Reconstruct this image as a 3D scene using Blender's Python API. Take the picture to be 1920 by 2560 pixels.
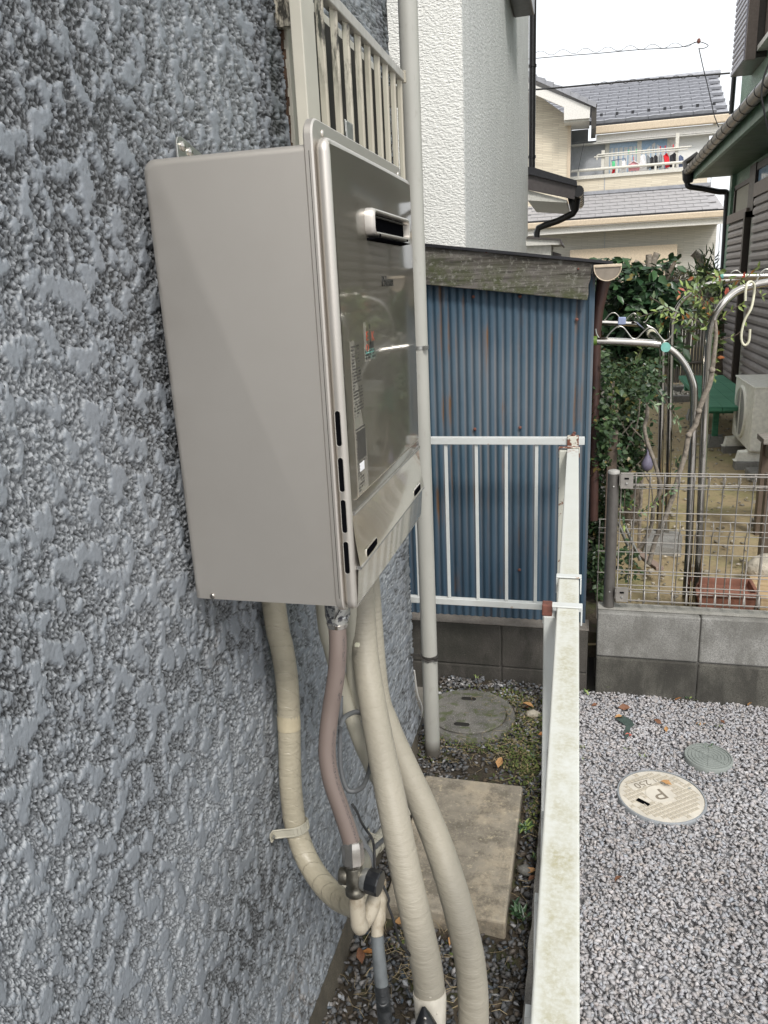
import bpy, math, random
import numpy as np
from mathutils import Vector, Matrix

for o in list(bpy.data.objects): bpy.data.objects.remove(o)
scn = bpy.context.scene
COL = scn.collection
random.seed(7); RNG = np.random.default_rng(11)
R = math.radians

# ------------------------------------------------------------------ camera
FPX = 1915.4
_d = np.array([276., 5638., 1655.]); _d /= np.linalg.norm(_d)
_y = np.array([437.5, -508., 1655.]); _y /= np.linalg.norm(_y)
_y -= _d*(_y@_d); _y /= np.linalg.norm(_y)
_z = -_d; _x = np.cross(_y, _z)
RW = np.array([_x, _y, _z])               # camera(right, down, forward) -> world
CAM = np.array([0., 0., 1.63])
cam = bpy.data.cameras.new('camera'); camo = bpy.data.objects.new('camera', cam); COL.objects.link(camo)
m = np.eye(4); m[:3, 0] = RW@[1, 0, 0]; m[:3, 1] = RW@[0, -1, 0]; m[:3, 2] = RW@[0, 0, -1]; m[:3, 3] = CAM
camo.matrix_world = Matrix(m.tolist())
cam.sensor_fit = 'VERTICAL'; cam.sensor_height = 36; cam.sensor_width = 27; cam.lens = 36*FPX/2560
cam.clip_start = 0.02; cam.clip_end = 600
scn.camera = camo
def ray(px, py): return RW@np.array([(px-960)/FPX, (py-1280)/FPX, 1.])
def hit(px, py, ax, val):
    r = ray(px, py); i = 'xyz'.index(ax); return CAM+r*((val-CAM[i])/r[i])
def dep(px, py, t): return CAM+ray(px, py)*t

# ------------------------------------------------------------------ world, sun, exposure
w = bpy.data.worlds.new('World'); scn.world = w; w.use_nodes = True
nt = w.node_tree; nt.nodes.clear()
sky = nt.nodes.new('ShaderNodeTexSky'); sky.sky_type = 'NISHITA'; sky.sun_disc = False
SUN_EL, SUN_ROT = R(48), R(153)
sky.sun_elevation = SUN_EL; sky.sun_rotation = SUN_ROT; sky.dust_density = 4.0; sky.air_density = 1.0
hs = nt.nodes.new('ShaderNodeHueSaturation'); hs.inputs['Saturation'].default_value = 0.22; hs.inputs['Value'].default_value = 1.0
mx = nt.nodes.new('ShaderNodeMix'); mx.data_type = 'RGBA'; mx.inputs[0].default_value = 0.62
mx.inputs[7].default_value = (9.6, 9.9, 10.2, 1)          # even bright cloud deck over the clear sky
bg = nt.nodes.new('ShaderNodeBackground'); bg.inputs['Strength'].default_value = 0.10
wo = nt.nodes.new('ShaderNodeOutputWorld')
nt.links.new(sky.outputs[0], hs.inputs['Color']); nt.links.new(hs.outputs[0], mx.inputs[6])
nt.links.new(mx.outputs[2], bg.inputs[0]); nt.links.new(bg.outputs[0], wo.inputs[0])
sun = bpy.data.lights.new('sun', 'SUN'); sun.energy = 1.5; sun.angle = R(12); sun.color = (1, .96, .9)
suno = bpy.data.objects.new('sun', sun); COL.objects.link(suno)
sd = Vector((math.sin(SUN_ROT)*math.cos(SUN_EL), math.cos(SUN_ROT)*math.cos(SUN_EL), math.sin(SUN_EL)))
suno.rotation_euler = sd.to_track_quat('Z', 'Y').to_euler(); suno.location = (0, 0, 30)
scn.view_settings.view_transform = 'Standard'; scn.view_settings.look = 'None'
scn.view_settings.gamma = 1; scn.view_settings.exposure = 0.80; scn.view_settings.use_curve_mapping = False
scn.render.engine = 'CYCLES'

# ------------------------------------------------------------------ materials
class N:
    def __init__(s, name):
        s.m = bpy.data.materials.new(name); s.m.use_nodes = True; s.t = s.m.node_tree
        s.b = s.t.nodes['Principled BSDF']; s.out = s.t.nodes['Material Output']
        s._tc = None
    def new(s, k, **kw):
        n = s.t.nodes.new(k)
        for a, v in kw.items(): setattr(n, a, v)
        return n
    def link(s, a, b): s.t.links.new(a, b)
    @property
    def obj(s):
        if s._tc is None: s._tc = s.new('ShaderNodeTexCoord')
        return s._tc.outputs['Object']
    @property
    def uv(s):
        if s._tc is None: s._tc = s.new('ShaderNodeTexCoord')
        return s._tc.outputs['UV']
    def mp(s, scale=(1, 1, 1), src=None, rot=(0, 0, 0)):
        n = s.new('ShaderNodeMapping'); n.inputs['Scale'].default_value = scale; n.inputs['Rotation'].default_value = rot
        s.link(src if src is not None else s.obj, n.inputs[0]); return n.outputs[0]
    def noise(s, scale, detail=3, rough=.55, vec=None, dist=0):
        n = s.new('ShaderNodeTexNoise'); n.inputs['Scale'].default_value = scale; n.inputs['Detail'].default_value = detail
        n.inputs['Roughness'].default_value = rough; n.inputs['Distortion'].default_value = dist
        s.link(vec if vec is not None else s.obj, n.inputs['Vector']); return n.outputs[0]
    def voro(s, scale, vec=None, feature='F1', out=0):
        n = s.new('ShaderNodeTexVoronoi'); n.inputs['Scale'].default_value = scale; n.feature = feature
        s.link(vec if vec is not None else s.obj, n.inputs['Vector']); return n.outputs[out]
    def wave(s, scale, vec, dist=0, direction='X', profile='SIN', detail=0):
        n = s.new('ShaderNodeTexWave'); n.bands_direction = direction; n.wave_profile = profile
        n.inputs['Scale'].default_value = scale; n.inputs['Distortion'].default_value = dist; n.inputs['Detail'].default_value = detail
        s.link(vec, n.inputs['Vector']); return n.outputs[1]
    def ramp(s, f, stops):
        n = s.new('ShaderNodeValToRGB'); el = n.color_ramp.elements
        while len(el) < len(stops): el.new(.5)
        for e, (p, c) in zip(el, stops):
            e.position = p
            if not hasattr(c, '__len__'): c = (c, c, c)
            e.color = (*c, 1)
        s.link(f, n.inputs[0]); return n.outputs[0]
    def mix(s, f, a, b, mode='MIX'):
        n = s.new('ShaderNodeMix'); n.data_type = 'RGBA'; n.blend_type = mode
        for sock, v in ((n.inputs[0], f), (n.inputs[6], a), (n.inputs[7], b)):
            if hasattr(v, 'is_output') or isinstance(v, bpy.types.NodeSocket): s.link(v, sock)
            elif isinstance(v, (int, float)): sock.default_value = v
            else: sock.default_value = (*v, 1)
        return n.outputs[2]
    def math(s, op, a, b=0.):
        n = s.new('ShaderNodeMath', operation=op)
        for sock, v in ((n.inputs[0], a), (n.inputs[1], b)):
            if isinstance(v, bpy.types.NodeSocket): s.link(v, sock)
            else: sock.default_value = v
        return n.outputs[0]
    def sep(s, src=None):
        n = s.new('ShaderNodeSeparateXYZ'); s.link(src if src is not None else s.obj, n.inputs[0]); return n.outputs
    def col(s, v):
        if isinstance(v, bpy.types.NodeSocket): s.link(v, s.b.inputs['Base Color'])
        else: s.b.inputs['Base Color'].default_value = (*v, 1)
        return s
    def rough(s, v):
        if isinstance(v, bpy.types.NodeSocket): s.link(v, s.b.inputs['Roughness'])
        else: s.b.inputs['Roughness'].default_value = v
        return s
    def bump(s, h, strength=.5, dist=.001):
        n = s.new('ShaderNodeBump'); n.inputs['Strength'].default_value = strength; n.inputs['Distance'].default_value = dist
        s.link(h, n.inputs['Height'])
        for l in list(s.t.links):
            if l.to_socket == s.b.inputs['Normal']: s.link(l.from_socket, n.inputs['Normal'])
        s.link(n.outputs[0], s.b.inputs['Normal']); return s
    def set(s, **kw):
        for k, v in kw.items(): s.b.inputs[k.replace('_', ' ')].default_value = v
        return s
    def attr(s, name):
        n = s.new('ShaderNodeAttribute'); n.attribute_name = name; return n

def simple(name, c, rough=.5, metallic=0, nscale=40, namt=.12, bump=0, bscale=200, bd=.0005):
    n = N(name); f = n.noise(nscale, 4)
    lo = tuple(v*(1-namt) for v in c); hi = tuple(min(1, v*(1+namt)) for v in c)
    n.col(n.mix(n.ramp(f, [(.3, 0.), (.7, 1.)]), lo, hi)).rough(rough).set(Metallic=metallic)
    n.rough(n.math('ADD', n.math('MULTIPLY', n.noise(nscale*.6, 3), .18), max(0, rough-.09)))
    if bump: n.bump(n.noise(bscale, 3), bump, bd)
    return n.m

M = {}
# grey sprayed stucco (relief is geometry; fine grain here)
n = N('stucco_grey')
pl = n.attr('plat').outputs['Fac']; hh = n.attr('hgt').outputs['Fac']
base = n.mix(pl, n.ramp(hh, [(.22, (.040, .041, .043)), (.36, (.155, .164, .174)), (.60, (.225, .238, .254)), (.86, (.40, .42, .44))]), (.222, .243, .270))  # sky glint painted on lump tips; shade and dirt painted into pits
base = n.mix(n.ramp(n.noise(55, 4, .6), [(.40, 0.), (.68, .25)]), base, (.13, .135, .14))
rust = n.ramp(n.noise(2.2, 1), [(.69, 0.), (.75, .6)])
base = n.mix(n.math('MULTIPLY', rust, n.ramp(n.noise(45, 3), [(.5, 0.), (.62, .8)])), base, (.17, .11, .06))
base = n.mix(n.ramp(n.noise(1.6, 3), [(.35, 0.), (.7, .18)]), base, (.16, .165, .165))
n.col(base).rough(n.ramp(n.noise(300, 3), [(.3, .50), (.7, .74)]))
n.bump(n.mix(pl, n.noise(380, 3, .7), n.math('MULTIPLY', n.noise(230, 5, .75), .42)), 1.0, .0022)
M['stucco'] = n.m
n = N('stucco_white')
v = n.mp((1, 1, 1.9)); f = n.noise(70, 3, .5, v)
n.col(n.mix(n.ramp(n.noise(.8, 4), [(.35, 0.), (.7, 1.)]), (.70, .70, .665), (.79, .79, .75))).rough(.75)
n.bump(n.ramp(f, [(.38, 0.), (.64, 1.)]), .8, .0040)
M['white_stucco'] = n.m
n = N('stucco_white_shade_side')
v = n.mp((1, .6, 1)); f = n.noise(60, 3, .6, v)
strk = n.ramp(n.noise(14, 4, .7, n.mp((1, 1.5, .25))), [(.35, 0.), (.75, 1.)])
n.col(n.mix(strk, (.56, .57, .56), (.70, .71, .69))).rough(.7)  # greyer copy of the white stucco, shade of the side wall painted in
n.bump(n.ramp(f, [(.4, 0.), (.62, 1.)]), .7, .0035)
M['white_stucco_shade_side'] = n.m
def concrete(name, c, c2, dirt, damt=.5):
    n = N(name); f = n.noise(9, 5, .6); g = n.noise(160, 3, .7)
    a = n.mix(n.ramp(f, [(.3, 0.), (.7, 1.)]), c, c2)
    a = n.mix(n.math('MULTIPLY', n.ramp(n.noise(11, 5, .7, n.mp((1, 1, .35))), [(.48, 0.), (.60, 1.)]), damt*.8), a, dirt)
    a = n.mix(n.math('MULTIPLY', n.ramp(n.noise(5, 4, .6), [(.42, 0.), (.68, 1.)]), damt), a, dirt)
    a = n.mix(n.ramp(n.noise(300, 3, .75), [(.42, 0.), (.62, .75)]), a, tuple(v*.45 for v in c))
    a = n.mix(n.ramp(n.noise(210, 2, .7), [(.62, 0.), (.75, .5)]), a, tuple(min(1, v*1.7) for v in c))
    n.col(a).rough(.9); n.bump(g, .8, .002); n.bump(n.noise(30, 4), .4, .002)
    return n.m
M['block_dark'] = concrete('block_dark', (.075, .068, .06), (.11, .10, .088), (.035, .036, .028), .8)
M['block_top'] = concrete('block_top', (.18, .16, .14), (.27, .25, .22), (.08, .07, .06), .5)
M['block_grey'] = concrete('block_grey', (.25, .245, .23), (.34, .335, .315), (.13, .125, .11), .75)
M['block_wet'] = concrete('block_wet', (.085, .08, .068), (.14, .135, .115), (.035, .033, .028), .85)
M['block_light'] = concrete('block_light', (.36, .35, .32), (.44, .43, .395), (.22, .21, .18), .5)
M['mortar'] = concrete('mortar', (.10, .095, .085), (.15, .14, .13), (.05, .05, .045), .6)
M['plinth'] = concrete('plinth', (.13, .11, .08), (.19, .165, .125), (.05, .045, .035), .8)
M['curb'] = concrete('curb', (.14, .13, .115), (.25, .235, .21), (.06, .055, .05), .8)
n = N('slab_concrete'); f = n.noise(6, 5, .65)
a = n.ramp(f, [(.3, (.19, .168, .135)), (.5, (.32, .28, .22)), (.62, (.41, .345, .255)), (.8, (.36, .33, .28))])
a = n.mix(n.ramp(n.noise(13, 6, .75), [(.46, 0.), (.62, .85)]), a, (.15, .13, .10))
a = n.mix(n.ramp(n.noise(30, 5, .7), [(.58, 0.), (.68, .7)]), a, (.52, .44, .31))
a = n.mix(n.ramp(n.noise(120, 3, .7), [(.55, 0.), (.75, .5)]), a, (.55, .48, .36))
n.col(a).rough(.85); n.bump(n.noise(110, 4, .7), .7, .002); M['slab'] = n.m
n = N('old_cover_concrete')
a = n.ramp(n.noise(14, 4), [(.3, (.10, .095, .085)), (.7, (.19, .18, .16))])
a = n.mix(n.ramp(n.voro(190), [(.0, 1.), (.34, 0.)]), a, (.42, .41, .38))
a = n.mix(n.ramp(n.noise(22, 5, .7), [(.50, 0.), (.62, .8)]), a, (.075, .09, .03))
n.col(a).rough(.9); n.bump(n.noise(200, 3), .8, .002); M['old_cover'] = n.m
M['mesh_metal'] = simple('mesh_metal', (.32, .30, .275), .4, .4)
M['post_metal'] = simple('post_metal', (.15, .14, .13), .38, .5)
M['post_cap'] = simple('post_cap', (.36, .35, .33), .45)
# painted white rail with stains
n = N('white_rail'); o = n.sep()
near = n.ramp(n.math('MULTIPLY', o[1], .5), [(.0, 1.), (.60, 1.), (.80, .55), (.97, 0.)])
blot = n.ramp(n.noise(20, 6, .72), [(.30, 0.), (.62, 1.)])
spk = n.ramp(n.noise(190, 3, .7), [(.35, 0.), (.6, 1.)])
cen = n.ramp(n.math('ABSOLUTE', n.math('ADD', n.math('ADD', o[0], .0030), n.math('MULTIPLY', o[1], .0097))), [(.009, 1.), (.0185, .2)])
st = n.math('MULTIPLY', n.math('MULTIPLY', n.math('MULTIPLY', near, blot), n.math('ADD', n.math('MULTIPLY', spk, .7), .3)), cen)
a = n.mix(n.ramp(n.noise(12, 4), [(.4, 0.), (.8, .25)]), (.60, .61, .575), (.50, .505, .46))
a = n.mix(n.math('MULTIPLY', st, .85), a, (.36, .33, .20))
a = n.mix(n.math('MULTIPLY', n.ramp(n.noise(60, 4, .6), [(.52, 0.), (.6, .9)]), n.ramp(n.math('MULTIPLY', o[1], .333), [(.84, 0.), (.89, 1.)])), a, (.30, .11, .045))
n.col(a).rough(.42); n.bump(n.noise(60, 3), .08, .001); M['white_rail'] = n.m
n = N('white_steel'); a = n.mix(n.ramp(n.noise(18, 4), [(.4, 0.), (.75, .4)]), (.58, .60, .59), (.47, .47, .43))
a = n.mix(n.ramp(n.noise(34, 4, .65), [(.66, 0.), (.72, .9)]), a, (.33, .17, .07))
n.col(a).rough(.42); M['white_steel'] = n.m
n = N('rusty_white'); a = n.mix(n.ramp(n.noise(48, 4, .6), [(.46, 0.), (.52, 1.)]), (.62, .60, .52), (.16, .055, .03))
n.col(a).rough(.6); n.bump(n.noise(150, 3), .4, .001); M['rusty_white'] = n.m
n = N('flecked_white'); n.col(n.mix(n.ramp(n.noise(30, 4, .6), [(.60, 0.), (.65, .9)]), (.52, .52, .46), (.16, .06, .03))).rough(.5); M['flecked_white'] = n.m
M['rust'] = simple('rust', (.14, .055, .04), .8, 0, 60, .4, .5)
M['dark_steel'] = simple('dark_steel', (.07, .065, .06), .5, .5)
# heater
n = N('satin_champagne'); n.col(n.mix(n.ramp(n.noise(5, 4, .6), [(.35, 0.), (.7, 1.)]), (.57, .535, .49), (.60, .565, .52))).set(Metallic=.75)
n.rough(n.ramp(n.noise(900, 2), [(.3, .37), (.7, .45)])); n.bump(n.noise(1400, 2), .12, .0002)
M['heater_body'] = n.m
n = N('heater_front'); n.col(n.mix(n.ramp(n.noise(2.5, 2), [(.3, 0.), (.7, 1.)]), (.165, .147, .118), (.195, .174, .140))).set(Metallic=.6, Coat_Weight=.9, Coat_Roughness=.05)
n.rough(.34); n.bump(n.noise(7, 2), .35, .0016); M['heater_front'] = n.m
n = N('heater_band'); n.col((.74, .68, .58)).set(Metallic=.85, Coat_Weight=.8, Coat_Roughness=.04); n.rough(.16); n.bump(n.noise(6, 2), .4, .002)
M['heater_band'] = n.m
n = N('black_hole'); n.col((.004, .004, .005)).rough(1).set(Specular_IOR_Level=0); M['black_hole'] = n.m
M['bright_edge'] = simple('bright_edge', (.75, .73, .70), .2, .9)  # pale metal that puts a highlight into the heater ridges
M['galv'] = simple('galv', (.45, .45, .43), .35, .85, 60, .2)
M['chrome'] = simple('chrome', (.50, .47, .43), .18, .95, 60, .15)
M['old_brass'] = simple('old_brass', (.16, .15, .125), .36, .9, 70, .35, .3)
n = N('foil_tape'); n.col(n.mix(n.ramp(n.noise(120, 4), [(.5, 0.), (.56, 1.)]), (.42, .42, .40), (.10, .10, .11))).set(Metallic=.7).rough(.25)
n.bump(n.voro(90), .7, .002); M['foil'] = n.m
# stickers
n = N('label_film'); n.col((.30, .28, .24)).set(Metallic=.3, Coat_Weight=.6).rough(.25); M['label_film'] = n.m
M['ink'] = simple('ink', (.03, .028, .025), .5); M['ink_red'] = simple('ink_red', (.42, .06, .025), .45)
M['ink_teal'] = simple('ink_teal', (.25, .62, .55), .2, .6); M['ink_grey'] = simple('ink_grey', (.05, .045, .04), .6)
# hoses (UV: x = around 0..1, y = metres along)
def tape(name, c, pitch, slant, bs, rough=.5, dark=.8, seams=.35):
    n = N(name); u = n.sep(n.uv)
    ph = n.math('ADD', n.math('MULTIPLY', u[1], 1/pitch), n.math('MULTIPLY', n.math('SINE', n.math('MULTIPLY', u[0], 6.2832)), slant))
    ph = n.math('ADD', ph, n.math('MULTIPLY', n.noise(9, 3), 1.2))
    fr = n.math('FRACT', ph)
    saw = n.ramp(fr, [(.0, 0.), (.06, 1.), (.5, .55), (1., .2)])
    wr = n.noise(38, 4, .6, n.mp((.5, 1.0, 3.0)))
    seam = n.math('MULTIPLY', n.ramp(fr, [(.0, 1.), (.05, 0.)]), seams)
    a = n.mix(n.ramp(n.noise(7, 4), [(.35, 0.), (.7, 1.)]), c, tuple(v*dark for v in c))
    a = n.mix(seam, a, tuple(v*.55 for v in c))
    n.col(a).rough(rough); n.bump(saw, bs, .0016); n.bump(wr, .8, .0030); n.bump(n.noise(90, 3, .6, n.mp((.6, 1, 2.4))), .35, .0012)
    return n.m
M['cream_tape'] = tape('cream_tape', (.42, .378, .285), .034, .6, .6, .36)
M['big_tape'] = tape('big_tape', (.325, .298, .240), .022, .35, .22, .55, .86, .0)
n = N('cream_plain'); n.col(n.mix(n.ramp(n.noise(9, 4), [(.35, 0.), (.7, 1.)]), (.36, .34, .275), (.42, .40, .33))).rough(.45); M['cream'] = n.m
n = N('dirty_pvc'); n.col(n.mix(n.ramp(n.noise(28, 5, .65), [(.45, 0.), (.7, 1.)]), (.37, .33, .26), (.17, .13, .08))).rough(.5); n.bump(n.noise(60, 3), .15, .001); M['dirty_pvc'] = n.m
n = N('pink_hose'); u = n.sep(n.uv)
txt = n.math('MULTIPLY', n.ramp(n.noise(1., 2, .5, n.mp((60, 420, 1), n.uv)), [(.50, 0.), (.54, 1.)]), n.ramp(n.math('ABSOLUTE', n.math('ADD', u[0], -.62)), [(.028, 1.), (.034, 0.)]))
txt = n.math('MULTIPLY', txt, n.ramp(n.noise(1, 1, .5, n.mp((1, 26, 1), n.uv)), [(.42, 0.), (.46, 1.)]))
n.col(n.mix(txt, n.mix(n.ramp(n.noise(12, 3), [(.3, 0.), (.7, 1.)]), (.138, .106, .092), (.165, .128, .112)), (.06, .05, .05))).rough(.55); M['pink'] = n.m
M['grey_cable'] = simple('grey_cable', (.10, .105, .11), .5); M['black_cable'] = simple('black_cable', (.012, .012, .013), .5)
M['black_plastic'] = simple('black_plastic', (.010, .011, .013), .3)
M['grey_tape'] = simple('grey_tape', (.10, .11, .115), .45, 0, 30, .35); M['black_tape'] = tape('black_tape', (.022, .024, .026), .03, .4, .6, .4, .7)
M['white_vinyl'] = simple('white_vinyl', (.58, .54, .46), .3, 0, 20, .15, .5, 40, .003)
# drain pipe
n = N('drain_pvc'); o = n.sep()
a = n.mix(n.ramp(n.noise(4, 4, .6, n.mp((1, 1, .4))), [(.35, 0.), (.7, 1.)]), (.33, .325, .295), (.41, .405, .37))
a = n.mix(n.ramp(n.noise(30, 5, .7, n.mp((1, 1, .5))), [(.60, 0.), (.72, .35)]), a, (.22, .20, .16))
a = n.mix(n.ramp(o[2], [(.03, .85), (.075, 0.)]), a, (.06, .05, .04))
n.col(a).rough(.42); M['drain'] = n.m
# aluminium cream
n = N('cream_alu'); o = n.sep()
mould = n.math('MULTIPLY', n.ramp(n.noise(26, 5, .75, n.mp((1, 1, .35))), [(.46, 0.), (.56, 1.)]), n.ramp(n.math('MULTIPLY', o[2], .333), [(.655, 0.), (.70, 1.)]))
mould = n.math('MULTIPLY', mould, n.ramp(n.math('MULTIPLY', o[1], .333), [(.585, 1.), (.65, 0.)]))
n.col(n.mix(mould, n.mix(n.ramp(n.noise(6, 3), [(.3, 0.), (.7, 1.)]), (.36, .33, .265), (.44, .41, .34)), (.025, .023, .018))).rough(.4); M['cream_alu'] = n.m
M['cream_frame'] = simple('cream_frame', (.46, .44, .375), .4, 0, 8, .08); M['alu_top'] = simple('alu_top', (.48, .46, .42), .35, .3)
M['dark_inside'] = simple('dark_inside', (.02, .018, .015), .7); M['sealant'] = simple('sealant', (.07, .04, .025), .9, 0, 50, .5, .6)
M['window_glass'] = simple('window_glass', (.05, .055, .05), .08)
# shed
n = N('corrugated_blue'); o = n.sep()
st = n.noise(30, 4, .7, n.mp((1, 1, .06)))
sx = n.math('ABSOLUTE', n.math('SINE', n.math('MULTIPLY', n.math('ADD', o[0], .003), math.pi/.0300)))
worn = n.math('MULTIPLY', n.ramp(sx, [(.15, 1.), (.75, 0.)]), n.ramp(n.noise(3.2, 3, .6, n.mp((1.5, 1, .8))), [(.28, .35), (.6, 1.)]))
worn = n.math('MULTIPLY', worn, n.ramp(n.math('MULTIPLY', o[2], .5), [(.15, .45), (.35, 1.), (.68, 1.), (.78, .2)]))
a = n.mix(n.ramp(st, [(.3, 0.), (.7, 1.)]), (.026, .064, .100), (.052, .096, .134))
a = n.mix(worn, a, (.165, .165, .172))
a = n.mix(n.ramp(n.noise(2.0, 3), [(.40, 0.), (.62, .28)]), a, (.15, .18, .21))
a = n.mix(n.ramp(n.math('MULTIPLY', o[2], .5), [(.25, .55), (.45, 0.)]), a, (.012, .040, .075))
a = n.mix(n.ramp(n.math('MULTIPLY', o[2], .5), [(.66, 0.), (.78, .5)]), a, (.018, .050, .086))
rs = n.math('MULTIPLY', n.ramp(n.noise(34, 3, .6, n.mp((1, 1, .05))), [(.55, 0.), (.64, 1.)]), n.ramp(n.noise(5, 3, .5, n.mp((1.3, 1, .9))), [(.46, 0.), (.60, .95)]))
a = n.mix(n.math('MULTIPLY', rs, n.ramp(sx, [(.3, 1.), (.7, .25)])), a, (.16, .085, .04))
n.col(a).rough(.62); M['corrugated'] = n.m
def wood(name, c, c2, dark, axis=0, moss=0, sc=1.):
    n = N(name); s = [34*sc, 34*sc, 34*sc]; s[axis] = 2.2*sc
    f = n.noise(1, 6, .72, n.mp(tuple(s))); s2 = [130*sc]*3; s2[axis] = 6*sc; g = n.noise(1, 4, .7, n.mp(tuple(s2)))
    a = n.mix(n.ramp(f, [(.34, 0.), (.62, 1.)]), c, c2)
    a = n.mix(n.ramp(g, [(.50, 0.), (.66, .8)]), a, dark)
    if moss:
        o = n.sep()
        low = n.ramp(n.math('ADD', n.math('MULTIPLY', n.math('ADD', o[2], n.math('MULTIPLY', o[0], .22)), 5.0), -7.62), [(.15, 1.), (.62, .12)])
        a = n.mix(n.math('MULTIPLY', n.ramp(n.noise(17, 5, .7), [(.40, 0.), (.60, .85)]), low), a, (.055, .066, .022))
        a = n.mix(n.ramp(n.noise(62, 5, .75), [(.53, 0.), (.64, .65)]), a, (.25, .245, .215))
    n.col(a).rough(.9); n.bump(g, .8, .003); n.bump(f, .8, .004)
    return n.m
M['old_board'] = wood('old_board', (.050, .043, .037), (.175, .160, .145), (.018, .015, .013), 0, 1)
M['grey_wood_z'] = wood('grey_wood_z', (.20, .185, .165), (.31, .29, .26), (.08, .07, .06), 2)
M['grey_wood_x'] = wood('grey_wood_x', (.19, .17, .15), (.28, .26, .23), (.08, .07, .06), 0)
M['grey_wood_y'] = wood('grey_wood_y', (.14, .135, .13), (.24, .23, .22), (.06, .055, .05), 1)
M['green_bench'] = wood('green_bench', (.045, .17, .10), (.07, .23, .14), (.025, .11, .065), 0, 0, .5)
M['pale_wood'] = wood('pale_wood', (.48, .34, .19), (.58, .43, .26), (.32, .20, .10), 0)
M['brown_post'] = simple('brown_post', (.105, .078, .058), .5); M['brown_pipe'] = simple('brown_pipe', (.06, .03, .024), .45)
M['brown_gutter'] = simple('brown_gutter', (.24, .205, .165), .4); M['gutter_dark'] = simple('gutter_dark', (.060, .053, .046), .32, .2)
M['black_sheet'] = simple('black_sheet', (.03, .03, .034), .35, .3)
M['black_pipe'] = simple('black_pipe', (.014, .013, .014), .3)
M['inox'] = simple('inox', (.50, .475, .44), .10, 1.0, 20, .08); M['inox_wire'] = simple('inox_wire', (.50, .49, .45), .3, .9)
M['green_cap'] = simple('green_cap', (.12, .20, .03), .5); M['teal_cap'] = simple('teal_cap', (.19, .46, .40), .4)
M['hook_white'] = simple('hook_white', (.62, .60, .46), .4)
# ground
n = N('soil_garden'); f = n.noise(2.2, 5, .65)
a = n.ramp(f, [(.3, (.24, .185, .105)), (.48, (.33, .26, .15)), (.62, (.26, .235, .11)), (.8, (.38, .31, .20))])
a = n.mix(n.ramp(n.noise(26, 4, .7), [(.5, 0.), (.7, .6)]), a, (.17, .135, .075)); a = n.mix(n.ramp(n.voro(45), [(.05, .8), (.16, 0.)]), a, (.33, .28, .20))
n.col(a).rough(.95); n.bump(n.noise(40, 5, .7), .9, .012); M['soil_garden'] = n.m
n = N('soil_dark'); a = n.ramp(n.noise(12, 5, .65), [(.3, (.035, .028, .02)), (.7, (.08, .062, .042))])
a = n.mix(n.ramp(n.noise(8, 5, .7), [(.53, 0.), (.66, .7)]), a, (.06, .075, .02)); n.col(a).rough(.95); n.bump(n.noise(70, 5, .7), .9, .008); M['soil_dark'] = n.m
n = N('gravel_bed'); n.col(n.ramp(n.voro(60, out=1), [(.2, (.42, .41, .415)), (.9, (.52, .51, .52))])).rough(.9); n.bump(n.voro(60), 1, .01); M['gravel_bed'] = n.m
M['far_ground'] = simple('far_ground', (.16, .15, .13), .9, 0, 3, .3)
def vcol(name, rough=.8, mul=1, bump=.4, bs=120, bd=.0015, trans=0):
    n = N(name); a = n.attr('Col').outputs['Color']
    a = n.mix(n.ramp(n.noise(bs*.6, 3), [(.3, 0.), (.7, .35)]), a, (.5, .5, .5), 'MULTIPLY')
    n.col(a).rough(rough); n.bump(n.noise(bs, 3), bump, bd*.6)
    if trans: n.set(Subsurface_Weight=0)
    return n.m
M['stone'] = vcol('stone', .75)
M['leaf'] = vcol('leaf_glossy', .38, bump=.1); M['litter'] = vcol('litter', .85)
M['bark'] = simple('bark', (.16, .13, .10), .9, 0, 60, .45, .9, 90, .006); M['bark_grey'] = simple('bark_grey', (.22, .19, .155), .9, 0, 70, .4, .9, 90, .003)
# houses
def siding(name, c, c2, c3):
    n = N(name); b = n.new('ShaderNodeTexBrick'); b.offset = .37; b.inputs['Scale'].default_value = 1
    b.inputs['Brick Width'].default_value = .33; b.inputs['Row Height'].default_value = .034; b.inputs['Mortar Size'].default_value = .004
    b.inputs['Color1'].default_value = (*c, 1); b.inputs['Color2'].default_value = (*c2, 1); b.inputs['Mortar'].default_value = (*c3, 1); b.inputs['Bias'].default_value = 0
    mp = n.mp((1, 1, 1), None, (R(90), 0, 0)); n.link(mp, b.inputs['Vector'])
    n.col(n.mix(n.ramp(n.noise(3, 4, .6, n.mp((1, 1, 8))), [(.3, 0.), (.7, .5)]), b.outputs[0], c)).rough(.75); n.bump(b.outputs[1], -.8, .01)
    return n.m
M['siding_tan'] = siding('siding_tan', (.70, .63, .50), (.56, .49, .38), (.40, .35, .28))
M['siding_grey'] = siding('siding_grey', (.52, .50, .45), (.42, .405, .365), (.32, .31, .28))
n = N('siding_pale'); n.col((.74, .74, .73)).rough(.8); n.bump(n.noise(30, 3, .6), .8, .01); M['siding_pale'] = n.m
M['siding_blue'] = simple('siding_blue', (.36, .375, .40), .8, 0, 20, .08, .5, 40, .006)
M['roof_tile'] = simple('roof_tile', (.29, .295, .32), .5, 0, 9, .16, .3, 60, .003); M['roof_tile_low'] = simple('roof_tile_low', (.33, .32, .325), .6, 0, 9, .15, .3, 60, .003)
M['trim_cream'] = simple('trim_cream', (.58, .48, .36), .5); M['trim_white'] = simple('trim_white', (.72, .70, .66), .5); M['soffit_white'] = simple('soffit_white', (.62, .61, .57), .6)
M['glass_sky'] = simple('glass_sky', (.30, .42, .56), .12); M['curtain'] = simple('curtain', (.55, .56, .55), .8)  # glass_sky: sky reflection painted into the pane colour
M['white_alu'] = simple('white_alu', (.62, .60, .54), .4)
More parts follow.
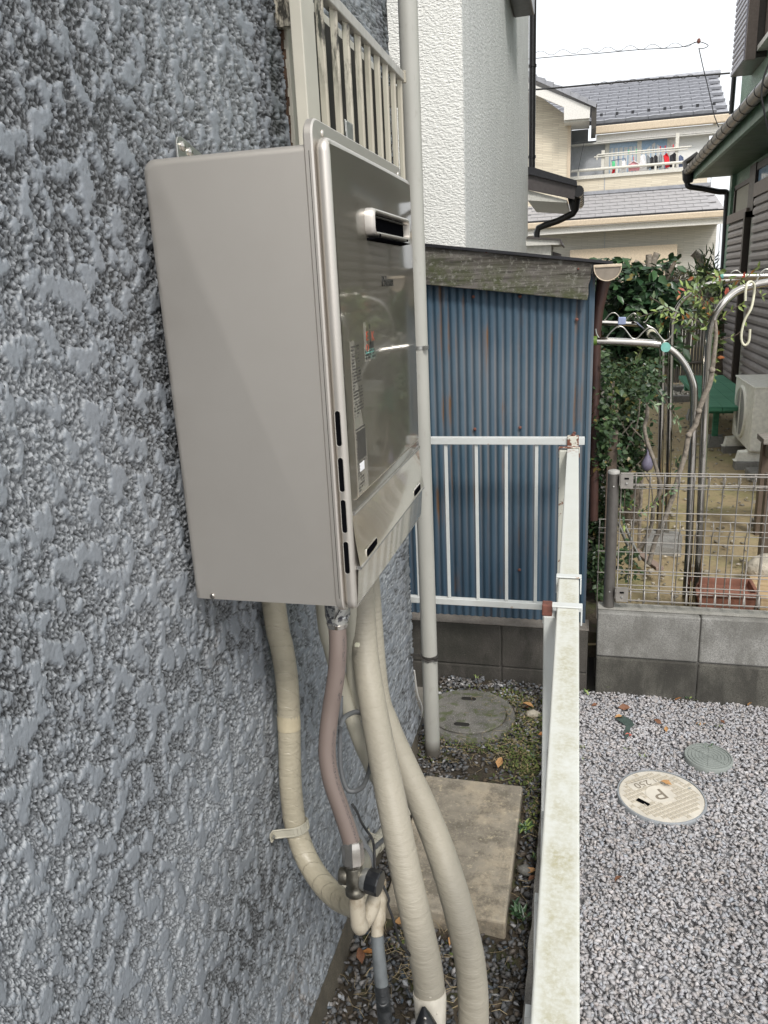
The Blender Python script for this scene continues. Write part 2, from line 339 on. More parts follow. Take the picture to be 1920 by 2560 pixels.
n = N('green_wall'); n.col(n.mix(n.ramp(n.noise(2.5, 5, .6), [(.35, 0.), (.7, 1.)]), (.17, .28, .20), (.24, .36, .265))).rough(.4); n.bump(n.ramp(n.noise(60, 4, .6), [(.42, 0.), (.6, 1.)]), .8, .006); M['green_wall'] = n.m
M['green_fascia'] = simple('green_fascia', (.14, .25, .175), .42, 0, 8, .3, .5, 50, .003); M['green_soffit'] = simple('green_soffit', (.055, .105, .06), .5, 0, 8, .3, .4, 50, .003)
M['shutter_brown'] = simple('shutter_brown', (.27, .245, .235), .45, .1, 6, .12); M['frame_brown'] = simple('frame_brown', (.045, .033, .028), .45); M['frame_taupe'] = simple('frame_taupe', (.17, .135, .115), .5)
M['shutter_light'] = simple('shutter_light', (.34, .33, .37), .4, .3); M['panel_beige'] = simple('panel_beige', (.30, .28, .215), .6); M['strip_cream'] = simple('strip_cream', (.27, .27, .225), .6)
M['roof_brown'] = simple('roof_brown', (.075, .065, .065), .5); M['ac_body'] = simple('ac_body', (.78, .77, .70), .45); M['ac_dark'] = simple('ac_dark', (.018, .018, .017), .6)
M['terracotta'] = simple('terracotta', (.24, .105, .07), .7, 0, 20, .25, .3); M['lilac'] = simple('lilac', (.22, .20, .28), .5)
M['cover_cream'] = simple('cover_cream', (.56, .52, .45), .55, 0, 12, .14, .25, 160, .001); M['cover_pocket'] = simple('cover_pocket', (.43, .385, .31), .75, 0, 30, .25); M['cover_grey'] = simple('cover_grey', (.22, .24, .225), .6, 0, 20, .12, .2)
M['cover_groove'] = simple('cover_groove', (.20, .17, .13), .8); M['green_sheet'] = simple('green_sheet', (.05, .075, .065), .7, 0, 60, .2, .4)
M['pale_stone'] = simple('pale_stone', (.42, .38, .31), .9, 0, 20, .3, .8, 60, .01)
for k, c in dict(red=(.60, .02, .03), black=(.025, .025, .03), white=(.72, .71, .72), pink=(.62, .30, .33), green=(.10, .48, .22), blue=(.10, .13, .22), grey=(.22, .23, .24)).items():
    M['cloth_'+k] = simple('cloth_'+k, c, .9, 0, 30, .15, .4, 60, .004)

# ------------------------------------------------------------------ mesh helpers
class MB:
    def __init__(s): s.v = []; s.f = []; s.uv = {}
    def add(s, vs, fs):
        b = len(s.v); s.v += [tuple(map(float, p)) for p in vs]; s.f += [tuple(i+b for i in f) for f in fs]; return s
    def box(s, lo, hi, rot=None, c=None):
        x0, y0, z0 = lo; x1, y1, z1 = hi
        vs = [(x0, y0, z0), (x1, y0, z0), (x1, y1, z0), (x0, y1, z0), (x0, y0, z1), (x1, y0, z1), (x1, y1, z1), (x0, y1, z1)]
        if rot is not None:
            cc = Vector(c if c is not None else ((x0+x1)/2, (y0+y1)/2, (z0+z1)/2)); vs = [rot@(Vector(p)-cc)+cc for p in vs]
        return s.add(vs, [(3, 2, 1, 0), (4, 5, 6, 7), (0, 1, 5, 4), (1, 2, 6, 5), (2, 3, 7, 6), (3, 0, 4, 7)])
    def prism(s, poly, ax, a, b):
        """poly = 2D points in the two other axes (order x,y,z without ax), extruded from a to b along ax"""
        i = 'xyz'.index(ax); n_ = len(poly)
        def mk(p, t): q = list(p); q.insert(i, t); return q
        vs = [mk(p, a) for p in poly]+[mk(p, b) for p in poly]
        return s.add(vs, [tuple(range(n_))[::-1], tuple(range(n_, 2*n_))]+[(k, (k+1) % n_, n_+(k+1) % n_, n_+k) for k in range(n_)])
    def beam(s, a, b, wx, wy, up=(0, 0, 1)):
        a = Vector(a); b = Vector(b); d = (b-a).normalized(); u = Vector(up)
        if abs(d.dot(u)) > .98: u = Vector((0, 1, 0))
        sx = d.cross(u).normalized()*wx/2; sy = sx.cross(d).normalized()*wy/2
        vs = [a-sx-sy, a+sx-sy, a+sx+sy, a-sx+sy, b-sx-sy, b+sx-sy, b+sx+sy, b-sx+sy]
        return s.add(vs, [(3, 2, 1, 0), (4, 5, 6, 7), (0, 1, 5, 4), (1, 2, 6, 5), (2, 3, 7, 6), (3, 0, 4, 7)])
    def tube(s, path, r, seg=10, caps=True, squash=1.):
        P = [Vector(p) for p in path]; n_ = len(P); rs = r if hasattr(r, '__len__') else [r]*n_
        b = len(s.v); t0 = (P[1]-P[0]).normalized(); u = t0.cross(Vector((0, 0, 1)))
        if u.length < .05: u = t0.cross(Vector((0, 1, 0)))
        u.normalize(); L = 0; Ls = []
        for i in range(n_):
            t = (P[min(i+1, n_-1)]-P[max(i-1, 0)]).normalized(); u = (u-t*u.dot(t)).normalized(); v_ = t.cross(u)
            if i: L += (P[i]-P[i-1]).length
            Ls.append(L)
            for k in range(seg):
                a = 2*math.pi*k/seg; s.v.append(tuple(P[i]+(u*math.cos(a)+v_*math.sin(a)*squash)*rs[i]))
        for i in range(n_-1):
            for k in range(seg):
                k2 = (k+1) % seg; s.f.append((b+i*seg+k, b+i*seg+k2, b+(i+1)*seg+k2, b+(i+1)*seg+k))
                s.uv[len(s.f)-1] = [(k/seg, Ls[i]), ((k+1)/seg, Ls[i]), ((k+1)/seg, Ls[i+1]), (k/seg, Ls[i+1])]
        if caps:
            s.f.append(tuple(b+k for k in range(seg))[::-1]); s.f.append(tuple(b+(n_-1)*seg+k for k in range(seg)))
        return s
    def lathe(s, prof, c, seg=24, axis='z', caps=True):
        """prof: list of (radius, height)"""
        b = len(s.v); n_ = len(prof)
        for (r, h) in prof:
            for k in range(seg):
                a = 2*math.pi*k/seg; q = (r*math.cos(a), r*math.sin(a), h)
                if axis == 'x': q = (h, q[0], q[1])
                if axis == 'y': q = (q[0], h, q[1])
                s.v.append((c[0]+q[0], c[1]+q[1], c[2]+q[2]))
        for i in range(n_-1):
            for k in range(seg):
                k2 = (k+1) % seg; s.f.append((b+i*seg+k, b+i*seg+k2, b+(i+1)*seg+k2, b+(i+1)*seg+k))
        if caps: s.f.append(tuple(b+k for k in range(seg))[::-1]); s.f.append(tuple(b+(n_-1)*seg+k for k in range(seg)))
        return s
    def loft(s, rings, cap0=True, cap1=True):
        b = len(s.v); n_ = len(rings[0])
        for r_ in rings: s.v += [tuple(map(float, p)) for p in r_]
        for i in range(len(rings)-1):
            for k in range(n_):
                k2 = (k+1) % n_; s.f.append((b+i*n_+k, b+i*n_+k2, b+(i+1)*n_+k2, b+(i+1)*n_+k))
        if cap0: s.f.append(tuple(b+k for k in range(n_))[::-1])
        if cap1: s.f.append(tuple(b+(len(rings)-1)*n_+k for k in range(n_)))
        return s
    def grid(s, fn, nu, nv):
        b = len(s.v)
        for i in range(nu+1):
            for j in range(nv+1): s.v.append(tuple(map(float, fn(i/nu, j/nv))))
        for i in range(nu):
            for j in range(nv):
                a = b+i*(nv+1)+j; s.f.append((a, a+nv+1, a+nv+2, a+1))
        return s
    def build(s, name, mat, parent=None, smooth=None, bevel=0, bseg=2, origin=None):
        me = bpy.data.meshes.new(name)
        off = Vector(origin) if origin is not None else (Vector(parent['_base']) if (parent is not None and '_base' in parent) else Vector((0, 0, 0)))
        me.from_pydata([tuple(Vector(p)) for p in s.v], [], s.f); me.update()
        if s.uv:
            ul = me.uv_layers.new(name='UVMap'); data = np.zeros((len(me.loops), 2), 'f')
            for fi, uvs in s.uv.items():
                ls = me.polygons[fi].loop_start
                for q, t in enumerate(uvs): data[ls+q] = t
            ul.data.foreach_set('uv', data.ravel())
        import bmesh
        bm = bmesh.new(); bm.from_mesh(me); bmesh.ops.recalc_face_normals(bm, faces=bm.faces); bm.to_mesh(me); bm.free()
        me.materials.append(mat)
        if smooth is not None:
            me.shade_smooth(); me.set_sharp_from_angle(angle=R(smooth))
        o = bpy.data.objects.new(name, me); COL.objects.link(o)
        if parent is not None:
            o.parent = parent; o.location = -Vector(parent['_w']) if '_w' in parent else (0, 0, 0)
        elif origin is not None: pass
        if bevel:
            bv = o.modifiers.new('bevel', 'BEVEL'); bv.width = bevel; bv.segments = bseg; bv.limit_method = 'ANGLE'; bv.angle_limit = R(40)
        return o

def tag(o, label, cat, group=None):
    o['label'] = label; o['category'] = cat
    if group: o['group'] = group
    return o
def thing(name, base, label, cat, group=None):
    o = bpy.data.objects.new(name, None); COL.objects.link(o); o.location = base; o.empty_display_size = .1
    o['_w'] = tuple(base); return tag(o, label, cat, group)
def struct(o): o['kind'] = 'structure'; return o
def stuff(o): o['kind'] = 'stuff'; return o
THINGS = []
def inst(o, parent, mat=None, name=None):
    """linked copy of a mesh object"""
    c = o.copy(); COL.objects.link(c); c.parent = parent
    if mat is not None: c.matrix_basis = mat
    return c
def proto(mb, name, mat, parent, **kw):
    """mesh built round its own origin, for repeats sharing data"""
    o = mb.build(name, mat, None, **kw); o.parent = parent; return o
def place(o, parent, p, rot=(0, 0, 0), scale=(1, 1, 1)):
    o.location = Vector(p)-(Vector(parent['_w']) if parent is not None and '_w' in parent else Vector((0, 0, 0))); o.rotation_euler = rot; o.scale = scale; return o
def repeat(mb, name, mat, parent, poses, **kw):
    """alike pieces: one mesh, one object each"""
    first = None; out = []
    for p in poses:
        if first is None: first = proto(mb, name, mat, parent, **kw); o = first
        else:
            o = first.copy(); COL.objects.link(o); o.parent = parent
        place(o, parent, *p); out.append(o)
    return out
def crom(pts, n_=8):
    P = [np.array(p, float) for p in pts]; P = [2*P[0]-P[1]]+P+[2*P[-1]-P[-2]]; out = []
    for i in range(1, len(P)-2):
        for k in range(n_):
            t = k/n_; a, b, c, d = P[i-1], P[i], P[i+1], P[i+2]
            out.append(.5*((2*b)+(-a+c)*t+(2*a-5*b+4*c-d)*t*t+(-a+3*b-3*c+d)*t**3))
    out.append(P[-2]); return out
def rrect(u0, u1, v0, v1, r, k=5):
    pts = []
    for (cu, cv, a0) in ((u1-r, v1-r, 0), (u0+r, v1-r, 90), (u0+r, v0+r, 180), (u1-r, v0+r, 270)):
        for i in range(k+1):
            a = R(a0+90*i/k); pts.append((cu+r*math.cos(a), cv+r*math.sin(a)))
    return pts

# numpy gradient noise
def _h(ix, iy, s):
    h = (ix.astype(np.int64)*374761393+iy.astype(np.int64)*668265263+s*974634777) & 0xffffffff
    h = ((h ^ (h >> 13))*1274126177) & 0xffffffff; h = h ^ (h >> 16); return (h & 0xffff)/65535.*2*math.pi
def perlin(x, y, s=0):
    ix = np.floor(x); iy = np.floor(y); fx = x-ix; fy = y-iy
    u = fx**3*(fx*(fx*6-15)+10); v = fy**3*(fy*(fy*6-15)+10)
    def g(dx, dy):
        a = _h(ix+dx, iy+dy, s); return np.cos(a)*(fx-dx)+np.sin(a)*(fy-dy)
    return ((g(0, 0)*(1-u)+g(1, 0)*u)*(1-v)+(g(0, 1)*(1-u)+g(1, 1)*u)*v)*1.5
def fbm(x, y, o=3, s=0, p=.5):
    t = 0; a = 1
    for i in range(o): t = t+a*perlin(x*2**i, y*2**i, s+i*7); a *= p
    return t
def npmesh(name, V, F, mat, cols=None, parent=None, smooth=False, attrs=None):
    """V (n,3), F (m,3|4) arrays"""
    me = bpy.data.meshes.new(name); V = np.asarray(V, 'f'); F = np.asarray(F, 'i'); k = F.shape[1]
    me.vertices.add(len(V)); me.vertices.foreach_set('co', V.ravel())
    me.loops.add(F.size); me.loops.foreach_set('vertex_index', F.ravel())
    me.polygons.add(len(F)); me.polygons.foreach_set('loop_start', np.arange(0, F.size, k, dtype='i'))
    me.polygons.foreach_set('loop_total', np.full(len(F), k, 'i'))
    if smooth: me.polygons.foreach_set('use_smooth', np.ones(len(F), bool))
    me.update(calc_edges=True)
    if cols is not None:
        a = me.color_attributes.new('Col', 'FLOAT_COLOR', 'POINT'); c4 = np.ones((len(V), 4), 'f'); c4[:, :3] = cols; a.data.foreach_set('color', c4.ravel())
    for nm, arr in (attrs or {}).items():
        a = me.attributes.new(nm, 'FLOAT', 'POINT'); a.data.foreach_set('value', np.asarray(arr, 'f').ravel())
    me.materials.append(mat); o = bpy.data.objects.new(name, me); COL.objects.link(o)
    if parent is not None:
        o.parent = parent
        if '_w' in parent: o.location = -Vector(parent['_w'])
    return o
def rotmats(n_, rng=RNG, flat=None):
    q = rng.normal(size=(n_, 4)); q /= np.linalg.norm(q, axis=1)[:, None]; a, b, c, d = q.T
    return np.stack([np.stack([1-2*(c*c+d*d), 2*(b*c-a*d), 2*(b*d+a*c)], 1), np.stack([2*(b*c+a*d), 1-2*(b*b+d*d), 2*(c*d-a*b)], 1), np.stack([2*(b*d-a*c), 2*(c*d+a*b), 1-2*(b*b+c*c)], 1)], 1)
def scatter(name, tv, tf, locs, mats, cols, mat, **kw):
    """tv (k,3) or list of variants; mats (n,3,3)"""
    n_ = len(locs); k = tv.shape[-2]
    V = np.einsum('nij,nkj->nki', mats, np.broadcast_to(tv, (n_, k, 3)))+locs[:, None, :]
    F = tf[None]+(np.arange(n_)*k)[:, None, None]
    C = np.repeat(cols, k, 0)
    return npmesh(name, V.reshape(-1, 3), F.reshape(-1, tf.shape[1]), mat, C, **kw)
_p = (1+5**.5)/2
ICO_V = np.array([(-1, _p, 0), (1, _p, 0), (-1, -_p, 0), (1, -_p, 0), (0, -1, _p), (0, 1, _p), (0, -1, -_p), (0, 1, -_p), (_p, 0, -1), (_p, 0, 1), (-_p, 0, -1), (-_p, 0, 1)])/1.9
ICO_F = np.array([(0, 11, 5), (0, 5, 1), (0, 1, 7), (0, 7, 10), (0, 10, 11), (1, 5, 9), (5, 11, 4), (11, 10, 2), (10, 7, 6), (7, 1, 8), (3, 9, 4), (3, 4, 2), (3, 2, 6), (3, 6, 8), (3, 8, 9), (4, 9, 5), (2, 4, 11), (6, 2, 10), (8, 6, 7), (9, 8, 1)])
LEAF_V = np.array([(0, 0, 0), (.26, .38, .05), (0, .45, -.02), (-.26, .38, .05), (.15, .75, .03), (-.15, .75, .03), (0, 1, -.06)])
LEAF_F = np.array([(0, 1, 2), (0, 2, 3), (2, 1, 4), (2, 4, 6), (3, 2, 5), (5, 2, 6)])
def leafmats(n_, L, up=.4, rng=RNG, droop=0.3, aspect=1.):
    """random leaf frames: y = leaf axis, z = face normal roughly upward / outward"""
    ax = rng.normal(size=(n_, 3)); ax[:, 2] = ax[:, 2]*.5-droop; ax /= np.linalg.norm(ax, axis=1)[:, None]
    nz = rng.normal(size=(n_, 3))*.7; nz[:, 2] += up*2; nz[:, 1] -= up
    xx = np.cross(ax, nz); xx /= np.linalg.norm(xx, axis=1)[:, None]; zz = np.cross(xx, ax)
    Ls = L*rng.uniform(.65, 1.15, n_)
    return np.stack([xx*Ls[:, None]*aspect, ax*Ls[:, None], zz*Ls[:, None]], 2)

# =================================================================== SETTING: ground
Z0 = 0.0
struct(MB().add([(-80, -60, -.06), (90, -60, -.06), (90, 160, -.06), (-80, 160, -.06)], [(0, 1, 2, 3)]).build('ground', M['far_ground']))
struct(MB().add([(-.045, -3, -.012), (6, -3, -.012), (6, 2.91, -.012), (-.045, 2.91, -.012)], [(0, 1, 2, 3)]).build('gravel_bed', M['gravel_bed']))
def soil_fn(u, v): 
    x = -.57+u*.49; y = -1+v*3.94; return (x, y, -.004+.010*float(fbm(np.array(x*7.), np.array(y*7.), 2, 5)))
struct(MB().grid(soil_fn, 16, 110).build('soil_strip', M['soil_dark'], smooth=60))
def gar_fn(u, v):
    x = .045+u*8; y = 3.0+v*14; return (x, y, .17+.025*float(fbm(np.array(x*1.3), np.array(y*1.3), 3, 9)))
struct(MB().grid(gar_fn, 60, 100).build('garden_ground', M['soil_garden'], smooth=60))

struct(MB().box((.02, 3.02, .10), (.165, 6.0, .215)).build('soil_shade_strip', M['soil_dark'], None))  # dark strip painting in the shade of the gap beside the shed
# ---- stones
import bmesh
def stone_variants(k=14, seed=3):
    r = np.random.default_rng(seed); out = []
    while len(out) < k:
        p = r.normal(size=(10, 3)); p /= np.linalg.norm(p, axis=1)[:, None]; p *= r.uniform(.62, 1.18, (10, 1)); p *= np.array([1.1, r.uniform(.62, .9), r.uniform(.42, .68)])
        bm = bmesh.new(); [bm.verts.new(q_) for q_ in p]; g = bmesh.ops.convex_hull(bm, input=bm.verts)
        bmesh.ops.delete(bm, geom=[e for e in g['geom_interior'] if isinstance(e, bmesh.types.BMVert)], context='VERTS'); bm.verts.ensure_lookup_table(); bm.verts.index_update()
        bmesh.ops.recalc_face_normals(bm, faces=bm.faces)
        out.append((np.array([v.co[:] for v in bm.verts]), np.array([[v.index for v in f.verts] for f in bm.faces]))); bm.free()
    return out
SVAR = stone_variants()
SV = [ICO_V*np.random.default_rng(i).uniform(.8, 1.2, (12, 1))*np.array([1, .85, .6]) for i in range(10)]
def covers_clear(x, y):
    k = np.ones(len(x), bool)
    for cx_, cy_, r_ in ((.277, 2.262, .1385), (.452, 2.500, .0785)): k &= (x-cx_)**2+(y-cy_)**2 > r_*r_
    return k
def stones(name, x0, x1, y0, y1, dens, smin, smax, colfn, zfn, seed, keep=None, mat='stone'):
    r = np.random.default_rng(seed); n_ = int((x1-x0)*(y1-y0)*dens)
    x = r.uniform(x0, x1, n_); y = r.uniform(y0, y1, n_)
    k = keep(x, y) if keep else np.ones(n_, bool); x = x[k]; y = y[k]; n_ = len(x)
    s = r.uniform(smin, smax, n_)*r.choice([.75, 1, 1, 1.2], n_)
    # mostly lying flat: yaw random, small tilt
    yaw = r.uniform(0, 2*np.pi, n_); tx = r.normal(0, .22, n_); ty = r.normal(0, .22, n_)
    cz, sz = np.cos(yaw), np.sin(yaw); o_, i_ = np.zeros(n_), np.ones(n_)
    Rz = np.stack([np.stack([cz, -sz, o_], 1), np.stack([sz, cz, o_], 1), np.stack([o_, o_, i_], 1)], 1)
    Rx = np.stack([np.stack([i_, o_, o_], 1), np.stack([o_, np.cos(tx), -np.sin(tx)], 1), np.stack([o_, np.sin(tx), np.cos(tx)], 1)], 1)
    Ry = np.stack([np.stack([np.cos(ty), o_, np.sin(ty)], 1), np.stack([o_, i_, o_], 1), np.stack([-np.sin(ty), o_, np.cos(ty)], 1)], 1)
    Mx = (Rz@Rx@Ry)*s[:, None, None]
    z = zfn(x, y, r)
    loc = np.stack([x, y, z], 1); cc = colfn(n_, x, y, r); vi = r.integers(0, len(SVAR), n_); VV, FF, CC, off = [], [], [], 0
    for i, (tv, tf) in enumerate(SVAR):
        m_ = vi == i; c_ = m_.sum(); k = len(tv)
        VV.append((np.einsum('nij,kj->nki', Mx[m_], tv)+loc[m_][:, None, :]).reshape(-1, 3)); FF.append((tf[None]+(np.arange(c_)*k)[:, None, None]).reshape(-1, 3)+off); CC.append(np.repeat(cc[m_], k, 0)); off += c_*k
    return stuff(npmesh(name, np.vstack(VV), np.vstack(FF), M[mat], np.vstack(CC)))
def white_cols(n_, x, y, r):
    pv = .05*fbm(x*3.2, y*3.2, 2, 19); b = r.uniform(.34, .42, n_)+pv; b = np.where(r.random(n_) < .05, r.uniform(.46, .56, n_), b); b = np.where(r.random(n_) < .05, r.uniform(.28, .34, n_), b)
    warm = r.normal(0, .012, n_); pink = np.where(r.random(n_) < .08, .03, 0)
    return np.stack([b+warm+pink*.5+.006, b*.985, b*1.005-warm], 1).clip(.02, .9)
def dark_cols(n_, x, y, r):
    b = r.uniform(.055, .15, n_); b = np.where(r.random(n_) < .10, r.uniform(.2, .38, n_), b)*(1+.55*(y > 2.55)); wm = r.normal(.004, .01, n_)
    return np.stack([b+wm, b, b*1.02-wm], 1).clip(.015, .7)
stones('light_gravel', -.04, 1.35, 1.1, 2.905, 17500, .0070, .0108, white_cols, lambda x, y, r: r.uniform(-.0045, .0055, len(x))+.006*fbm(x*5, y*5, 2, 3), 21, covers_clear)
stones('light_gravel', 1.35, 3.6, .6, 2.905, 1800, .013, .022, white_cols, lambda x, y, r: r.uniform(-.008, .006, len(x)), 22)
def keep_left(x, y):
    k = ~((x > -.492) & (x < -.150) & (y > 1.59) & (y < 2.19)); k &= (x+.405)**2+(y-2.63)**2 > .186**2
    # bare soil between the round cover and the slab
    bare = ((x+.24)/.13)**2+((y-2.33)/.13)**2 < 1
    return k & (~bare | (RNG.random(len(x)) < .25))
stones('dark_gravel', -.565, -.098, .8, 2.935, 8500, .0075, .0130, dark_cols, lambda x, y, r: r.uniform(-.007, .012, len(x)), 23, keep_left)
stones('garden_pebbles', .1, 3.0, 3.2, 9.6, 150, .008, .022, lambda n_, x, y, r: np.stack([r.uniform(.2, .5, n_)]*3, 1)*np.array([1, .9, .72]), lambda x, y, r: .175+r.uniform(-.01, .012, len(x)), 24)
stones('pale_pebble_bed', .1, 1.7, 9.7, 10.75, 2000, .016, .03, lambda n_, x, y, r: np.stack([r.uniform(.45, .7, n_)]*3, 1)*np.array([1, .95, .82]), lambda x, y, r: .20+r.uniform(-.01, .03, len(x)), 25)
# ---- kerb under the white rail
struct(MB().grid(lambda u, v: (-.096+.045*u+.004*float(perlin(np.array(v*40.), np.array(u*3.))), .1+2.82*v, .05+.003*float(perlin(np.array(v*60.), np.array(u*9.)))), 3, 120).build('kerb', M['curb'], smooth=40))
struct(MB().box((-.094, .1, -.05), (-.048, 2.92, .046)).build('kerb_base', M['curb'], bevel=.003))
struct(MB().box((.1, 9.62, .15), (1.75, 9.70, .235)).build('garden_edging', M['block_grey'], bevel=.006))
struct(MB().box((.1, 10.05, .17), (1.75, 10.11, .285)).build('garden_edging', M['block_grey'], bevel=.006))

# =================================================================== grey stucco house (left)
gh = thing('grey_house', (-1.5, 0, 0), 'near house with rough blue grey sprayed stucco wall filling the left side', 'house')
WX = -.568
ncol, nrow = 680, 1120
inv = np.linspace(1/.40, 1/2.415, ncol); Y = 1/inv; Zr = np.linspace(.082, 2.95, nrow)
YY, ZZ = np.meshgrid(Y, Zr, indexing='ij')
wy = YY+.006*perlin(YY*50, ZZ*50, 91)+.003*perlin(YY*130, ZZ*130, 93); wz = ZZ+.006*perlin(YY*50, ZZ*50, 92)+.003*perlin(YY*130, ZZ*130, 94)
tilt = wz+.22*wy
big = fbm(wy*36, tilt*29, 2, 1, .55)+.30*perlin(wy*98, wz*88, 4)+.34*perlin(YY*190, ZZ*180, 14)+.20*perlin(YY*380, ZZ*350, 15)
isl = big+.10*perlin(YY*5, ZZ*5, 71)
plat = np.clip((isl-.17)/.04, 0, 1)
lum = .8*perlin(YY*215, ZZ*190, 12)+.8*perlin(YY*400, ZZ*360, 33)
jit = np.random.default_rng(5).normal(0, 1, YY.shape)
gap = np.clip((.17-isl)/.14, 0, 1)
ground = .0017+.0033*np.clip(lum, -.9, 1.0)+.0008*jit-.0014*gap*(1-np.clip(lum, 0, 1))
top = .0047+.0005*perlin(YY*30, ZZ*30, 7)+.00035*perlin(YY*150, ZZ*150, 8)+.00016*jit
H = ground*(1-plat)+top*plat
H += .002*perlin(YY*3, ZZ*3, 81)
hcap = H/.0082
fl = np.clip((.26-ZZ)/.18, 0, 1); flare = .026*(fl*fl*(3-2*fl))*(1-.55*np.clip((.115-ZZ)/.03, 0, 1))
XX = WX+H+flare
# window opening
Wy0, Wy1, Wz0, Wz1 = 1.545, 2.285, 1.45, 2.20
edge = .007*perlin(ZZ*40, YY*40, 5)
inside = (YY > Wy0+edge) & (YY < Wy1+edge) & (ZZ > Wz0) & (ZZ < Wz1-.0)
idx = np.arange(ncol*nrow).reshape(ncol, nrow)
q = np.stack([idx[:-1, :-1], idx[1:, :-1], idx[1:, 1:], idx[:-1, 1:]], -1).reshape(-1, 4)
ins = inside[:-1, :-1] & inside[1:, 1:]
q = q[~ins.ravel()]
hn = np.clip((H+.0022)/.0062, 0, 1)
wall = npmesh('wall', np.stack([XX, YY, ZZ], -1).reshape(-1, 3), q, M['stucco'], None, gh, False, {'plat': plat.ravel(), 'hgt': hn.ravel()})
MB().box((-4, -3, .1), (-.60, Wy0-.05, 5.2)).box((-4, Wy0-.05, .1), (-.64, Wy1+.03, 5.2)).box((-4, Wy1+.025, .1), (-.585, 2.408, 5.2)).box((-.6, -3, .1), (-.566, .402, 5.2)).box((-.6, .32, 2.93), (-.574, 2.408, 5.2)).build('core_wall', M['stucco'], gh)
MB().grid(lambda u, v: (-.565-.9*u, 2.412+.006*float(fbm(np.array(u*60.), np.array(v*150.), 2, 7)), .09+2.86*v), 40, 200).build('end_wall', M['stucco'], gh, smooth=60)
MB().grid(lambda u, v: (-.553+.010*(1-v)+.004*float(fbm(np.array(u*14.), np.array(v*2.), 2, 5)), -1+3.36*u, -.05+.16*v), 140, 5).build('plinth', M['plinth'], gh, smooth=50)
MB().box((-4, 2.30, -.05), (-.553, 2.362, .1)).build('plinth_end', M['plinth'], gh)
fl2 = crom([(-.566, 2.425, .30), (-.560, 2.436, .20), (-.546, 2.440, .14), (-.552, 2.425, .095), (-.562, 2.395, .078)], 5)
MB().tube(fl2, .004, 6).build('drip_edge', M['trim_white'], gh, smooth=60)
# window behind the louvre screen
MB().box((-.548, Wy0+.034, Wz0), (-.545, Wy1-.004, Wz1-.032)).build('dark_backing', M['dark_inside'], gh)  # added dark panel, keeps the gaps between the blades dark
wf = MB(); wf.box((-.66, Wy0, Wz0), (-.556, Wy0+.030, Wz1)).box((-.60, Wy0+.034, Wz0), (-.566, Wy0+.068, Wz1)).box((-.66, Wy1-.03, Wz0), (-.566, Wy1, Wz1)).box((-.66, Wy0, Wz1-.03), (-.56, Wy1, Wz1)).box((-.66, Wy0, Wz0), (-.556, Wy1, Wz0+.03))
wfo = wf.build('window_frame', M['cream_frame'], gh, bevel=.0015)
sb = MB()
for i in range(44):
    z_ = Wz0+.02+i*.0162; sb.box((-.575, Wy0-.004+.002*math.sin(i*2.3)+.0015*math.sin(i*5.1), z_), (-.5625+.0015*math.sin(i*3.7), Wy0-.0005, z_+.0165))
sb.build('sealant', M['sealant'], gh)
lv = thing('window_louvre_screen', (-.5, 1.5, 1.45), 'cream metal louvre screen with black mould on the blades over the window', 'window screen')
MB().box((-.512, 1.441, 1.40), (-.490, 1.512, 2.19)).build('stile', M['cream_frame'], lv, bevel=.002)
MB().box((-.514, 1.512, 2.162), (-.491, 2.272, 2.184)).build('top_rail', M['alu_top'], lv, bevel=.002)
MB().box((-.514, 1.512, 1.40), (-.491, 2.272, 1.425)).build('bottom_rail', M['alu_top'], lv, bevel=.002)
MB().box((-.516, 2.266, 2.158), (-.487, 2.276, 2.188)).build('end_cap', M['cream_alu'], lv, bevel=.001)
for yb in (1.52, 2.25): MB().box((-.57, yb, 2.10), (-.512, yb+.02, 2.15)).build('bracket', M['cream_alu'], lv)
for i, ye in enumerate((1.587, 1.678, 1.761, 1.850, 1.930, 2.017, 2.098, 2.180, 2.259)):
    MB().prism([(-.5045, ye-.026), (-.5030, ye-.0275), (-.4985, ye-.008), (-.4955, ye-.006), (-.4950, ye-.001), (-.4965, ye), (-.500, ye-.001), (-.5025, ye-.006)], 'z', 1.425, 2.162).build('louvre_blade', M['cream_alu'], lv, smooth=30)

# =================================================================== water heater
wh = thing('water_heater', (-.43, 1.18, 1.2), 'champagne metal wall hung gas water heater with glossy front', 'water heater')
pr = [(z_, x_) for z_, x_ in []]
# case: rounded at the top along y and at back corner
def case_ring(y_):
    pts = [(-.550, 1.202), (-.323, 1.202)]
    pts += [(-.323, 1.797)]
    for a in range(0, 91, 15): pts.append((-.550+.016*math.cos(R(90-a))*-1+.016-.0, 1.799-.016+.016*math.sin(R(90-a)))) if False else None
    pts += [(-.534+.016*math.cos(R(a)), 1.783+.016*math.sin(R(a))) for a in range(90, 181, 15)]
    return [(x_, y_, z_) for x_, z_ in pts]
c_ = MB(); rings = []
def inset_ring(y_, k):
    cx0, cx1, cz0, cz1 = -.550+k, -.323, 1.202, 1.799-k
    pts = [(cx1, cz0), (cx1, cz1)]+[(cx0+.016+.016*math.cos(R(a)), cz1-.016+.016*math.sin(R(a))) for a in range(90, 181, 15)]+[(cx0, cz0)]
    return [(x_, y_, z_) for x_, z_ in pts]
for a in (0, 20, 45, 70, 90): rings.append(inset_ring(.947+.010*(1-math.sin(R(a))) if a < 90 else .947, .010*(1-math.cos(R(a))) if a < 90 else .010))
rings = [inset_ring(.947, .010), inset_ring(.9476, .0062), inset_ring(.9497, .0029), inset_ring(.953, .0007), inset_ring(.957, 0), inset_ring(1.405, 0), inset_ring(1.413, .006)]
c_.loft(rings); c_.build('case', M['heater_body'], wh, smooth=50)
fl_ = MB(); R1 = rrect(.9445, 1.416, 1.190, 1.828, .022, 6)
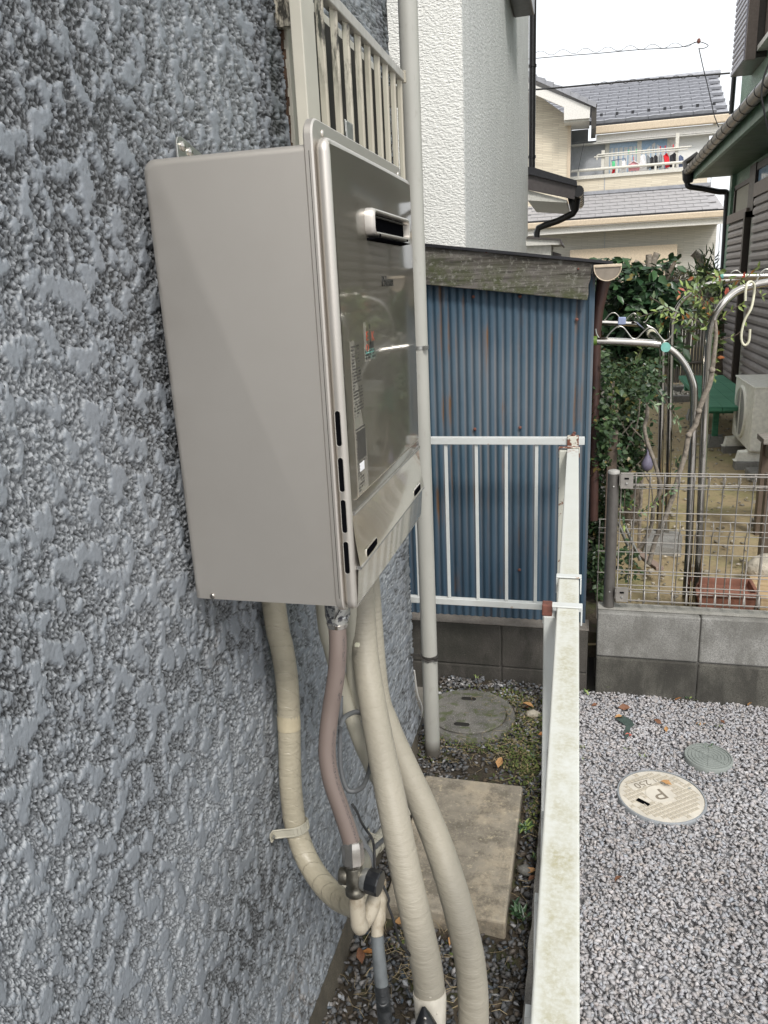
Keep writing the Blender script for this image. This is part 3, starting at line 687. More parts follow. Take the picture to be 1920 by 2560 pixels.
fl_.loft([[(-.3305, a, b) for a, b in rrect(.947, 1.414, 1.192, 1.825, .02, 6)], [(-.3285, a, b) for a, b in R1], [(-.3205, a, b) for a, b in R1], [(-.3185, a, b) for a, b in rrect(.9465, 1.414, 1.192, 1.826, .02, 6)]])
fl_.build('flange', M['heater_body'], wh, smooth=40)
MB().box((-.3240, .9442, 1.215), (-.3232, .9450, 1.79)).build('seam', M['ink_grey'], wh)
cv = MB()
def cr(x_, k, r_): return [(x_, a, b) for a, b in rrect(.949+k, 1.413-k, 1.193+k, 1.806-k, max(r_, .004), 7)]
cv.loft([cr(-.3185, .0055, .014), cr(-.3165, .0035, .014), cr(-.3150, .0010, .016), cr(-.3125, .0, .017), cr(-.3075, .0, .017), cr(-.3045, .0012, .016), cr(-.3022, .004, .014), cr(-.3012, .0085, .012)], True, False)
cv.build('cover_rim', M['heater_body'], wh, smooth=60)
# face panels: upper glossy panel, tilted band, lower panel
def facegrid(name, z0_, z1_, fx, mat, nz=10):
    def fn(u, v):
        y_ = .9575+u*(1.4045-.9575); z_ = z0_+v*(z1_-z0_)
        bow = .0022*(1-(2*u-1)**2)
        return (fx(v)+bow, y_, z_)
    g = MB().grid(fn, 24, nz); return g.build(name, mat, wh, smooth=70)
facegrid('front_panel', 1.338, 1.7975, lambda v: -.3012+.0010*math.sin(math.pi*min(1, max(0, v))), M['heater_front'], 26)
facegrid('lower_band', 1.2585, 1.3325, lambda v: -.3013+.0072*(1-v)**1.5, M['heater_band'], 10)
facegrid('lower_panel', 1.2015, 1.2535, lambda v: -.3012+.004*v, M['heater_band'], 6)
MB().prism([(-.3035, 1.3322), (-.2990, 1.3322), (-.2982, 1.3345), (-.2990, 1.3385), (-.3035, 1.3385)], 'y', .9600, 1.402).build('upper_ridge_highlight', M['bright_edge'], wh, smooth=60)
MB().prism([(-.3035, 1.2530), (-.2950, 1.2530), (-.2925, 1.2550), (-.2930, 1.2584), (-.3035, 1.2592)], 'y', .9600, 1.402).build('lower_ridge_highlight', M['bright_edge'], wh, smooth=60)
MB().box((-.3040, .9575, 1.2), (-.3018, 1.4045, 1.80)).build('cover_back', M['heater_body'], wh)
ln = MB(); ln.box((-.3012, .969, 1.352), (-.2982, 1.396, 1.3535)); ln.build('recess_line', M['heater_band'], wh)
# exhaust outlet
ev = MB()
def er(x_, k, r_): return [(x_, a, b) for a, b in rrect(1.090+k, 1.322-k, 1.699+k, 1.737-k, r_, 5)]
ev.loft([er(-.3015, 0, .012), er(-.291, .0003, .012), er(-.2865, .002, .011), er(-.285, .0042, .009), er(-.2858, .0060, .006), er(-.297, .0070, .005)], True, False)
evo = ev.build('exhaust_outlet', M['heater_body'], wh, smooth=50)
d_ = MB().loft([er(-.2965, .0062, .006), er(-.2955, .0062, .006)]); d_.build('opening', M['black_hole'], wh)
MB().box((-.294, 1.100, 1.7255), (-.288, 1.312, 1.7262)).build('baffle', M['dark_steel'], wh)
MB().prism([(-.3005, 1.6935), (-.284, 1.6960), (-.284, 1.6968), (-.3005, 1.6975)], 'y', 1.095, 1.312).build('drip_lip', M['black_hole'], wh)
for yy_ in (1.118, 1.296): MB().box((-.2862, yy_, 1.6990), (-.2845, yy_+.003, 1.7025)).build('notch', M['black_hole'], wh)
# side slots
for zc in (1.4545, 1.392, 1.334, 1.2745):
    z0_, z1_ = zc-.0235, zc+.0235; xs = -.3106
    def pill(k, y_): return [(a, y_, b) for a, b in rrect(xs-.0036+k, xs+.0036-k, z0_+k, z1_-k, .0035-k, 5)]
    rim = MB().loft([pill(-.0006, .9492), pill(-.0006, .9484), pill(.0002, .9486), pill(.0004, .9492)], False, False).build('slot_rim', M['heater_body'], wh, smooth=40)
    MB().loft([pill(.0, .9492), pill(.0, .9487)]).build('slot', M['black_hole'], wh)
for y0_, y1_ in ((.992, 1.048), (1.315, 1.371)):
    MB().loft([[(-.3000, a, b) for a, b in rrect(y0_, y1_, 1.2605, 1.2715, .003, 3)], [(-.2932, a, b) for a, b in rrect(y0_, y1_, 1.2605, 1.2715, .003, 3)]]).build('grip_slot', M['black_hole'], wh)
    fr_ = MB().loft([[(-.2950, a, b) for a, b in rrect(y0_-.003, y1_+.003, 1.2580, 1.2740, .004, 3)], [(-.2936, a, b) for a, b in rrect(y0_-.002, y1_+.002, 1.2590, 1.2730, .004, 3)]]); fr_.build('grip_frame', M['heater_band'], wh)
# screws and brackets
def screw(c, r_, axis, parent, mat='chrome'):
    sgn = -1 if axis == 'y' else 1
    o = MB().lathe([(r_, 0), (r_, .0006*sgn), (r_*.75, .0016*sgn), (r_*.3, .0021*sgn)], c, 14, axis).build('screw', M[mat], parent, smooth=50)
    return o
screw((-.5205, .9468, 1.2065), .0042, 'y', wh)
MB().box((-.5235, .9442, 1.2060), (-.5175, .9449, 1.2070)).box((-.521, .9442, 1.2035), (-.520, .9449, 1.2095)).build('screw_slot', M['ink_grey'], wh)
screw((-.3185, .985, 1.814), .0045, 'x', wh, 'heater_body'); screw((-.3185, 1.392, 1.814), .0045, 'x', wh, 'heater_body')
MB().box((-.3345, 1.14, 1.800), (-.332, 1.172, 1.856)).box((-.3345, 1.138, 1.842), (-.333, 1.176, 1.858)).build('top_clip', M['galv'], wh, bevel=.0006)
hb = MB().prism([(1.055, 1.79), (1.055, 1.836), (1.060, 1.843), (1.070, 1.845), (1.20, 1.812), (1.20, 1.79)], 'x', -.5555, -.5525).build('hanging_bracket', M['galv'], wh, bevel=.0006)
for yy_, zz_ in ((1.070, 1.832), (1.090, 1.827)): MB().lathe([(.0068, 0), (.0068, .002), (.004, .0045), (.001, .005)], (-.5526, yy_, zz_), 12, 'x').build('bolt', M['chrome'], wh, smooth=40)
# stickers and logo
def decal(u0, u1, v0, v1, mat, name, x_=-.2999): return MB().box((x_-.0012, u0, v0), (x_, u1, v1)).build(name, M[mat], wh)
sx_ = -.2996
s1 = decal(.987, 1.040, 1.352, 1.563, 'label_film', 'sticker', -.29935)
s2 = decal(1.053, 1.118, 1.530, 1.584, 'label_film', 'sticker', -.2986)
rr = random.Random(5)
t1 = MB(); z_ = 1.557
def trow(mb, y0_, y1_, z_, h, x_):
    y_ = y0_
    while y_ < y1_-.001:
        w_ = rr.uniform(.0012, .0042)
        if rr.random() < .82: mb.box((x_-.0004, y_, z_), (x_, min(y_+w_, y1_), z_+h))
        y_ += w_+rr.uniform(.0005, .0014)
z_ = 1.5545
while z_ > 1.357:
    if 1.480 < z_ < 1.484 or 1.545 < z_ < 1.549: t1.box((-.2994, .990, z_), (-.29905, 1.037, z_+.0007)); z_ -= .004; continue
    if not (1.447 < z_ < 1.46): trow(t1, .990, (.99+.0+rr.choice([.016, .03, .046])), z_, .0021, -.29905)
    if rr.random() < .6 and z_ > 1.49: trow(t1, 1.018, 1.037, z_, .0021, -.29905)
    z_ -= .0043
t1.build('sticker_text', M['ink_grey'], wh)
MB().box((-.2994, .994, 1.400), (-.29895, 1.036, 1.441)).build('sticker_block', M['ink_grey'], wh)
MB().box((-.2994, 1.000, 1.384), (-.2989, 1.022, 1.396)).build('sticker_panel', M['cloth_white'], wh)
t2 = MB()
for k in range(3): trow(t2, 1.056, 1.115, 1.533+.0045*k, .0030, -.29825)
t2.box((-.2987, 1.082, 1.574), (-.2982, 1.088, 1.580)).box((-.2987, 1.083, 1.552), (-.2982, 1.087, 1.572)).box((-.2987, 1.078, 1.5465), (-.2982, 1.102, 1.5555))
t2.build('sticker_text', M['ink'], wh)
def text_mesh(body, size, mat, name, parent, mw, ext=.0002, width=1.):
    cu = bpy.data.curves.new(name, 'FONT'); cu.body = body; cu.size = size; cu.extrude = ext; cu.resolution_u = 3; cu.align_x = 'CENTER'; cu.align_y = 'CENTER'
    tmp = bpy.data.objects.new(name, cu); COL.objects.link(tmp); bpy.context.view_layer.update()
    me = bpy.data.meshes.new_from_object(tmp.evaluated_get(bpy.context.evaluated_depsgraph_get())); bpy.data.objects.remove(tmp)
    me.transform(mw); me.materials.clear(); me.materials.append(mat)
    o = bpy.data.objects.new(name, me); COL.objects.link(o)
    if parent is not None: o.parent = parent; o.location = -Vector(parent['_w'])
    return o
# matrix: text x -> +y world, text y -> +z world, faces +x
def facex(x_, y_, z_, sx=1, sy=1): return Matrix.Translation((x_, y_, z_))@Matrix(((0, 0, 1, 0), (sx, 0, 0, 0), (0, sy, 0, 0), (0, 0, 0, 1)))
text_mesh('Paloma', .026, M['ink'], 'logo_text', wh, facex(-.2974, 1.200, 1.638, .95, .85), .0006)
text_mesh('E', .020, M['ink_red'], 'sticker_letter', wh, facex(-.2984, 1.070, 1.564, 1.2, .9)); text_mesh('K', .022, M['ink_red'], 'sticker_letter', wh, facex(-.2984, 1.100, 1.562, 1.1, .9)); text_mesh('O', .018, M['ink_red'], 'sticker_letter', wh, facex(-.2984, 1.068, 1.548, 1.1, .8))
MB().box((-.2987, 1.060, 1.5405), (-.2983, 1.112, 1.5455)).build('hologram_strip', M['ink_teal'], wh)

def sub(par, *names):
    for o_ in list(wh.children):
        if o_ is not par and o_.name.split('.')[0] in names: o_.parent = par; o_.location = (0, 0, 0)
sub(evo, 'opening', 'baffle', 'drip_lip', 'notch')
for st_, (ylo, yhi) in ((s1, (.98, 1.045)), (s2, (1.045, 1.13))):
    for o_ in list(wh.children):
        if o_.name.split('.')[0] in ('sticker_text', 'sticker_block', 'sticker_panel', 'sticker_letter', 'hologram_strip') and ylo < sum(v.co.y for v in o_.data.vertices)/len(o_.data.vertices) < yhi: o_.parent = st_; o_.location = (0, 0, 0)

# =================================================================== hoses, valve, cables under the heater
def hose(name, pts, dia, mat, label, cat, seg=16, k=8, squash=1., grp=None, r=None):
    path = crom(pts, k)
    rad = dia/2 if r is None else np.interp(np.linspace(0, 1, len(path)), np.linspace(0, 1, len(r)), r)/2
    o = MB().tube(path, rad, seg, True, squash).build(name, M[mat], None, smooth=60); tag(o, label, cat, grp); return o
# wrapped hose A (nearest to us, clamped to the wall)
Apts = [(680, 1500, 1.40), (690, 1550, 1.41), (705, 1620, 1.43), (717, 1700, 1.455), (722, 1790, 1.47), (724, 1880, 1.48), (727, 1970, 1.49), (739, 2065, 1.505), (764, 2140, 1.50), (800, 2200, 1.47), (842, 2243, 1.43), (885, 2262, 1.38), (915, 2262, 1.36)]
A3 = [dep(*p) for p in Apts]; A3[0] = np.array([A3[0][0], A3[0][1], 1.215])
ha = hose('wrapped_hose', A3, .0435, 'cream_tape', 'cream tape wrapped hose clamped to the grey wall, leftmost under the heater', 'hose', 20, 8)
MB().tube([dep(721, 1785, 1.47), dep(723, 1822, 1.473)], .0226, 18, False).build('tape_patch', simple('yellowed_tape', (.44, .385, .27), .45), ha, smooth=60)
pbk = MB().box((-.556, 1.22, 1.165), (-.520, 1.33, 1.202)).build('hose_bracket', M['cream'], None, bevel=.002); tag(pbk, 'cream bracket under the heater behind the leftmost hose', 'bracket')
cl = thing('hose_clamp', tuple(dep(700, 2070, 1.24)), 'cream saddle clamp holding the leftmost wrapped hose to the grey wall', 'clamp')
pc = dep(739, 2066, 1.505)
def saddle(parent, c, r_, wdt, axis_dir, wall_x, mat='cream'):
    """strap over a pipe, both feet on the wall plane"""
    c = Vector(c); d = Vector(axis_dir).normalized(); out = Vector((1, 0, 0)); out = (out-d*out.dot(d)).normalized(); side = d.cross(out); hw = -(c.x-wall_x)
    prof = [(-r_*1.8, hw), (-r_*1.2, hw), (-r_*1.1, hw*.4)]+[(-r_*1.1*math.cos(R(a)), r_*1.1*math.sin(R(a))) for a in range(0, 181, 15)]+[(r_*1.1, hw*.4), (r_*1.2, hw), (r_*1.8, hw)]
    mb = MB(); 
    for (s0, h0), (s1_, h1_) in zip(prof[:-1], prof[1:]):
        p0 = c+side*s0+out*h0; p1 = c+side*s1_+out*h1_; mb.add([p0+d*wdt/2, p0-d*wdt/2, p1-d*wdt/2, p1+d*wdt/2], [(0, 1, 2, 3)])
    mb2 = MB(); rings = []
    for s_, h in prof: rings.append(c+side*s_+out*h)
    for sg in (-1, 1): mb2.tube([p+d*wdt/2*sg for p in rings], .0018, 6)
    o = mb.build('band', M[mat], parent); so = o.modifiers.new('solid', 'SOLIDIFY'); so.thickness = .0022; so.offset = 1
    mb2.build('band_rib', M[mat], parent, smooth=60)
    return c+side*(-r_*1.55)+out*hw, c+side*(r_*1.55)+out*hw
dA = Vector(A3[8])-Vector(A3[6])
e1, e2 = saddle(cl, pc, .0225, .015, (dA.x, dA.y, dA.z), -.562)
for e in (e1, e2): MB().lathe([(.0045, 0), (.0045, .002), (.002, .003)], (e.x+.003, e.y, e.z), 10, 'x').build('screw', M['galv'], cl, smooth=40)
# pink hose
Ppts = [(843, 1560, 1.13), (845, 1620, 1.13), (840, 1690, 1.135), (828, 1765, 1.14), (820, 1830, 1.14), (818, 1890, 1.14), (828, 1950, 1.14), (848, 2010, 1.14), (865, 2060, 1.14), (880, 2108, 1.14)]
P3 = [dep(*p) for p in Ppts]
hose('pink_hose', P3, .0262, 'pink', 'dusty pink hose with small printed lettering hanging below the heater', 'hose', 20, 9)
cn = thing('hose_coupling', tuple(dep(843, 1530, 1.13)), 'metal coupling wrapped in creased printed foil at the top of the pink hose', 'coupling')
c0 = Vector(dep(843, 1515, 1.13)); c1 = Vector(dep(844, 1558, 1.13))
MB().tube([(c0.x, c0.y, 1.204), (c0.x, c0.y, c1.z+.010), (c1.x, c1.y, c1.z+.005), (c1.x, c1.y, c1.z-.002)], [.0185, .0192, .0165, .0150], 14).build('foil_wrap', M['foil'], cn, smooth=35)
MB().tube([(c1.x, c1.y, c1.z+.002), (c1.x, c1.y, c1.z-.005)], [.0165, .0150], 18).build('ferrule', M['chrome'], cn, smooth=35)
tx = dep(843, 1536, 1.11)
MB().beam(tx+np.array([-.004, -.001, -.007]), tx+np.array([.005, -.001, .008]), .0016, .0008, (0, 1, 0)).build('printed_stroke', M['ink'], cn)
# valve below pink hose
vl = thing('gas_valve', tuple(dep(890, 2200, 1.15)), 'tarnished metal valve body with black round cap below the pink hose', 'valve')
v0 = dep(881, 2100, 1.14); v1 = dep(884, 2165, 1.14); v2 = dep(890, 2238, 1.145); ax_ = Vector(v1-v0).normalized()
def frustum(name, a, b, prof, mat, seg, sm, parent):
    a = Vector(a); b = Vector(b); pts = [a+(b-a)*t for t, _ in prof]
    return MB().tube(pts, [r_ for _, r_ in prof], seg).build(name, M[mat], parent, smooth=sm)
frustum('hex_nut', v0, v1, [(0, .0138), (.06, .0150), (.2, .0158), (.25, .0162), (.88, .0166), (.95, .0145), (1., .0132)], 'chrome', 8, 20, vl)
frustum('body', v1, v2, [(0, .0125), (.08, .0135), (.16, .0128), (.3, .0150), (.45, .0155), (.6, .0135), (.72, .0130), (.76, .0152), (.92, .0156), (1., .0125)], 'old_brass', 16, 60, vl)
vm = dep(888, 2193, 1.142)
frustum('side_boss', vm+np.array([-.012, .0, .0]), vm+np.array([-.026, -.003, .001]), [(0, .0125), (.7, .0125), (.9, .0105), (1, .005)], 'old_brass', 14, 40, vl)
frustum('cap_neck', vm+np.array([.010, .0, -.001]), vm+np.array([.021, -.001, -.001]), [(0, .0135), (.3, .0158), (1, .0165)], 'galv', 18, 40, vl)
frustum('cap', vm+np.array([.020, -.001, -.001]), vm+np.array([.040, -.004, -.002]), [(0, .0175), (.15, .0188), (.9, .0188), (1, .0176)], 'black_plastic', 12, 25, vl)
# white elbow and drop pipe
el = thing('pipe_elbow', tuple(dep(895, 2290, 1.15)), 'stained white plastic elbow and branch pipe under the valve', 'pipe fitting')
E3 = [dep(892, 2232, 1.145), dep(893, 2270, 1.147), dep(897, 2306, 1.15), dep(905, 2322, 1.158)]
MB().tube(crom(E3, 5), [.0122]*10+[.0128]*4+[.012, .007], 18).build('elbow', M['dirty_pvc'], el, smooth=60)
MB().tube(crom([dep(905, 2312, 1.165), dep(925, 2280, 1.18), dep(940, 2235, 1.20), dep(946, 2205, 1.20)], 5), .0120, 16).build('branch', M['dirty_pvc'], el, smooth=60)
MB().tube([dep(948, 2200, 1.205), dep(948, 2250, 1.20), dep(946, 2300, 1.19), dep(944, 2312, 1.188)], [.0112, .0115, .0115, .0100], 16).build('sleeve', M['dirty_pvc'], el, smooth=40)
MB().tube([dep(944, 2300, 1.19), dep(943, 2345, 1.185)], .0098, 16).build('drop_pipe', M['dirty_pvc'], el, smooth=40)
dr = thing('taped_drop_pipe', tuple(dep(955, 2560, 1.17)*np.array([1, 1, 0])), 'vertical pipe wrapped in grey then black tape going down to the dark gravel', 'pipe')
MB().tube(crom([dep(943, 2338, 1.184), dep(948, 2400, 1.18), dep(955, 2470, 1.175)], 4), [.0099]*4+[.0104]*5, 16).build('grey_tape', M['grey_tape'], dr, smooth=40)
gp = dep(966, 2600, 1.172)
MB().tube(crom([dep(954, 2462, 1.176), dep(960, 2530, 1.173), gp, np.array([gp[0], gp[1], -.02])], 5), .0112, 16).build('black_tape', M['black_tape'], dr, smooth=40)
# horizontal run along the wall with clamp
wr3 = [dep(868, 2230, 1.62), dep(885, 2200, 1.72), hit(912, 2156, 'x', -.528), hit(940, 2110, 'x', -.530), hit(972, 2072, 'z', .105), hit(1003, 2040, 'z', .105), hit(1025, 2010, 'z', .105)]
hose('wall_pipe', wr3, .040, 'cream', 'cream pipe running up behind the valve along the foot of the grey wall', 'pipe', 14, 6)
cl2 = thing('pipe_clamp', tuple(dep(932, 2080, 1.36)), 'cream saddle clamp on the pipe behind the valve', 'clamp')
dW = Vector(wr3[5]-wr3[3]); ee = saddle(cl2, wr3[3], .0205, .016, (dW.x, dW.y, dW.z), -.556)
MB().lathe([(.0045, 0), (.0045, .002), (.002, .003)], (ee[1].x+.003, ee[1].y, ee[1].z), 10, 'x').build('screw', M['galv'], cl2, smooth=40)
hose('grey_conduit', [dep(938, 2118, 1.9), dep(960, 2098, 2.0), dep(990, 2072, 2.1), dep(1015, 2050, 2.2)], .012, 'grey_cable', 'thin grey conduit just below the cream pipe behind the hoses', 'conduit', 8, 4)
# cream thin hose C
C3 = [dep(805, 1490, 1.42), dep(812, 1550, 1.42), dep(828, 1620, 1.43), dep(850, 1700, 1.44), dep(875, 1780, 1.45), dep(903, 1860, 1.47), dep(935, 1930, 1.55), dep(968, 1990, 1.65), dep(1000, 2030, 1.80)]
C3[0][2] = 1.215
hose('cream_hose', C3, .029, 'cream', 'plain cream hose passing behind the pink hose', 'hose', 16, 7)
C4 = [dep(880, 1500, 1.40), dep(882, 1600, 1.42), dep(886, 1700, 1.44), dep(905, 1790, 1.46)]
C4[0][2] = 1.215
hose('cream_hose', C4, .028, 'cream', 'short visible cream hose in the gap between pink hose and big pipes', 'hose', 12, 6)
# two big insulated pipes
D3 = [dep(905, 1480, 1.42), dep(907, 1550, 1.42), dep(915, 1650, 1.41), dep(930, 1750, 1.38), dep(950, 1860, 1.33), dep(968, 1950, 1.29), dep(988, 2050, 1.26), dep(1008, 2150, 1.24), dep(1032, 2260, 1.225), dep(1057, 2370, 1.22), dep(1070, 2440, 1.22), dep(1074, 2490, 1.22)]
D3[0][2] = 1.215
hose('insulated_pipe', D3, .05, 'big_tape', 'thick beige insulated pipe ending in a white taped joint, left of the pair', 'pipe', 26, 8, 1., 'thick insulated pipes', [.048, .049, .050, .0505, .050, .0505, .0495])
F3 = [dep(925, 1580, 1.50), dep(940, 1700, 1.48), dep(968, 1810, 1.44), dep(1010, 1910, 1.39), dep(1055, 2010, 1.345), dep(1095, 2110, 1.30), dep(1128, 2210, 1.27), dep(1155, 2310, 1.255), dep(1174, 2400, 1.25), dep(1182, 2480, 1.25), dep(1184, 2560, 1.25), dep(1182, 2640, 1.255)]
F3.append(np.array([F3[-1][0], F3[-1][1], -.03])); F3[0][2] = 1.21
hose('insulated_pipe', F3, .05, 'big_tape', 'thick beige insulated pipe bending outward to the ground, right of the pair', 'pipe', 26, 8, 1., 'thick insulated pipes', [.044, .046, .049, .050, .0505, .050, .0495])
jt = thing('taped_joint', (D3[-1][0], D3[-1][1], 0), 'shiny white vinyl taped joint at the foot of the left thick pipe', 'pipe joint')
j0 = D3[-1]; j1 = dep(1076, 2600, 1.225)
MB().tube(crom([dep(1073, 2478, 1.22), dep(1075, 2500, 1.22), dep(1076, 2530, 1.222), dep(1077, 2570, 1.225), j1, np.array([j1[0], j1[1], .0])], 4), list(np.interp(np.linspace(0, 1, 21), [0, .1, .3, .5, 1], [.0262, .0268, .0258, .0245, .022])), 18).build('wrap', M['white_vinyl'], jt, smooth=50)
for kk, (a, b) in enumerate((((1047, 2468), (1103, 2506)), ((1046, 2474), (1100, 2500)), ((1102, 2500), (1080, 2555)))):
    MB().tube([dep(*a, 1.206), dep((a[0]+b[0])/2+2, (a[1]+b[1])/2+6, 1.196), dep(*b, 1.206)], .0014, 6).build('tape_fold', M['white_vinyl'], jt, smooth=40)
tp = dep(1061, 2520, 1.19)
MB().tube([dep(1059, 2517, 1.19), dep(1061, 2532, 1.185), dep(1064, 2560, 1.18), dep(1066, 2600, 1.18)], [.0028, .0085, .017, .024], 10).build('valve_handle', M['black_plastic'], jt, smooth=45)
screw(tuple(dep(1062, 2546, 1.165)), .003, 'y', jt)
# cables
hose('grey_cable', [dep(852, 1740, 1.30), dep(850, 1850, 1.30), dep(852, 1920, 1.30), dep(866, 1970, 1.30), dep(885, 1978, 1.30), dep(908, 1965, 1.32), dep(922, 1930, 1.36), dep(930, 1890, 1.38)], .0085, 'grey_cable', 'grey cable looping below and behind the pink hose', 'cable', 8, 7)
hose('grey_cable', [dep(850, 1820, 1.27), dep(860, 1796, 1.29), dep(874, 1785, 1.32), dep(892, 1780, 1.36), dep(915, 1786, 1.40)], .009, 'grey_cable', 'grey cable arching from the pink hose to the thick pipes', 'cable', 8, 7)
hose('flat_cable', [dep(880, 2040, 1.20), dep(898, 2080, 1.20), dep(913, 2110, 1.20), dep(929, 2138, 1.20), dep(936, 2170, 1.20), dep(938, 2200, 1.19)], .0088, 'grey_cable', 'grey flat cable dropping behind the valve cap', 'cable', 8, 6, .5)
hose('earth_wire', [dep(880, 2010, 1.19), dep(893, 2030, 1.19), dep(903, 2055, 1.19), dep(918, 2078, 1.19), dep(931, 2098, 1.19), dep(936, 2130, 1.19), dep(938, 2175, 1.18), dep(949, 2190, 1.18), dep(957, 2212, 1.18), dep(972, 2246, 1.18), dep(970, 2262, 1.18), dep(980, 2290, 1.18), dep(988, 2316, 1.18), dep(997, 2350, 1.19), dep(1012, 2372, 1.20), dep(1032, 2395, 1.21)], .0042, 'black_cable', 'thin black wire zigzagging down beside the valve', 'wire', 6, 5)
tb = dep(893, 1612, 1.36); MB().box(tb-np.array([.004, .004, .003]), tb+np.array([.004, .004, .003])).build('cable_tie_head', M['hook_white'], None, bevel=.001)
tag(bpy.data.objects['cable_tie_head'], 'tiny white cable tie head beside the pink hose near the top', 'cable tie')

# =================================================================== rain downpipe on the wall corner
dp = thing('rain_downpipe', (-.494, 2.36, 0), 'pale grey round rain downpipe at the corner of the grey house', 'downpipe')
MB().lathe([(.0272, .0), (.0272, 3.6)], (-.494, 2.36, 0), 28).build('pipe', M['drain'], dp, smooth=40)
for zc, mt in ((1.447, 'galv'), (.398, 'dark_steel')):
    b_ = MB().lathe([(.0282, -.006), (.0295, -.005), (.0295, .005), (.0282, .006)], (-.494, 2.36, zc), 24); b_.box((-.560, 2.352, zc-.003), (-.518, 2.358, zc+.004)); b_.box((-.474, 2.330, zc-.006), (-.462, 2.342, zc+.006))
    b_.build('pipe_band', M[mt], dp, smooth=30)
MB().tube([(-.466, 2.350, .400), (-.474, 2.332, .395), (-.494, 2.3275, .390), (-.515, 2.334, .396), (-.524, 2.352, .402)], .0028, 6).build('tie_wire', M['dark_steel'], dp, smooth=50)

# =================================================================== white steel fence
wfn = thing('white_fence', (-.025, 1.5, 0), 'peeling white painted steel fence whose top rail runs away from us', 'fence')
RZ = 1.07
def xL(y): return -.0235-.0098*y
def xR(y): return .0145-.0096*y
def railbox(y0_, y1_, z0_, z1_, g=0): return MB().prism([(xL(y0_)-g, y0_), (xR(y0_)+g, y0_), (xR(y1_)+g, y1_), (xL(y1_)-g, y1_)], 'z', z0_, z1_)
railbox(.12, 1.300, RZ-.022, RZ).build('top_rail', M['white_rail'], wfn, bevel=.0025, bseg=3)
railbox(1.302, 2.705, RZ-.0225, RZ-.0015).build('top_rail', M['white_rail'], wfn, bevel=.0025, bseg=3)
def strap(y_, x0_, x1_, mat, wd=.020):
    mb = MB().box((x0_, y_-wd/2, RZ+.0005), (x1_, y_+wd/2, RZ+.0035)).box((x1_-.003, y_-wd/2, RZ-.032), (x1_, y_+wd/2, RZ+.0005)).box((x0_, y_-wd/2, RZ-.032), (x0_+.003, y_+wd/2, RZ+.0005))
    return mb.build('strap', M[mat], wfn, bevel=.0012)
strap(1.440, xL(1.44)-.005, xR(1.44)+.005, 'white_steel', .018); strap(1.296, -.0605, xR(1.296)+.006, 'white_steel', .020)
strap(2.66, -.078, xR(2.66)+.004, 'rusty_white', .02)
MB().box((-.0620, 1.284, RZ-.016), (-.0440, 1.308, RZ+.0048)).build('post_top', M['rust'], wfn, bevel=.002)
MB().box((-.0590, 1.283, .04), (-.0375, 1.312, RZ-.016)).build('post', M['white_steel'], wfn, bevel=.002)
MB().box((-.0755, 2.640, .04), (-.0440, 2.672, RZ-.006)).build('post', M['flecked_white'], wfn, bevel=.002)
MB().box((-.045, .12, .16), (-.010, 2.70, .18)).build('bottom_rail', M['white_steel'], wfn, bevel=.002)
repeat(MB().box((-.006, -.006, 0), (.006, .006, .87)), 'baluster', M['white_steel'], wfn, [((-.028, .5+.125*k, .18),) for k in range(18)])
sf = thing('short_fence_panel', (-.3, 2.80, 0), 'short white steel fence panel in front of the blue corrugated shed', 'fence panel')
YF = 2.80
zt = hit(1200, 1101, 'y', YF)[2]; zb = hit(1200, 1506, 'y', YF)[2]
xl = -.66; xr = hit(1462, 1095, 'y', YF)[0]
MB().box((xl, YF-.012, zt-.014), (xr, YF+.014, zt+.013)).build('top_rail', M['white_steel'], sf, bevel=.002)
MB().box((xl, YF-.012, zb-.013), (hit(1445, 1500, 'y', YF)[0]+.012, YF+.014, zb+.013)).build('bottom_rail', M['white_steel'], sf, bevel=.002)
repeat(MB().box((-.006, -.005, 0), (.006, .005, zt-zb-.028)), 'baluster', M['white_steel'], sf, [((hit(px_, 1300, 'y', YF)[0], YF, zb+.014),) for px_ in (1042, 1119, 1193, 1266, 1340)], bevel=.001)
MB().box((-.052, YF-.016, zt+.0135), (-.012, YF+.018, zt+.017)).box((-.052, YF-.020, zt-.02), (-.012, YF-.0165, zt+.017)).build('bracket', M['rusty_white'], sf, bevel=.001)
MB().lathe([(.007, 0), (.007, .006), (.004, .009)], (-.032, YF, zt+.0172), 8).build('bolt', M['rust'], sf)

# =================================================================== block walls
bw = thing('dark_block_wall', (-.3, 2.99, 0), 'low damp dark concrete block wall under the blue shed', 'block wall')
TOPB = .257
def blocks(parent, y0_, xs, rows, mats, depth=.10, bev=.005, skip=()):
    for ri, (z0_, z1_) in enumerate(rows):
        for xi in range(len(xs)-1):
            if xs[xi+1]-xs[xi] < .03: continue
            j = random.uniform(-.0012, .0012)
            MB().box((xs[xi]+.0018, y0_+j, z0_+.0018), (xs[xi+1]-.0018, y0_+depth, z1_-.0018)).build('block', M[mats[ri]], parent, bevel=bev)
xj = hit(1253, 1630, 'y', 2.94)[0]
blocks(bw, 2.94, [xj-.78, xj-.39, xj, .045], [(-.12, .066), (.066, TOPB)], ['block_dark', 'block_dark'], .098)
MB().box((xj-.79, 2.947, -.05), (.043, 3.035, TOPB-.006)).build('mortar', M['mortar'], bw)
struct(MB().box((xj-.79, 2.9385, TOPB-.0005), (.046, 3.044, TOPB+.0045)).build('wall_cap_render', M['block_top'], None, bevel=.003)) if False else MB().box((xj-.79, 2.9385, TOPB-.0005), (.046, 3.044, TOPB+.0045)).build('cap_render', M['block_top'], bw, bevel=.003)
gw = thing('grey_block_wall', (.6, 2.95, 0), 'low grey concrete block wall carrying the wire mesh fence, damp along its foot', 'block wall')
xs2 = [.075+.3835*k for k in range(0, 9)]
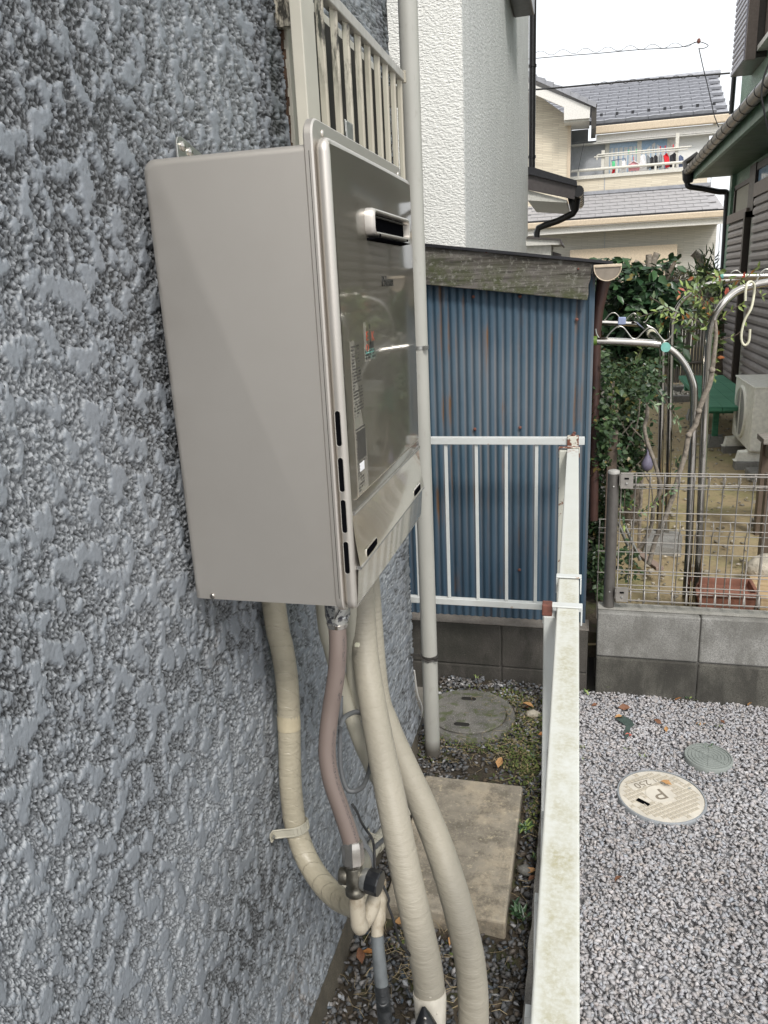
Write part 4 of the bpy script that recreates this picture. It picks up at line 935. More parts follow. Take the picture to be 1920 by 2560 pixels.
blocks(gw, 2.902, xs2, [(-.03, .165), (.168, .360)], ['block_wet', 'block_grey'], .10, .006)
MB().box((.078, 2.908, -.05), (3.1, 2.995, .352)).build('mortar', M['mortar'], gw)
MB().box((.078, 2.93, .3605), (3.1, 2.996, .364)).build('cap_render', M['block_light'], gw)
# =================================================================== wire mesh fences
def meshfence(name, base, label, y_, x0, x1, pitch, ztop, zbot, hz, r_, curl=True, bottomcurl=True):
    t = thing(name, base, label, 'fence')
    n_ = int((x1-x0)/pitch)+1
    if curl:
        d = .030
        path = []
        if bottomcurl: path += [(0, d*.1, zbot+.050), (0, -d*.2, zbot+.004), (0, -d*.9, zbot+.006), (0, -d*1.0, zbot+.020), (0, -d*.55, zbot+.046), (0, 0, zbot+.060)]
        else: path += [(0, 0, zbot)]
        path += [(0, 0, ztop-.060), (0, -d*.55, ztop-.046), (0, -d*1.0, ztop-.016), (0, -d*.75, ztop-.002), (0, -d*.1, ztop-.004), (0, d*.25, ztop-.012), (0, d*.1, ztop-.052)] if bottomcurl else [(0, 0, ztop-.068), (0, -.026, ztop-.036), (0, -.024, ztop-.006), (0, -.004, ztop)]
    else: path = [(0, 0, zbot), (0, 0, ztop)]
    repeat(MB().tube(path, r_, 6), 'upright_wire', M['mesh_metal'], t, [((x0+k*pitch, y_, 0),) for k in range(n_)], smooth=60)
    repeat(MB().tube([(x0-.004, 0, 0), (x1, 0, 0)], r_*.85, 6), 'cross_wire', M['mesh_metal'], t, [((0, y_+dy, z_),) for z_, dy in hz], smooth=60)
    return t
zt2 = hit(1600, 1182, 'y', 2.955)[2]
mf = meshfence('mesh_fence', (.6, 2.955, .36), 'front brown grey wire mesh fence with round end post on the grey block wall', 2.955, .148, 2.9, .0515, zt2, .392,
    [(zt2, -.006), (zt2-.004, -.028), (zt2-.014, .006), (zt2-.040, -.020), (zt2-.052, .004), (zt2-.060, -.002), (zt2-.155, -.0035), (zt2-.275, -.0035), (zt2-.40+.008, -.0035), (.460, -.002), (.448, -.016), (.430, .004), (.408, -.030), (.396, -.006)], .0024)
px0 = hit(1530, 1300, 'y', 2.955)[0]
ptop = hit(1532, 1178, 'y', 2.955)[2]
MB().lathe([(.0215, .355), (.0215, ptop-.006)], (px0, 2.955, 0), 22).build('end_post', M['post_metal'], mf, smooth=40)
MB().lathe([(.0225, ptop-.008), (.0228, ptop-.002), (.021, ptop+.003), (.012, ptop+.006), (.002, ptop+.0065)], (px0, 2.955, 0), 22).build('post_cap', M['post_cap'], mf, smooth=40)
for zc in (ptop-.055, .435): MB().lathe([(.0032, 0), (.0032, -.002), (.001, -.003)], (px0, 2.9335, zc), 8, 'y').build('rivet', M['galv'], mf)
for zc in (zt2-.024, .430):
    MB().box((px0+.024, 2.922, zc-.026), (px0+.070, 2.925, zc+.030)).box((px0+.024, 2.921, zc-.030), (px0+.070, 2.930, zc-.026)).box((px0+.024, 2.921, zc+.026), (px0+.070, 2.930, zc+.030)).box((px0+.020, 2.925, zc-.02), (px0+.030, 2.955, zc+.02)).build('clamp_plate', M['mesh_metal'], mf, bevel=.001)
    MB().box((px0+.038, 2.9195, zc+.006), (px0+.054, 2.922, zc+.012)).build('clamp_slot', M['black_hole'], mf)
    MB().lathe([(.004, 0), (.004, -.003), (.001, -.004)], (px0+.046, 2.9215, zc-.010), 8, 'y').build('clamp_bolt', M['galv'], mf)
yb = 3.16; zt3 = hit(1600, 1300, 'y', yb)[2]; xb0 = hit(1498, 1330, 'y', yb)[0]
meshfence('mesh_fence', (.6, yb, .2), 'second lower wire mesh fence standing close behind the first', yb, xb0, 3.0, .0625, zt3, -.1,
    [(zt3, -.003), (zt3-.030, -.026), (zt3-.058, -.006), (zt3-.140, -.003), (zt3-.235, -.003)], .0024, True, False)

# =================================================================== blue corrugated shed
sh = thing('corrugated_shed', (-.3, 3.5, 0), 'small shed of blue corrugated sheet with a weathered mossy board under its roof', 'shed')
def cfn(u, v):
    x = -.73+u*(.018+.73); return (x, 3.012+.0034*math.cos(2*math.pi*(x+.003)/.0300), .262+v*1.40)
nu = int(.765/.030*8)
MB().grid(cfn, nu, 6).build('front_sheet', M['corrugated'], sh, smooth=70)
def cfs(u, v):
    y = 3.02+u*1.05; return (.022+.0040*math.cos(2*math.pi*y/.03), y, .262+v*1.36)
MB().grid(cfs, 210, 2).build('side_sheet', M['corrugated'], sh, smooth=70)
MB().prism([(.012, 3.004), (.029, 3.004), (.031, 3.006), (.031, 3.040), (.029, 3.040), (.028, 3.008), (.012, 3.007)], 'z', .262, 1.64).build('corner_trim', M['corrugated'], sh)
MB().box((-.75, 3.03, .25), (.012, 4.08, 1.62)).build('core', M['dark_inside'], sh)
def zl(px, py, y): return hit(px, py, 'y', y)[2]
bx0, bx1 = -.76, hit(1478, 700, 'y', 2.965)[0]
za, zb_ = hit(1068, 617, 'y', 2.965), hit(1478, 656, 'y', 2.965); sl_t = (zb_[2]-za[2])/(zb_[0]-za[0])
zc_, zd_ = hit(1070, 712, 'y', 2.965), hit(1468, 751, 'y', 2.965); sl_b = (zd_[2]-zc_[2])/(zd_[0]-zc_[0])
def bt(x): return za[2]+(x-za[0])*sl_t
def bb(x): return zc_[2]+(x-zc_[0])*sl_b
pb = [(bx0, bb(bx0)), (bx1-.012, bb(bx1-.012)), (bx1-.008, bb(bx1)+.02), (bx1-.009, bb(bx1)+.055), (bx1-.002, bb(bx1)+.075), (bx1, bt(bx1)-.02), (bx1, bt(bx1)), (bx0, bt(bx0))]
bd = MB().prism(pb, 'y', 2.965, 2.990).build('fascia_board', M['old_board'], sh, bevel=.003)
rt = [(bx0, bt(bx0)+.001), (hit(1532, 660, 'y', 2.965)[0], bt(hit(1532, 660, 'y', 2.965)[0])+.001)]
MB().prism([rt[0], rt[1], (rt[1][0], rt[1][1]+.010), (rt[0][0], rt[0][1]+.010)], 'y', 2.952, 4.1).build('roof_sheet', M['black_sheet'], sh)
MB().prism([(bx1+.003, bt(bx1)-.050), (rt[1][0]-.03, rt[1][1]-.028), (rt[1][0]-.01, rt[1][1]-.002), (bx1+.003, bt(bx1)-.002)], 'y', 2.985, 4.05).build('eave_batten', M['black_sheet'], sh)
for px_, py_ in ((1183, 742), (1300, 741), (1442, 799), (1187, 1073), (1300, 1069), (1436, 1083), (1298, 1425)):
    p = hit(px_, py_, 'y', 3.004); MB().lathe([(.0065, 0), (.0065, -.002), (.003, -.005)], (p[0], 3.0055, p[2]), 10, 'y').build('roofing_nail', M['rust'], sh)
for px_, py_ in ((1216, 630), (1460, 650), (1446, 672)):
    p = hit(px_, py_, 'y', 2.962); MB().lathe([(.004, 0), (.004, -.003), (.001, -.004)], (p[0], 2.964, p[2]), 8, 'y').build('board_nail', M['rust'], sh)
# gutter and brown pipe of the shed
gt = thing('shed_gutter', (.09, 3.5, 1.6), 'brown half round gutter with a flat end stop at the right of the shed roof', 'gutter')
gcx = hit(1519, 668, 'y', 2.955)[0]; gcz = hit(1519, 668, 'y', 2.955)[2]; gr = (hit(1553, 668, 'y', 2.955)[0]-hit(1485, 668, 'y', 2.955)[0])/2
arc = [(gcx+gr*math.cos(R(a)), gcz+gr*math.sin(R(a))) for a in range(180, 361, 12)]
MB().prism(arc+[(gcx+gr*1.02, gcz+.006), (gcx-gr*1.02, gcz+.006)], 'y', 2.955, 2.965).build('end_stop', M['brown_gutter'], gt, smooth=30)
MB().tube([(x_, 2.953, z_) for x_, z_ in arc], .0022, 6).build('rim', M['trim_cream'], gt, smooth=60)
MB().box((gcx-gr*1.05, 2.950, gcz+.000), (gcx+gr*1.05, 2.958, gcz+.010)).build('top_lip', M['trim_cream'], gt, bevel=.002)
ga = [(gcx+gr*.97*math.cos(R(a)), gcz+gr*.97*math.sin(R(a))) for a in range(180, 361, 12)]; gb_ = [(gcx+gr*.90*math.cos(R(a)), gcz+gr*.90*math.sin(R(a))) for a in range(360, 179, -12)]
MB().prism(ga+gb_, 'y', 2.966, 4.1).build('trough', M['brown_gutter'], gt, smooth=30)
bp = thing('brown_downpipe', (.08, 3.1, 0), 'dark reddish brown downpipe under the shed gutter', 'downpipe')
bq = [hit(1505, 722, 'y', 3.42), hit(1496, 775, 'y', 3.42), hit(1491, 830, 'y', 3.42), hit(1488, 1000, 'y', 3.42), hit(1484, 1300, 'y', 3.42)]
MB().tube([(gcx, 3.42, gcz-gr*.85)]+[tuple(p) for p in bq], [.030, .026, .021, .0195, .0195, .0195], 16).build('pipe', M['brown_pipe'], bp, smooth=50)

# =================================================================== slab and covers
slb = MB().box((-.484, 1.605, -.02), (-.160, 2.178, .047)).build('concrete_slab', M['slab'], None, bevel=.006); tag(slb, 'rectangular sandy stained concrete slab lying on the dark gravel by the thick pipes', 'slab')
oc = thing('old_round_cover', (-.405, 2.63, 0), 'old round concrete drain cover with two hand slots, half grown over', 'manhole cover')
MB().lathe([(.150, -.01), (.150, .020), (.156, .024), (.178, .022), (.183, .012), (.186, -.02)], (-.405, 2.63, 0), 40).build('ring', M['old_cover'], oc, smooth=40)
MB().lathe([(.147, .0), (.147, .024), (.143, .028), (.001, .029)], (-.405, 2.63, 0), 40).build('lid', M['old_cover'], oc, smooth=30)
for yy_ in (2.535, 2.725): MB().loft([[(a, b, .0285) for a, b in rrect(-.445, -.385, yy_-.013, yy_+.013, .012, 4)], [(a, b, .0298) for a, b in rrect(-.443, -.387, yy_-.011, yy_+.011, .011, 4)]]).build('hand_slot', M['dark_inside'], oc)
mc = thing('cream_manhole_cover', (.277, 2.262, 0), 'cream round plastic manhole cover with raised waffle grid, grey rim and dark slot', 'manhole cover')
mx_, my_ = .277, 2.262; RO = .139
MB().lathe([(RO, -.01), (RO, .012), (RO-.003, .016), (RO-.007, .016), (RO-.007, .008)], (mx_, my_, 0), 56).build('rim', simple('rim_blue_grey', (.25, .265, .28), .6), mc, smooth=40)
MB().lathe([(RO-.008, .0), (RO-.008, .0135), (RO-.010, .0148), (.001, .0148)], (mx_, my_, 0), 56).build('lid', M['cover_cream'], mc, smooth=30)
pc_ = []; pit = .0168; ang = R(38)
for i in range(-8, 9):
    for j in range(-8, 9):
        u, v = i*pit, j*pit; x = u*math.cos(ang)-v*math.sin(ang); y = u*math.sin(ang)+v*math.cos(ang); 
        if math.hypot(x, y) > RO-.021 or math.hypot(x+.004, y-.004) < .0475: continue
        if abs(x*math.cos(R(-52))+y*math.sin(R(-52))) < .03 and False: continue
        # keep the marked field, the slots clear
        a_ = x+.055; b_ = y-.050
        ra = a_*math.cos(R(40))+b_*math.sin(R(40)); rb = -a_*math.sin(R(40))+b_*math.cos(R(40))
        if abs(ra) < .046 and abs(rb) < .017: continue
        if abs(x+.058) < .026 and abs(y+.045) < .018: continue
        if abs(x-.045) < .028 and abs(y-.058) < .016: continue
        pc_.append(((mx_+x, my_+y, .0150), (0, 0, ang)))
pk = MB().box((-.0058, -.0058, 0), (.0058, .0058, .0010)); repeat(pk, 'waffle_pocket', M['cover_pocket'], mc, pc_[:290])
pk2 = MB()
for (p_, r_) in pc_: 
    c__, s__ = math.cos(ang), math.sin(ang)
    for (ax0, ay0, ax1, ay1) in ((-.0072, .0058, .0072, .0072), (.0058, -.0072, .0072, .0058)):
        q_ = [(ax0, ay0), (ax1, ay0), (ax1, ay1), (ax0, ay1)]
        vv = [(p_[0]+a*c__-b*s__, p_[1]+a*s__+b*c__, .0149) for a, b in q_]+[(p_[0]+a*c__-b*s__, p_[1]+a*s__+b*c__, .0172) for a, b in q_]
        pk2.add(vv, [(4, 5, 6, 7), (0, 1, 5, 4), (1, 2, 6, 5), (2, 3, 7, 6), (3, 0, 4, 7)])
o = pk2.build('waffle_ribs', M['cover_cream'], mc); o['kind'] = 'stuff'
MB().lathe([(.044, .0148), (.044, .0168), (.001, .0170)], (mx_-.004, my_+.004, 0), 36).build('boss', M['cover_cream'], mc, smooth=30)
def flat(x_, y_, z_, rz, s=1): return Matrix.Translation((x_, y_, z_))@Matrix.Rotation(rz, 4, 'Z')@Matrix.Diagonal((s, s, 1, 1))
text_mesh('P', .080, M['cover_groove'], 'marking', mc, flat(mx_-.006, my_+.004, .0172, R(212))@Matrix.Diagonal((1.1, .9, 1, 1)), .0003)
text_mesh('250', .040, M['cover_groove'], 'marking', mc, flat(mx_-.055, my_+.050, .0152, R(214)), .0003)
fr_ = MB()
for (a, b, c2, d2) in ((-.050, -.020, .050, -.0185), (-.050, .0185, .050, .020), (-.050, -.0185, -.0485, .0185), (.0485, -.0185, .050, .0185)): fr_.box((mx_-.055+a, my_+.050+b, .0150), (mx_-.055+c2, my_+.050+d2, .0158), Matrix.Rotation(R(214), 3, 'Z'), (mx_-.055, my_+.050, .015))
fr_.build('marking_frame', M['cover_groove'], mc)
rs_ = Matrix.Rotation(R(-35), 3, 'Z')
MB().box((mx_-.085, my_-.058, .0150), (mx_-.033, my_-.036, .0158), rs_).build('slot_frame', M['cover_pocket'], mc); MB().box((mx_-.080, my_-.055, .0158), (mx_-.038, my_-.039, .0166), rs_).build('slot', M['black_hole'], mc)
MB().box((mx_+.015, my_+.047, .0150), (mx_+.075, my_+.067, .0158), rs_).build('recess', M['cover_pocket'], mc); MB().lathe([(.006, .0150), (.006, .0160), (.001, .0162)], (mx_+.092, my_+.055, 0), 14).build('plug', M['cover_grey'], mc)
gc = thing('grey_round_cover', (.452, 2.5, 0), 'small grey round plastic cover with ring grooves standing proud of the pale gravel', 'manhole cover')
MB().lathe([(.079, -.01), (.079, .022), (.077, .0255), (.0735, .0255), (.0735, .022), (.001, .0235)], (.452, 2.5, 0), 40).build('lid', M['cover_grey'], gc, smooth=30)
for r_ in (.018, .030, .042, .054, .066): MB().tube([(.452+r_*math.cos(R(a)), 2.5+r_*math.sin(R(a)), .0236) for a in range(0, 361, 12)], .0011, 4, False).build('ring_rib', M['cover_grey'], gc, smooth=30)
for a in (20, 80, 140): MB().box((.452-.066, 2.4992, .0236), (.452+.066, 2.5008, .0248), Matrix.Rotation(R(a), 3, 'Z')).build('cross_rib', M['cover_grey'], gc)
for o_ in list(mc.children)+list(gc.children): o_.location.z -= .007
gs = MB().add([(.150, 2.700, .0125), (.175, 2.722, .016), (.205, 2.700, .015), (.218, 2.660, .016), (.200, 2.640, .014), (.195, 2.590, .016), (.182, 2.560, .015), (.176, 2.600, .014), (.186, 2.650, .015)], [(8, 1, 0), (8, 2, 1), (8, 3, 2), (8, 4, 3), (8, 5, 4), (8, 7, 5), (7, 6, 5)]).build('ground_cloth_scrap', M['green_sheet'], None); tag(gs, 'scrap of dark green weed cloth showing through the pale gravel', 'weed cloth')

# =================================================================== white stuccoed house beyond the shed
ww = thing('white_house', (-2, 6, 0), 'tall white stuccoed house behind the shed, side toned pale grey as shade', 'house')
WXc = hit(1160, 300, 'y', 4.12)[0]; WYe = hit(1321, 300, 'x', WXc)[1]
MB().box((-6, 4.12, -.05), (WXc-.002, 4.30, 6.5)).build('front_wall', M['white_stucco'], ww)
MB().box((-6, 4.301, -.05), (WXc, WYe, 6.5)).box((WXc-.0015, 4.121, -.05), (WXc, 4.301, 6.5)).build('side_wall', M['white_stucco_shade_side'], ww)
vt = [hit(1258, -10, 'x', WXc), hit(1280, 30, 'x', WXc)]
vy0, vy1, vz = vt[0][1], vt[1][1]+.15, vt[1][2]
MB().box((WXc+.002, vy0, vz), (WXc+.16, vy1, vz+.35)).box((WXc+.002, vy0-.03, vz+.02), (WXc+.10, vy0, vz+.3)).build('wall_vent', M['gutter_dark'], ww, bevel=.01)
bpd = thing('black_downpipe', (WXc, WYe, 2), 'long thin black downpipe on the far corner of the white house', 'downpipe')
q0 = hit(1331, 200, 'y', WYe+.1); yq = WYe+.1
zlo = hit(1331, 425, 'y', yq)[2]
MB().tube([(q0[0], yq, zlo), (q0[0], yq, 5.4)], .034, 14).build('pipe', M['black_pipe'], bpd, smooth=40)
for py_ in (165, 392): z_ = hit(1331, py_, 'y', yq)[2]; MB().lathe([(.041, z_-.012), (.041, z_+.012)], (q0[0], yq, 0), 14).build('collar', M['black_pipe'], bpd, smooth=40)
# lean-to roof with gutter
lt = thing('lean_to_roof', (WXc+.2, yq, 2.8), 'small brown lean to roof on the side of the white house with black gutter and pipe', 'roof')
YL = WYe+.02
def L(px, py, y=YL): p = hit(px, py, 'y', y); return (p[0], p[2])
A_, B_, Cc, D_ = L(1317, 432), L(1441, 468), L(1425, 500), L(1318, 472)
MB().prism([L(1316, 433), L(1440, 465), L(1436, 498), L(1318, 474)], 'y', YL, YL+.03).build('barge_board', M['roof_brown'], lt)
MB().prism([L(1314, 418), L(1330, 418), L(1442, 452), L(1443, 466), L(1314, 434)], 'y', YL-.03, YL+1.6).build('roof_slab', M['black_sheet'], lt)
MB().prism([L(1318, 474), L(1418, 500), L(1416, 506), L(1318, 500)], 'y', YL+.031, YL+1.6).build('soffit', M['soffit_white'], lt)
e0 = L(1438, 478)
for k in range(6): 
    MB().lathe([(.052, YL+.02+k*.25), (.052, YL+.25+k*.25)], (e0[0]+.03, 0, e0[1]), 14, 'y').build('gutter_length', M['gutter_dark'], lt, smooth=40)
    MB().lathe([(.056, YL+.015+k*.25), (.056, YL+.03+k*.25)], (e0[0]+.03, 0, e0[1]), 14, 'y').build('gutter_joint', M['black_pipe'], lt, smooth=40)
pth = [hit(1436, 505, 'y', YL+.3), hit(1436, 525, 'y', YL+.3), hit(1432, 534, 'y', YL+.3), hit(1395, 552, 'y', YL+.3), hit(1360, 564, 'y', YL+.3), hit(1346, 570, 'y', YL+.3), hit(1342, 582, 'y', YL+.3), hit(1342, 605, 'y', YL+.3)]
MB().tube(pth, [.06, .045, .035, .033, .033, .033, .033, .033], 12).build('black_pipe', M['black_pipe'], lt, smooth=50)
MB().tube([pth[0]+np.array([0, 0, .10]), pth[0]+np.array([0, 0, -.02])], [.085, .055], 10).build('hopper', M['black_pipe'], lt, smooth=40)
bxh = thing('small_roofed_box', (WXc+.2, YL, 2), 'small white box with thin brown roof at the foot of the lean to', 'gas meter box')
YB = YL-1.2
def Lb(px, py): p = hit(px, py, 'y', YB); return (p[0], p[2])
MB().prism([Lb(1316, 612), Lb(1378, 613), Lb(1378, 650), Lb(1316, 655)], 'y', YB, YB+.5).build('box', M['soffit_white'], bxh)
MB().prism([Lb(1316, 597), Lb(1400, 601), Lb(1404, 611), Lb(1400, 612), Lb(1316, 615)], 'y', YB-.06, YB+.55).build('eave', M['soffit_white'], bxh); MB().prism([Lb(1318, 593), Lb(1402, 598), Lb(1408, 613), Lb(1404, 614), Lb(1399, 601), Lb(1318, 597)], 'y', YB-.08, YB+.6).build('roof', M['roof_brown'], bxh)
MB().prism([Lb(1380, 628), Lb(1402, 634), Lb(1402, 644), Lb(1380, 643)], 'y', YB+.1, YB+.2).build('meter', M['roof_brown'], bxh)

# =================================================================== far house with balcony
FH = thing('balcony_house', (1, 20, 0), 'far two storey house with tan stone siding, dark tiled roofs and a balcony of laundry', 'house')
def F(px, py, y): p = hit(px, py, 'y', y); return (p[0], p[2])
YW, YG, YBc, YU = 19.42, 18.6, 18.8, 20.0
# ground floor wall and upper wall
zlw = F(1500, 575, 18.3)[1]
MB().box((-3.5, 18.3, -.05), (2.62, 18.45, 2.70)).build('ground_floor_wall', M['siding_grey'], FH)
for px_ in (1511, 1797): 
    p = F(px_, 620, 18.3); MB().box((p[0]-.008, 18.290, 0), (p[0]+.008, 18.2995, 2.7)).build('siding_joint', M['siding_blue'], FH)
sg = [F(1425, 628, 18.24), F(1693, 602, 18.24)]
MB().box((sg[0][0], 18.12, sg[0][1]-.36), (sg[1][0], 18.298, sg[0][1]+.02)).build('shutter_box', M['trim_cream'], FH, bevel=.02)
MB().box((sg[0][0]-.0, 18.16, -.02), (sg[1][0], 18.29, sg[0][1]-.44)).build('shutter_panel', M['trim_cream'], FH); MB().box((sg[0][0], 18.14, sg[0][1]-.44), (sg[1][0], 18.298, sg[0][1]-.37)).build('shutter_rail', M['trim_white'], FH)
MB().box((sg[1][0]-.09, 18.10, -.02), (sg[1][0]+.0, 18.2, sg[0][1]-.37)).build('side_channel', M['trim_white'], FH)
# lower roof: shingles
e_l = F(1600, 536, 17.75); z_e = e_l[1]; rdg = F(1600, 478, 18.85); z_r = rdg[1]
slope = (z_r-z_e)/(18.85-17.75); ang_ = math.atan(slope); Ls = math.hypot(1.10, z_r-z_e)
XL0, XR0 = -1.35, 2.62
MB().add([(XL0, 17.75, z_e-.01), (XR0+.05, 17.75, z_e-.01), (XR0-.12, 18.85, z_r-.01), (XL0, 18.85, z_r-.01)], [(0, 1, 2, 3)]).build('lower_roof_deck', M['roof_tile_low'], FH)
ncs = 7; ch = Ls/ncs; tw = .300
tl = MB().add([(0, 0, .016), (tw-.008, 0, .016), (tw-.008, ch*1.05, .002), (0, ch*1.05, .002), (0, 0, 0), (tw-.008, 0, 0)], [(0, 1, 2, 3), (4, 5, 1, 0)])
poses = []
for c in range(ncs):
    y_ = 17.75+1.10*c/ncs; z_ = z_e+(z_r-z_e)*c/ncs; xr_ = XR0+.03-.15*c/ncs
    x_ = XL0+(c % 2)*tw/2
    while x_+tw < xr_: poses.append(((x_, y_, z_), (ang_, 0, 0))); x_ += tw
repeat(tl, 'shingle', M['roof_tile_low'], FH, poses)
MB().box((XL0, 18.80, z_r-.0), (XR0-.1, 18.98, z_r+.07)).build('roof_flashing', M['roof_tile'], FH)
MB().box((XL0, 17.66, z_e-.155), (XR0+.08, 17.75, z_e-.03)).build('gutter', M['trim_cream'], FH, bevel=.02)
MB().box((XL0, 17.752, z_e-.28), (XR0+.05, 17.80, z_e-.157)).build('fascia', M['trim_white'], FH)
MB().box((XL0, 17.80, z_e-.27), (XR0, 18.30, z_e-.25)).build('soffit', M['soffit_white'], FH)
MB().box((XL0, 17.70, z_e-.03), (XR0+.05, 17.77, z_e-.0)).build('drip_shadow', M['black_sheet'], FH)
# balcony front
bt0 = F(1450, 452, 18.9); bt1 = F(1700, 422, 18.9)
zbt = (F(1433, 446, 18.9)[1]+F(1705, 421, 18.9)[1])/2; xbl = F(1427, 450, 18.9)[0]
MB().box((xbl-.02, 18.9, z_r-.02), (2.45, 19.0, zbt-.05)).build('balcony_front', M['siding_tan'], FH)
MB().box((xbl-.06, 18.86, zbt-.05), (2.48, 19.04, zbt+.02)).build('balcony_coping', M['white_alu'], FH)
pj = F(1511, 470, 18.9); MB().box((pj[0]-.008, 18.892, z_r), (pj[0]+.008, 18.8995, zbt-.06)).build('siding_joint', M['siding_blue'], FH)
zrl = F(1433, 428, 18.95)[1]
MB().tube([(xbl+.0, 18.95, zrl), (2.45, 18.95, zrl)], .030, 8).build('handrail', M['white_alu'], FH, smooth=50)
repeat(MB().box((-.02, -.02, 0), (.02, .02, zrl-zbt)), 'rail_post', M['white_alu'], FH, [((x_, 18.95, zbt),) for x_ in (xbl+.16, xbl+.98, xbl+1.78, 1.75, 2.2)])
# upper wall and window
YGf = 18.45
gx1 = F(1426, 400, YGf)[0]
zue = F(1600, 300, 19.1)[1]; z_ueave = (F(1488, 312, 19.2)[1]+F(1822, 276, 19.2)[1])/2
zw0 = z_r
MB().box((xbl-.02, YW, zw0), (2.05+.45, YW+.1, z_ueave-.30)).build('upper_wall', M['siding_pale'], FH)
MB().box((gx1-.05, 18.60, z_r-.02), (gx1-.006, YW, z_ueave-.02)).box((gx1-.05, YW+.001, z_r), (xbl+.35, YW+.08, z_ueave-.05)).build('recess_side', M['siding_blue'], FH)
MB().box((xbl-.02, YW-.008, zw0), (F(1512, 400, YW)[0], YW-.001, z_ueave-.31)).build('wall_corner_panel', M['siding_blue'], FH)
for px_ in (1512, 1782): p = F(px_, 380, YW); MB().box((p[0]-.008, YW-.012, zw0), (p[0]+.008, YW-.002, z_ueave-.31)).build('siding_joint', M['siding_blue'], FH)
wa, wb = F(1513, 352, YW), F(1676, 336, YW); zt_ = (wa[1]+wb[1])/2
MB().box((wa[0], YW-.05, zw0+.1), (wb[0], YW-.013, zt_)).build('window_frame', M['white_alu'], FH, bevel=.01)
g0, g1, g2, g3 = F(1523, 400, YW)[0], F(1591, 400, YW)[0], F(1602, 400, YW)[0], F(1665, 400, YW)[0]
MB().box((g0, YW-.058, zw0+.15), (g1, YW-.0505, zt_-.07)).build('window_pane', M['glass_sky'], FH); MB().box((g2, YW-.062, zw0+.15), (g3, YW-.0505, zt_-.05)).build('window_pane', M['glass_sky'], FH)
MB().box((g1, YW-.068, zw0+.12), (g2, YW-.0505, zt_-.04)).build('meeting_stile', M['white_alu'], FH)
cu_ = MB().grid(lambda u, v: (g0+.02+u*(g1-g0-.04), YW-.0605-.004*math.sin(u*34), zw0+.12+v*(zt_-zw0-.30)), 60, 1).build('curtain', M['curtain'], FH, smooth=60)
MB().grid(lambda u, v: (g2+.02+u*(g3-g2-.04), YW-.0645-.004*math.sin(u*30), zw0+.12+v*(zt_-zw0-.26-.18*abs(2*u-1))), 60, 1).build('curtain', M['curtain'], FH, smooth=60)
# upper roof
ue0 = F(1488, 312, 19.2); ue1 = F(1822, 276, 19.2); z_ue = (ue0[1]+ue1[1])/2; XU0 = ue0[0]-.02; XU1 = ue1[0]
yr = 22.6; zr_ = F(1800, 187, yr)[1]; Lu = math.hypot(yr-19.2, zr_-z_ue); au = math.atan2(zr_-z_ue, yr-19.2)
xr_top = F(1795, 187, yr)[0]; nc = 12; chh = Lu/nc; twu = .46
MB().add([(XU0-1.4, 19.2, z_ue-.02), (XU1, 19.2, z_ue-.02), (xr_top, yr, zr_-.02), (XU0-1.9, yr, zr_-.02)], [(0, 1, 2, 3)]).build('upper_roof_deck', M['roof_tile'], FH)
tu = MB().add([(0, 0, .055), (twu*.25, 0, .070), (twu-.01, 0, .055), (twu-.01, chh*1.06, .004), (twu*.25, chh*1.06, .016), (0, chh*1.06, .004), (0, 0, 0), (twu-.01, 0, 0)], [(0, 1, 4, 5), (1, 2, 3, 4), (6, 7, 2, 1, 0)])
poses = []
for c in range(nc):
    f = c/nc; y_ = 19.2+(yr-19.2)*f; z_ = z_ue+(zr_-z_ue)*f; xe = XU1+(xr_top-XU1)*f
    x_ = xe-twu*(1 if c % 2 else 1.5); 
    while x_ > XU0-1.2-.5*f: poses.append(((x_, y_, z_), (au, 0, 0))); x_ -= twu
repeat(tu, 'roof_tile', M['roof_tile'], FH, poses[:290])
MB().tube([(XU0-1.2, yr, zr_+.03), (xr_top+.05, yr, zr_+.03)], .09, 8).build('ridge', M['roof_tile'], FH, smooth=50)
repeat(MB().box((-.03, -.03, 0), (.03, .03, .07)), 'snow_guard', M['black_sheet'], FH, [((XU0+.15+k*.335, 19.2+(yr-19.2)*1.45/nc, z_ue+(zr_-z_ue)*1.45/nc+.03),) for k in range(11)])
MB().box((XU0, 19.08, z_ue-.22), (XU1+.03, 19.19, z_ue-.06)).build('gutter', M['trim_cream'], FH, bevel=.02)
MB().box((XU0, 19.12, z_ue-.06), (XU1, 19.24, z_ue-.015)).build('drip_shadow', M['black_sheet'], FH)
MB().box((XU0+.05, 19.2, z_ue-.38), (XU1, 19.26, z_ue-.225)).build('fascia', M['trim_white'], FH); MB().box((xbl-.1, 19.2, z_ue-.40), (XU1-.05, YW+.1, z_ue-.37)).build('soffit', M['soffit_white'], FH)
# gable wing on the left
MB().prism([(-3.2, 2.0), (gx1, 2.0), (gx1, F(1430, 296, YGf)[1]), F(1338, 232, YGf), (-3.2, F(1338, 232, YGf)[1]+.9)], 'y', YGf+.02, YGf+.12).build('gable_wall', M['siding_tan'], FH)
MB().box((F(1418, 400, YGf)[0], YGf, 2.0), (gx1, YGf+.019, F(1430, 300, YGf)[1])).build('corner_trim', M['trim_cream'], FH)
YV = 18.0
MB().prism([F(1300, 185, YV), F(1318, 205, YV), F(1476, 268, YV), F(1474, 295, YV), F(1410, 300, YV), F(1410, 268, YV), F(1318, 228, YV), F(1300, 220, YV)], 'y', YV, YV+.06).build('barge_board', M['trim_white'], FH)
MB().prism([F(1410, 300, YV), F(1474, 295, YV), F(1474, 300, YV), F(1410, 305, YV)], 'y', YV+.061, YV+1.0).build('eave_soffit', M['soffit_white'], FH)
ga0, ga1 = np.array(F(1300, 176, YV)), np.array(F(1490, 262, YV)); gl_ = np.linalg.norm(ga1-ga0)
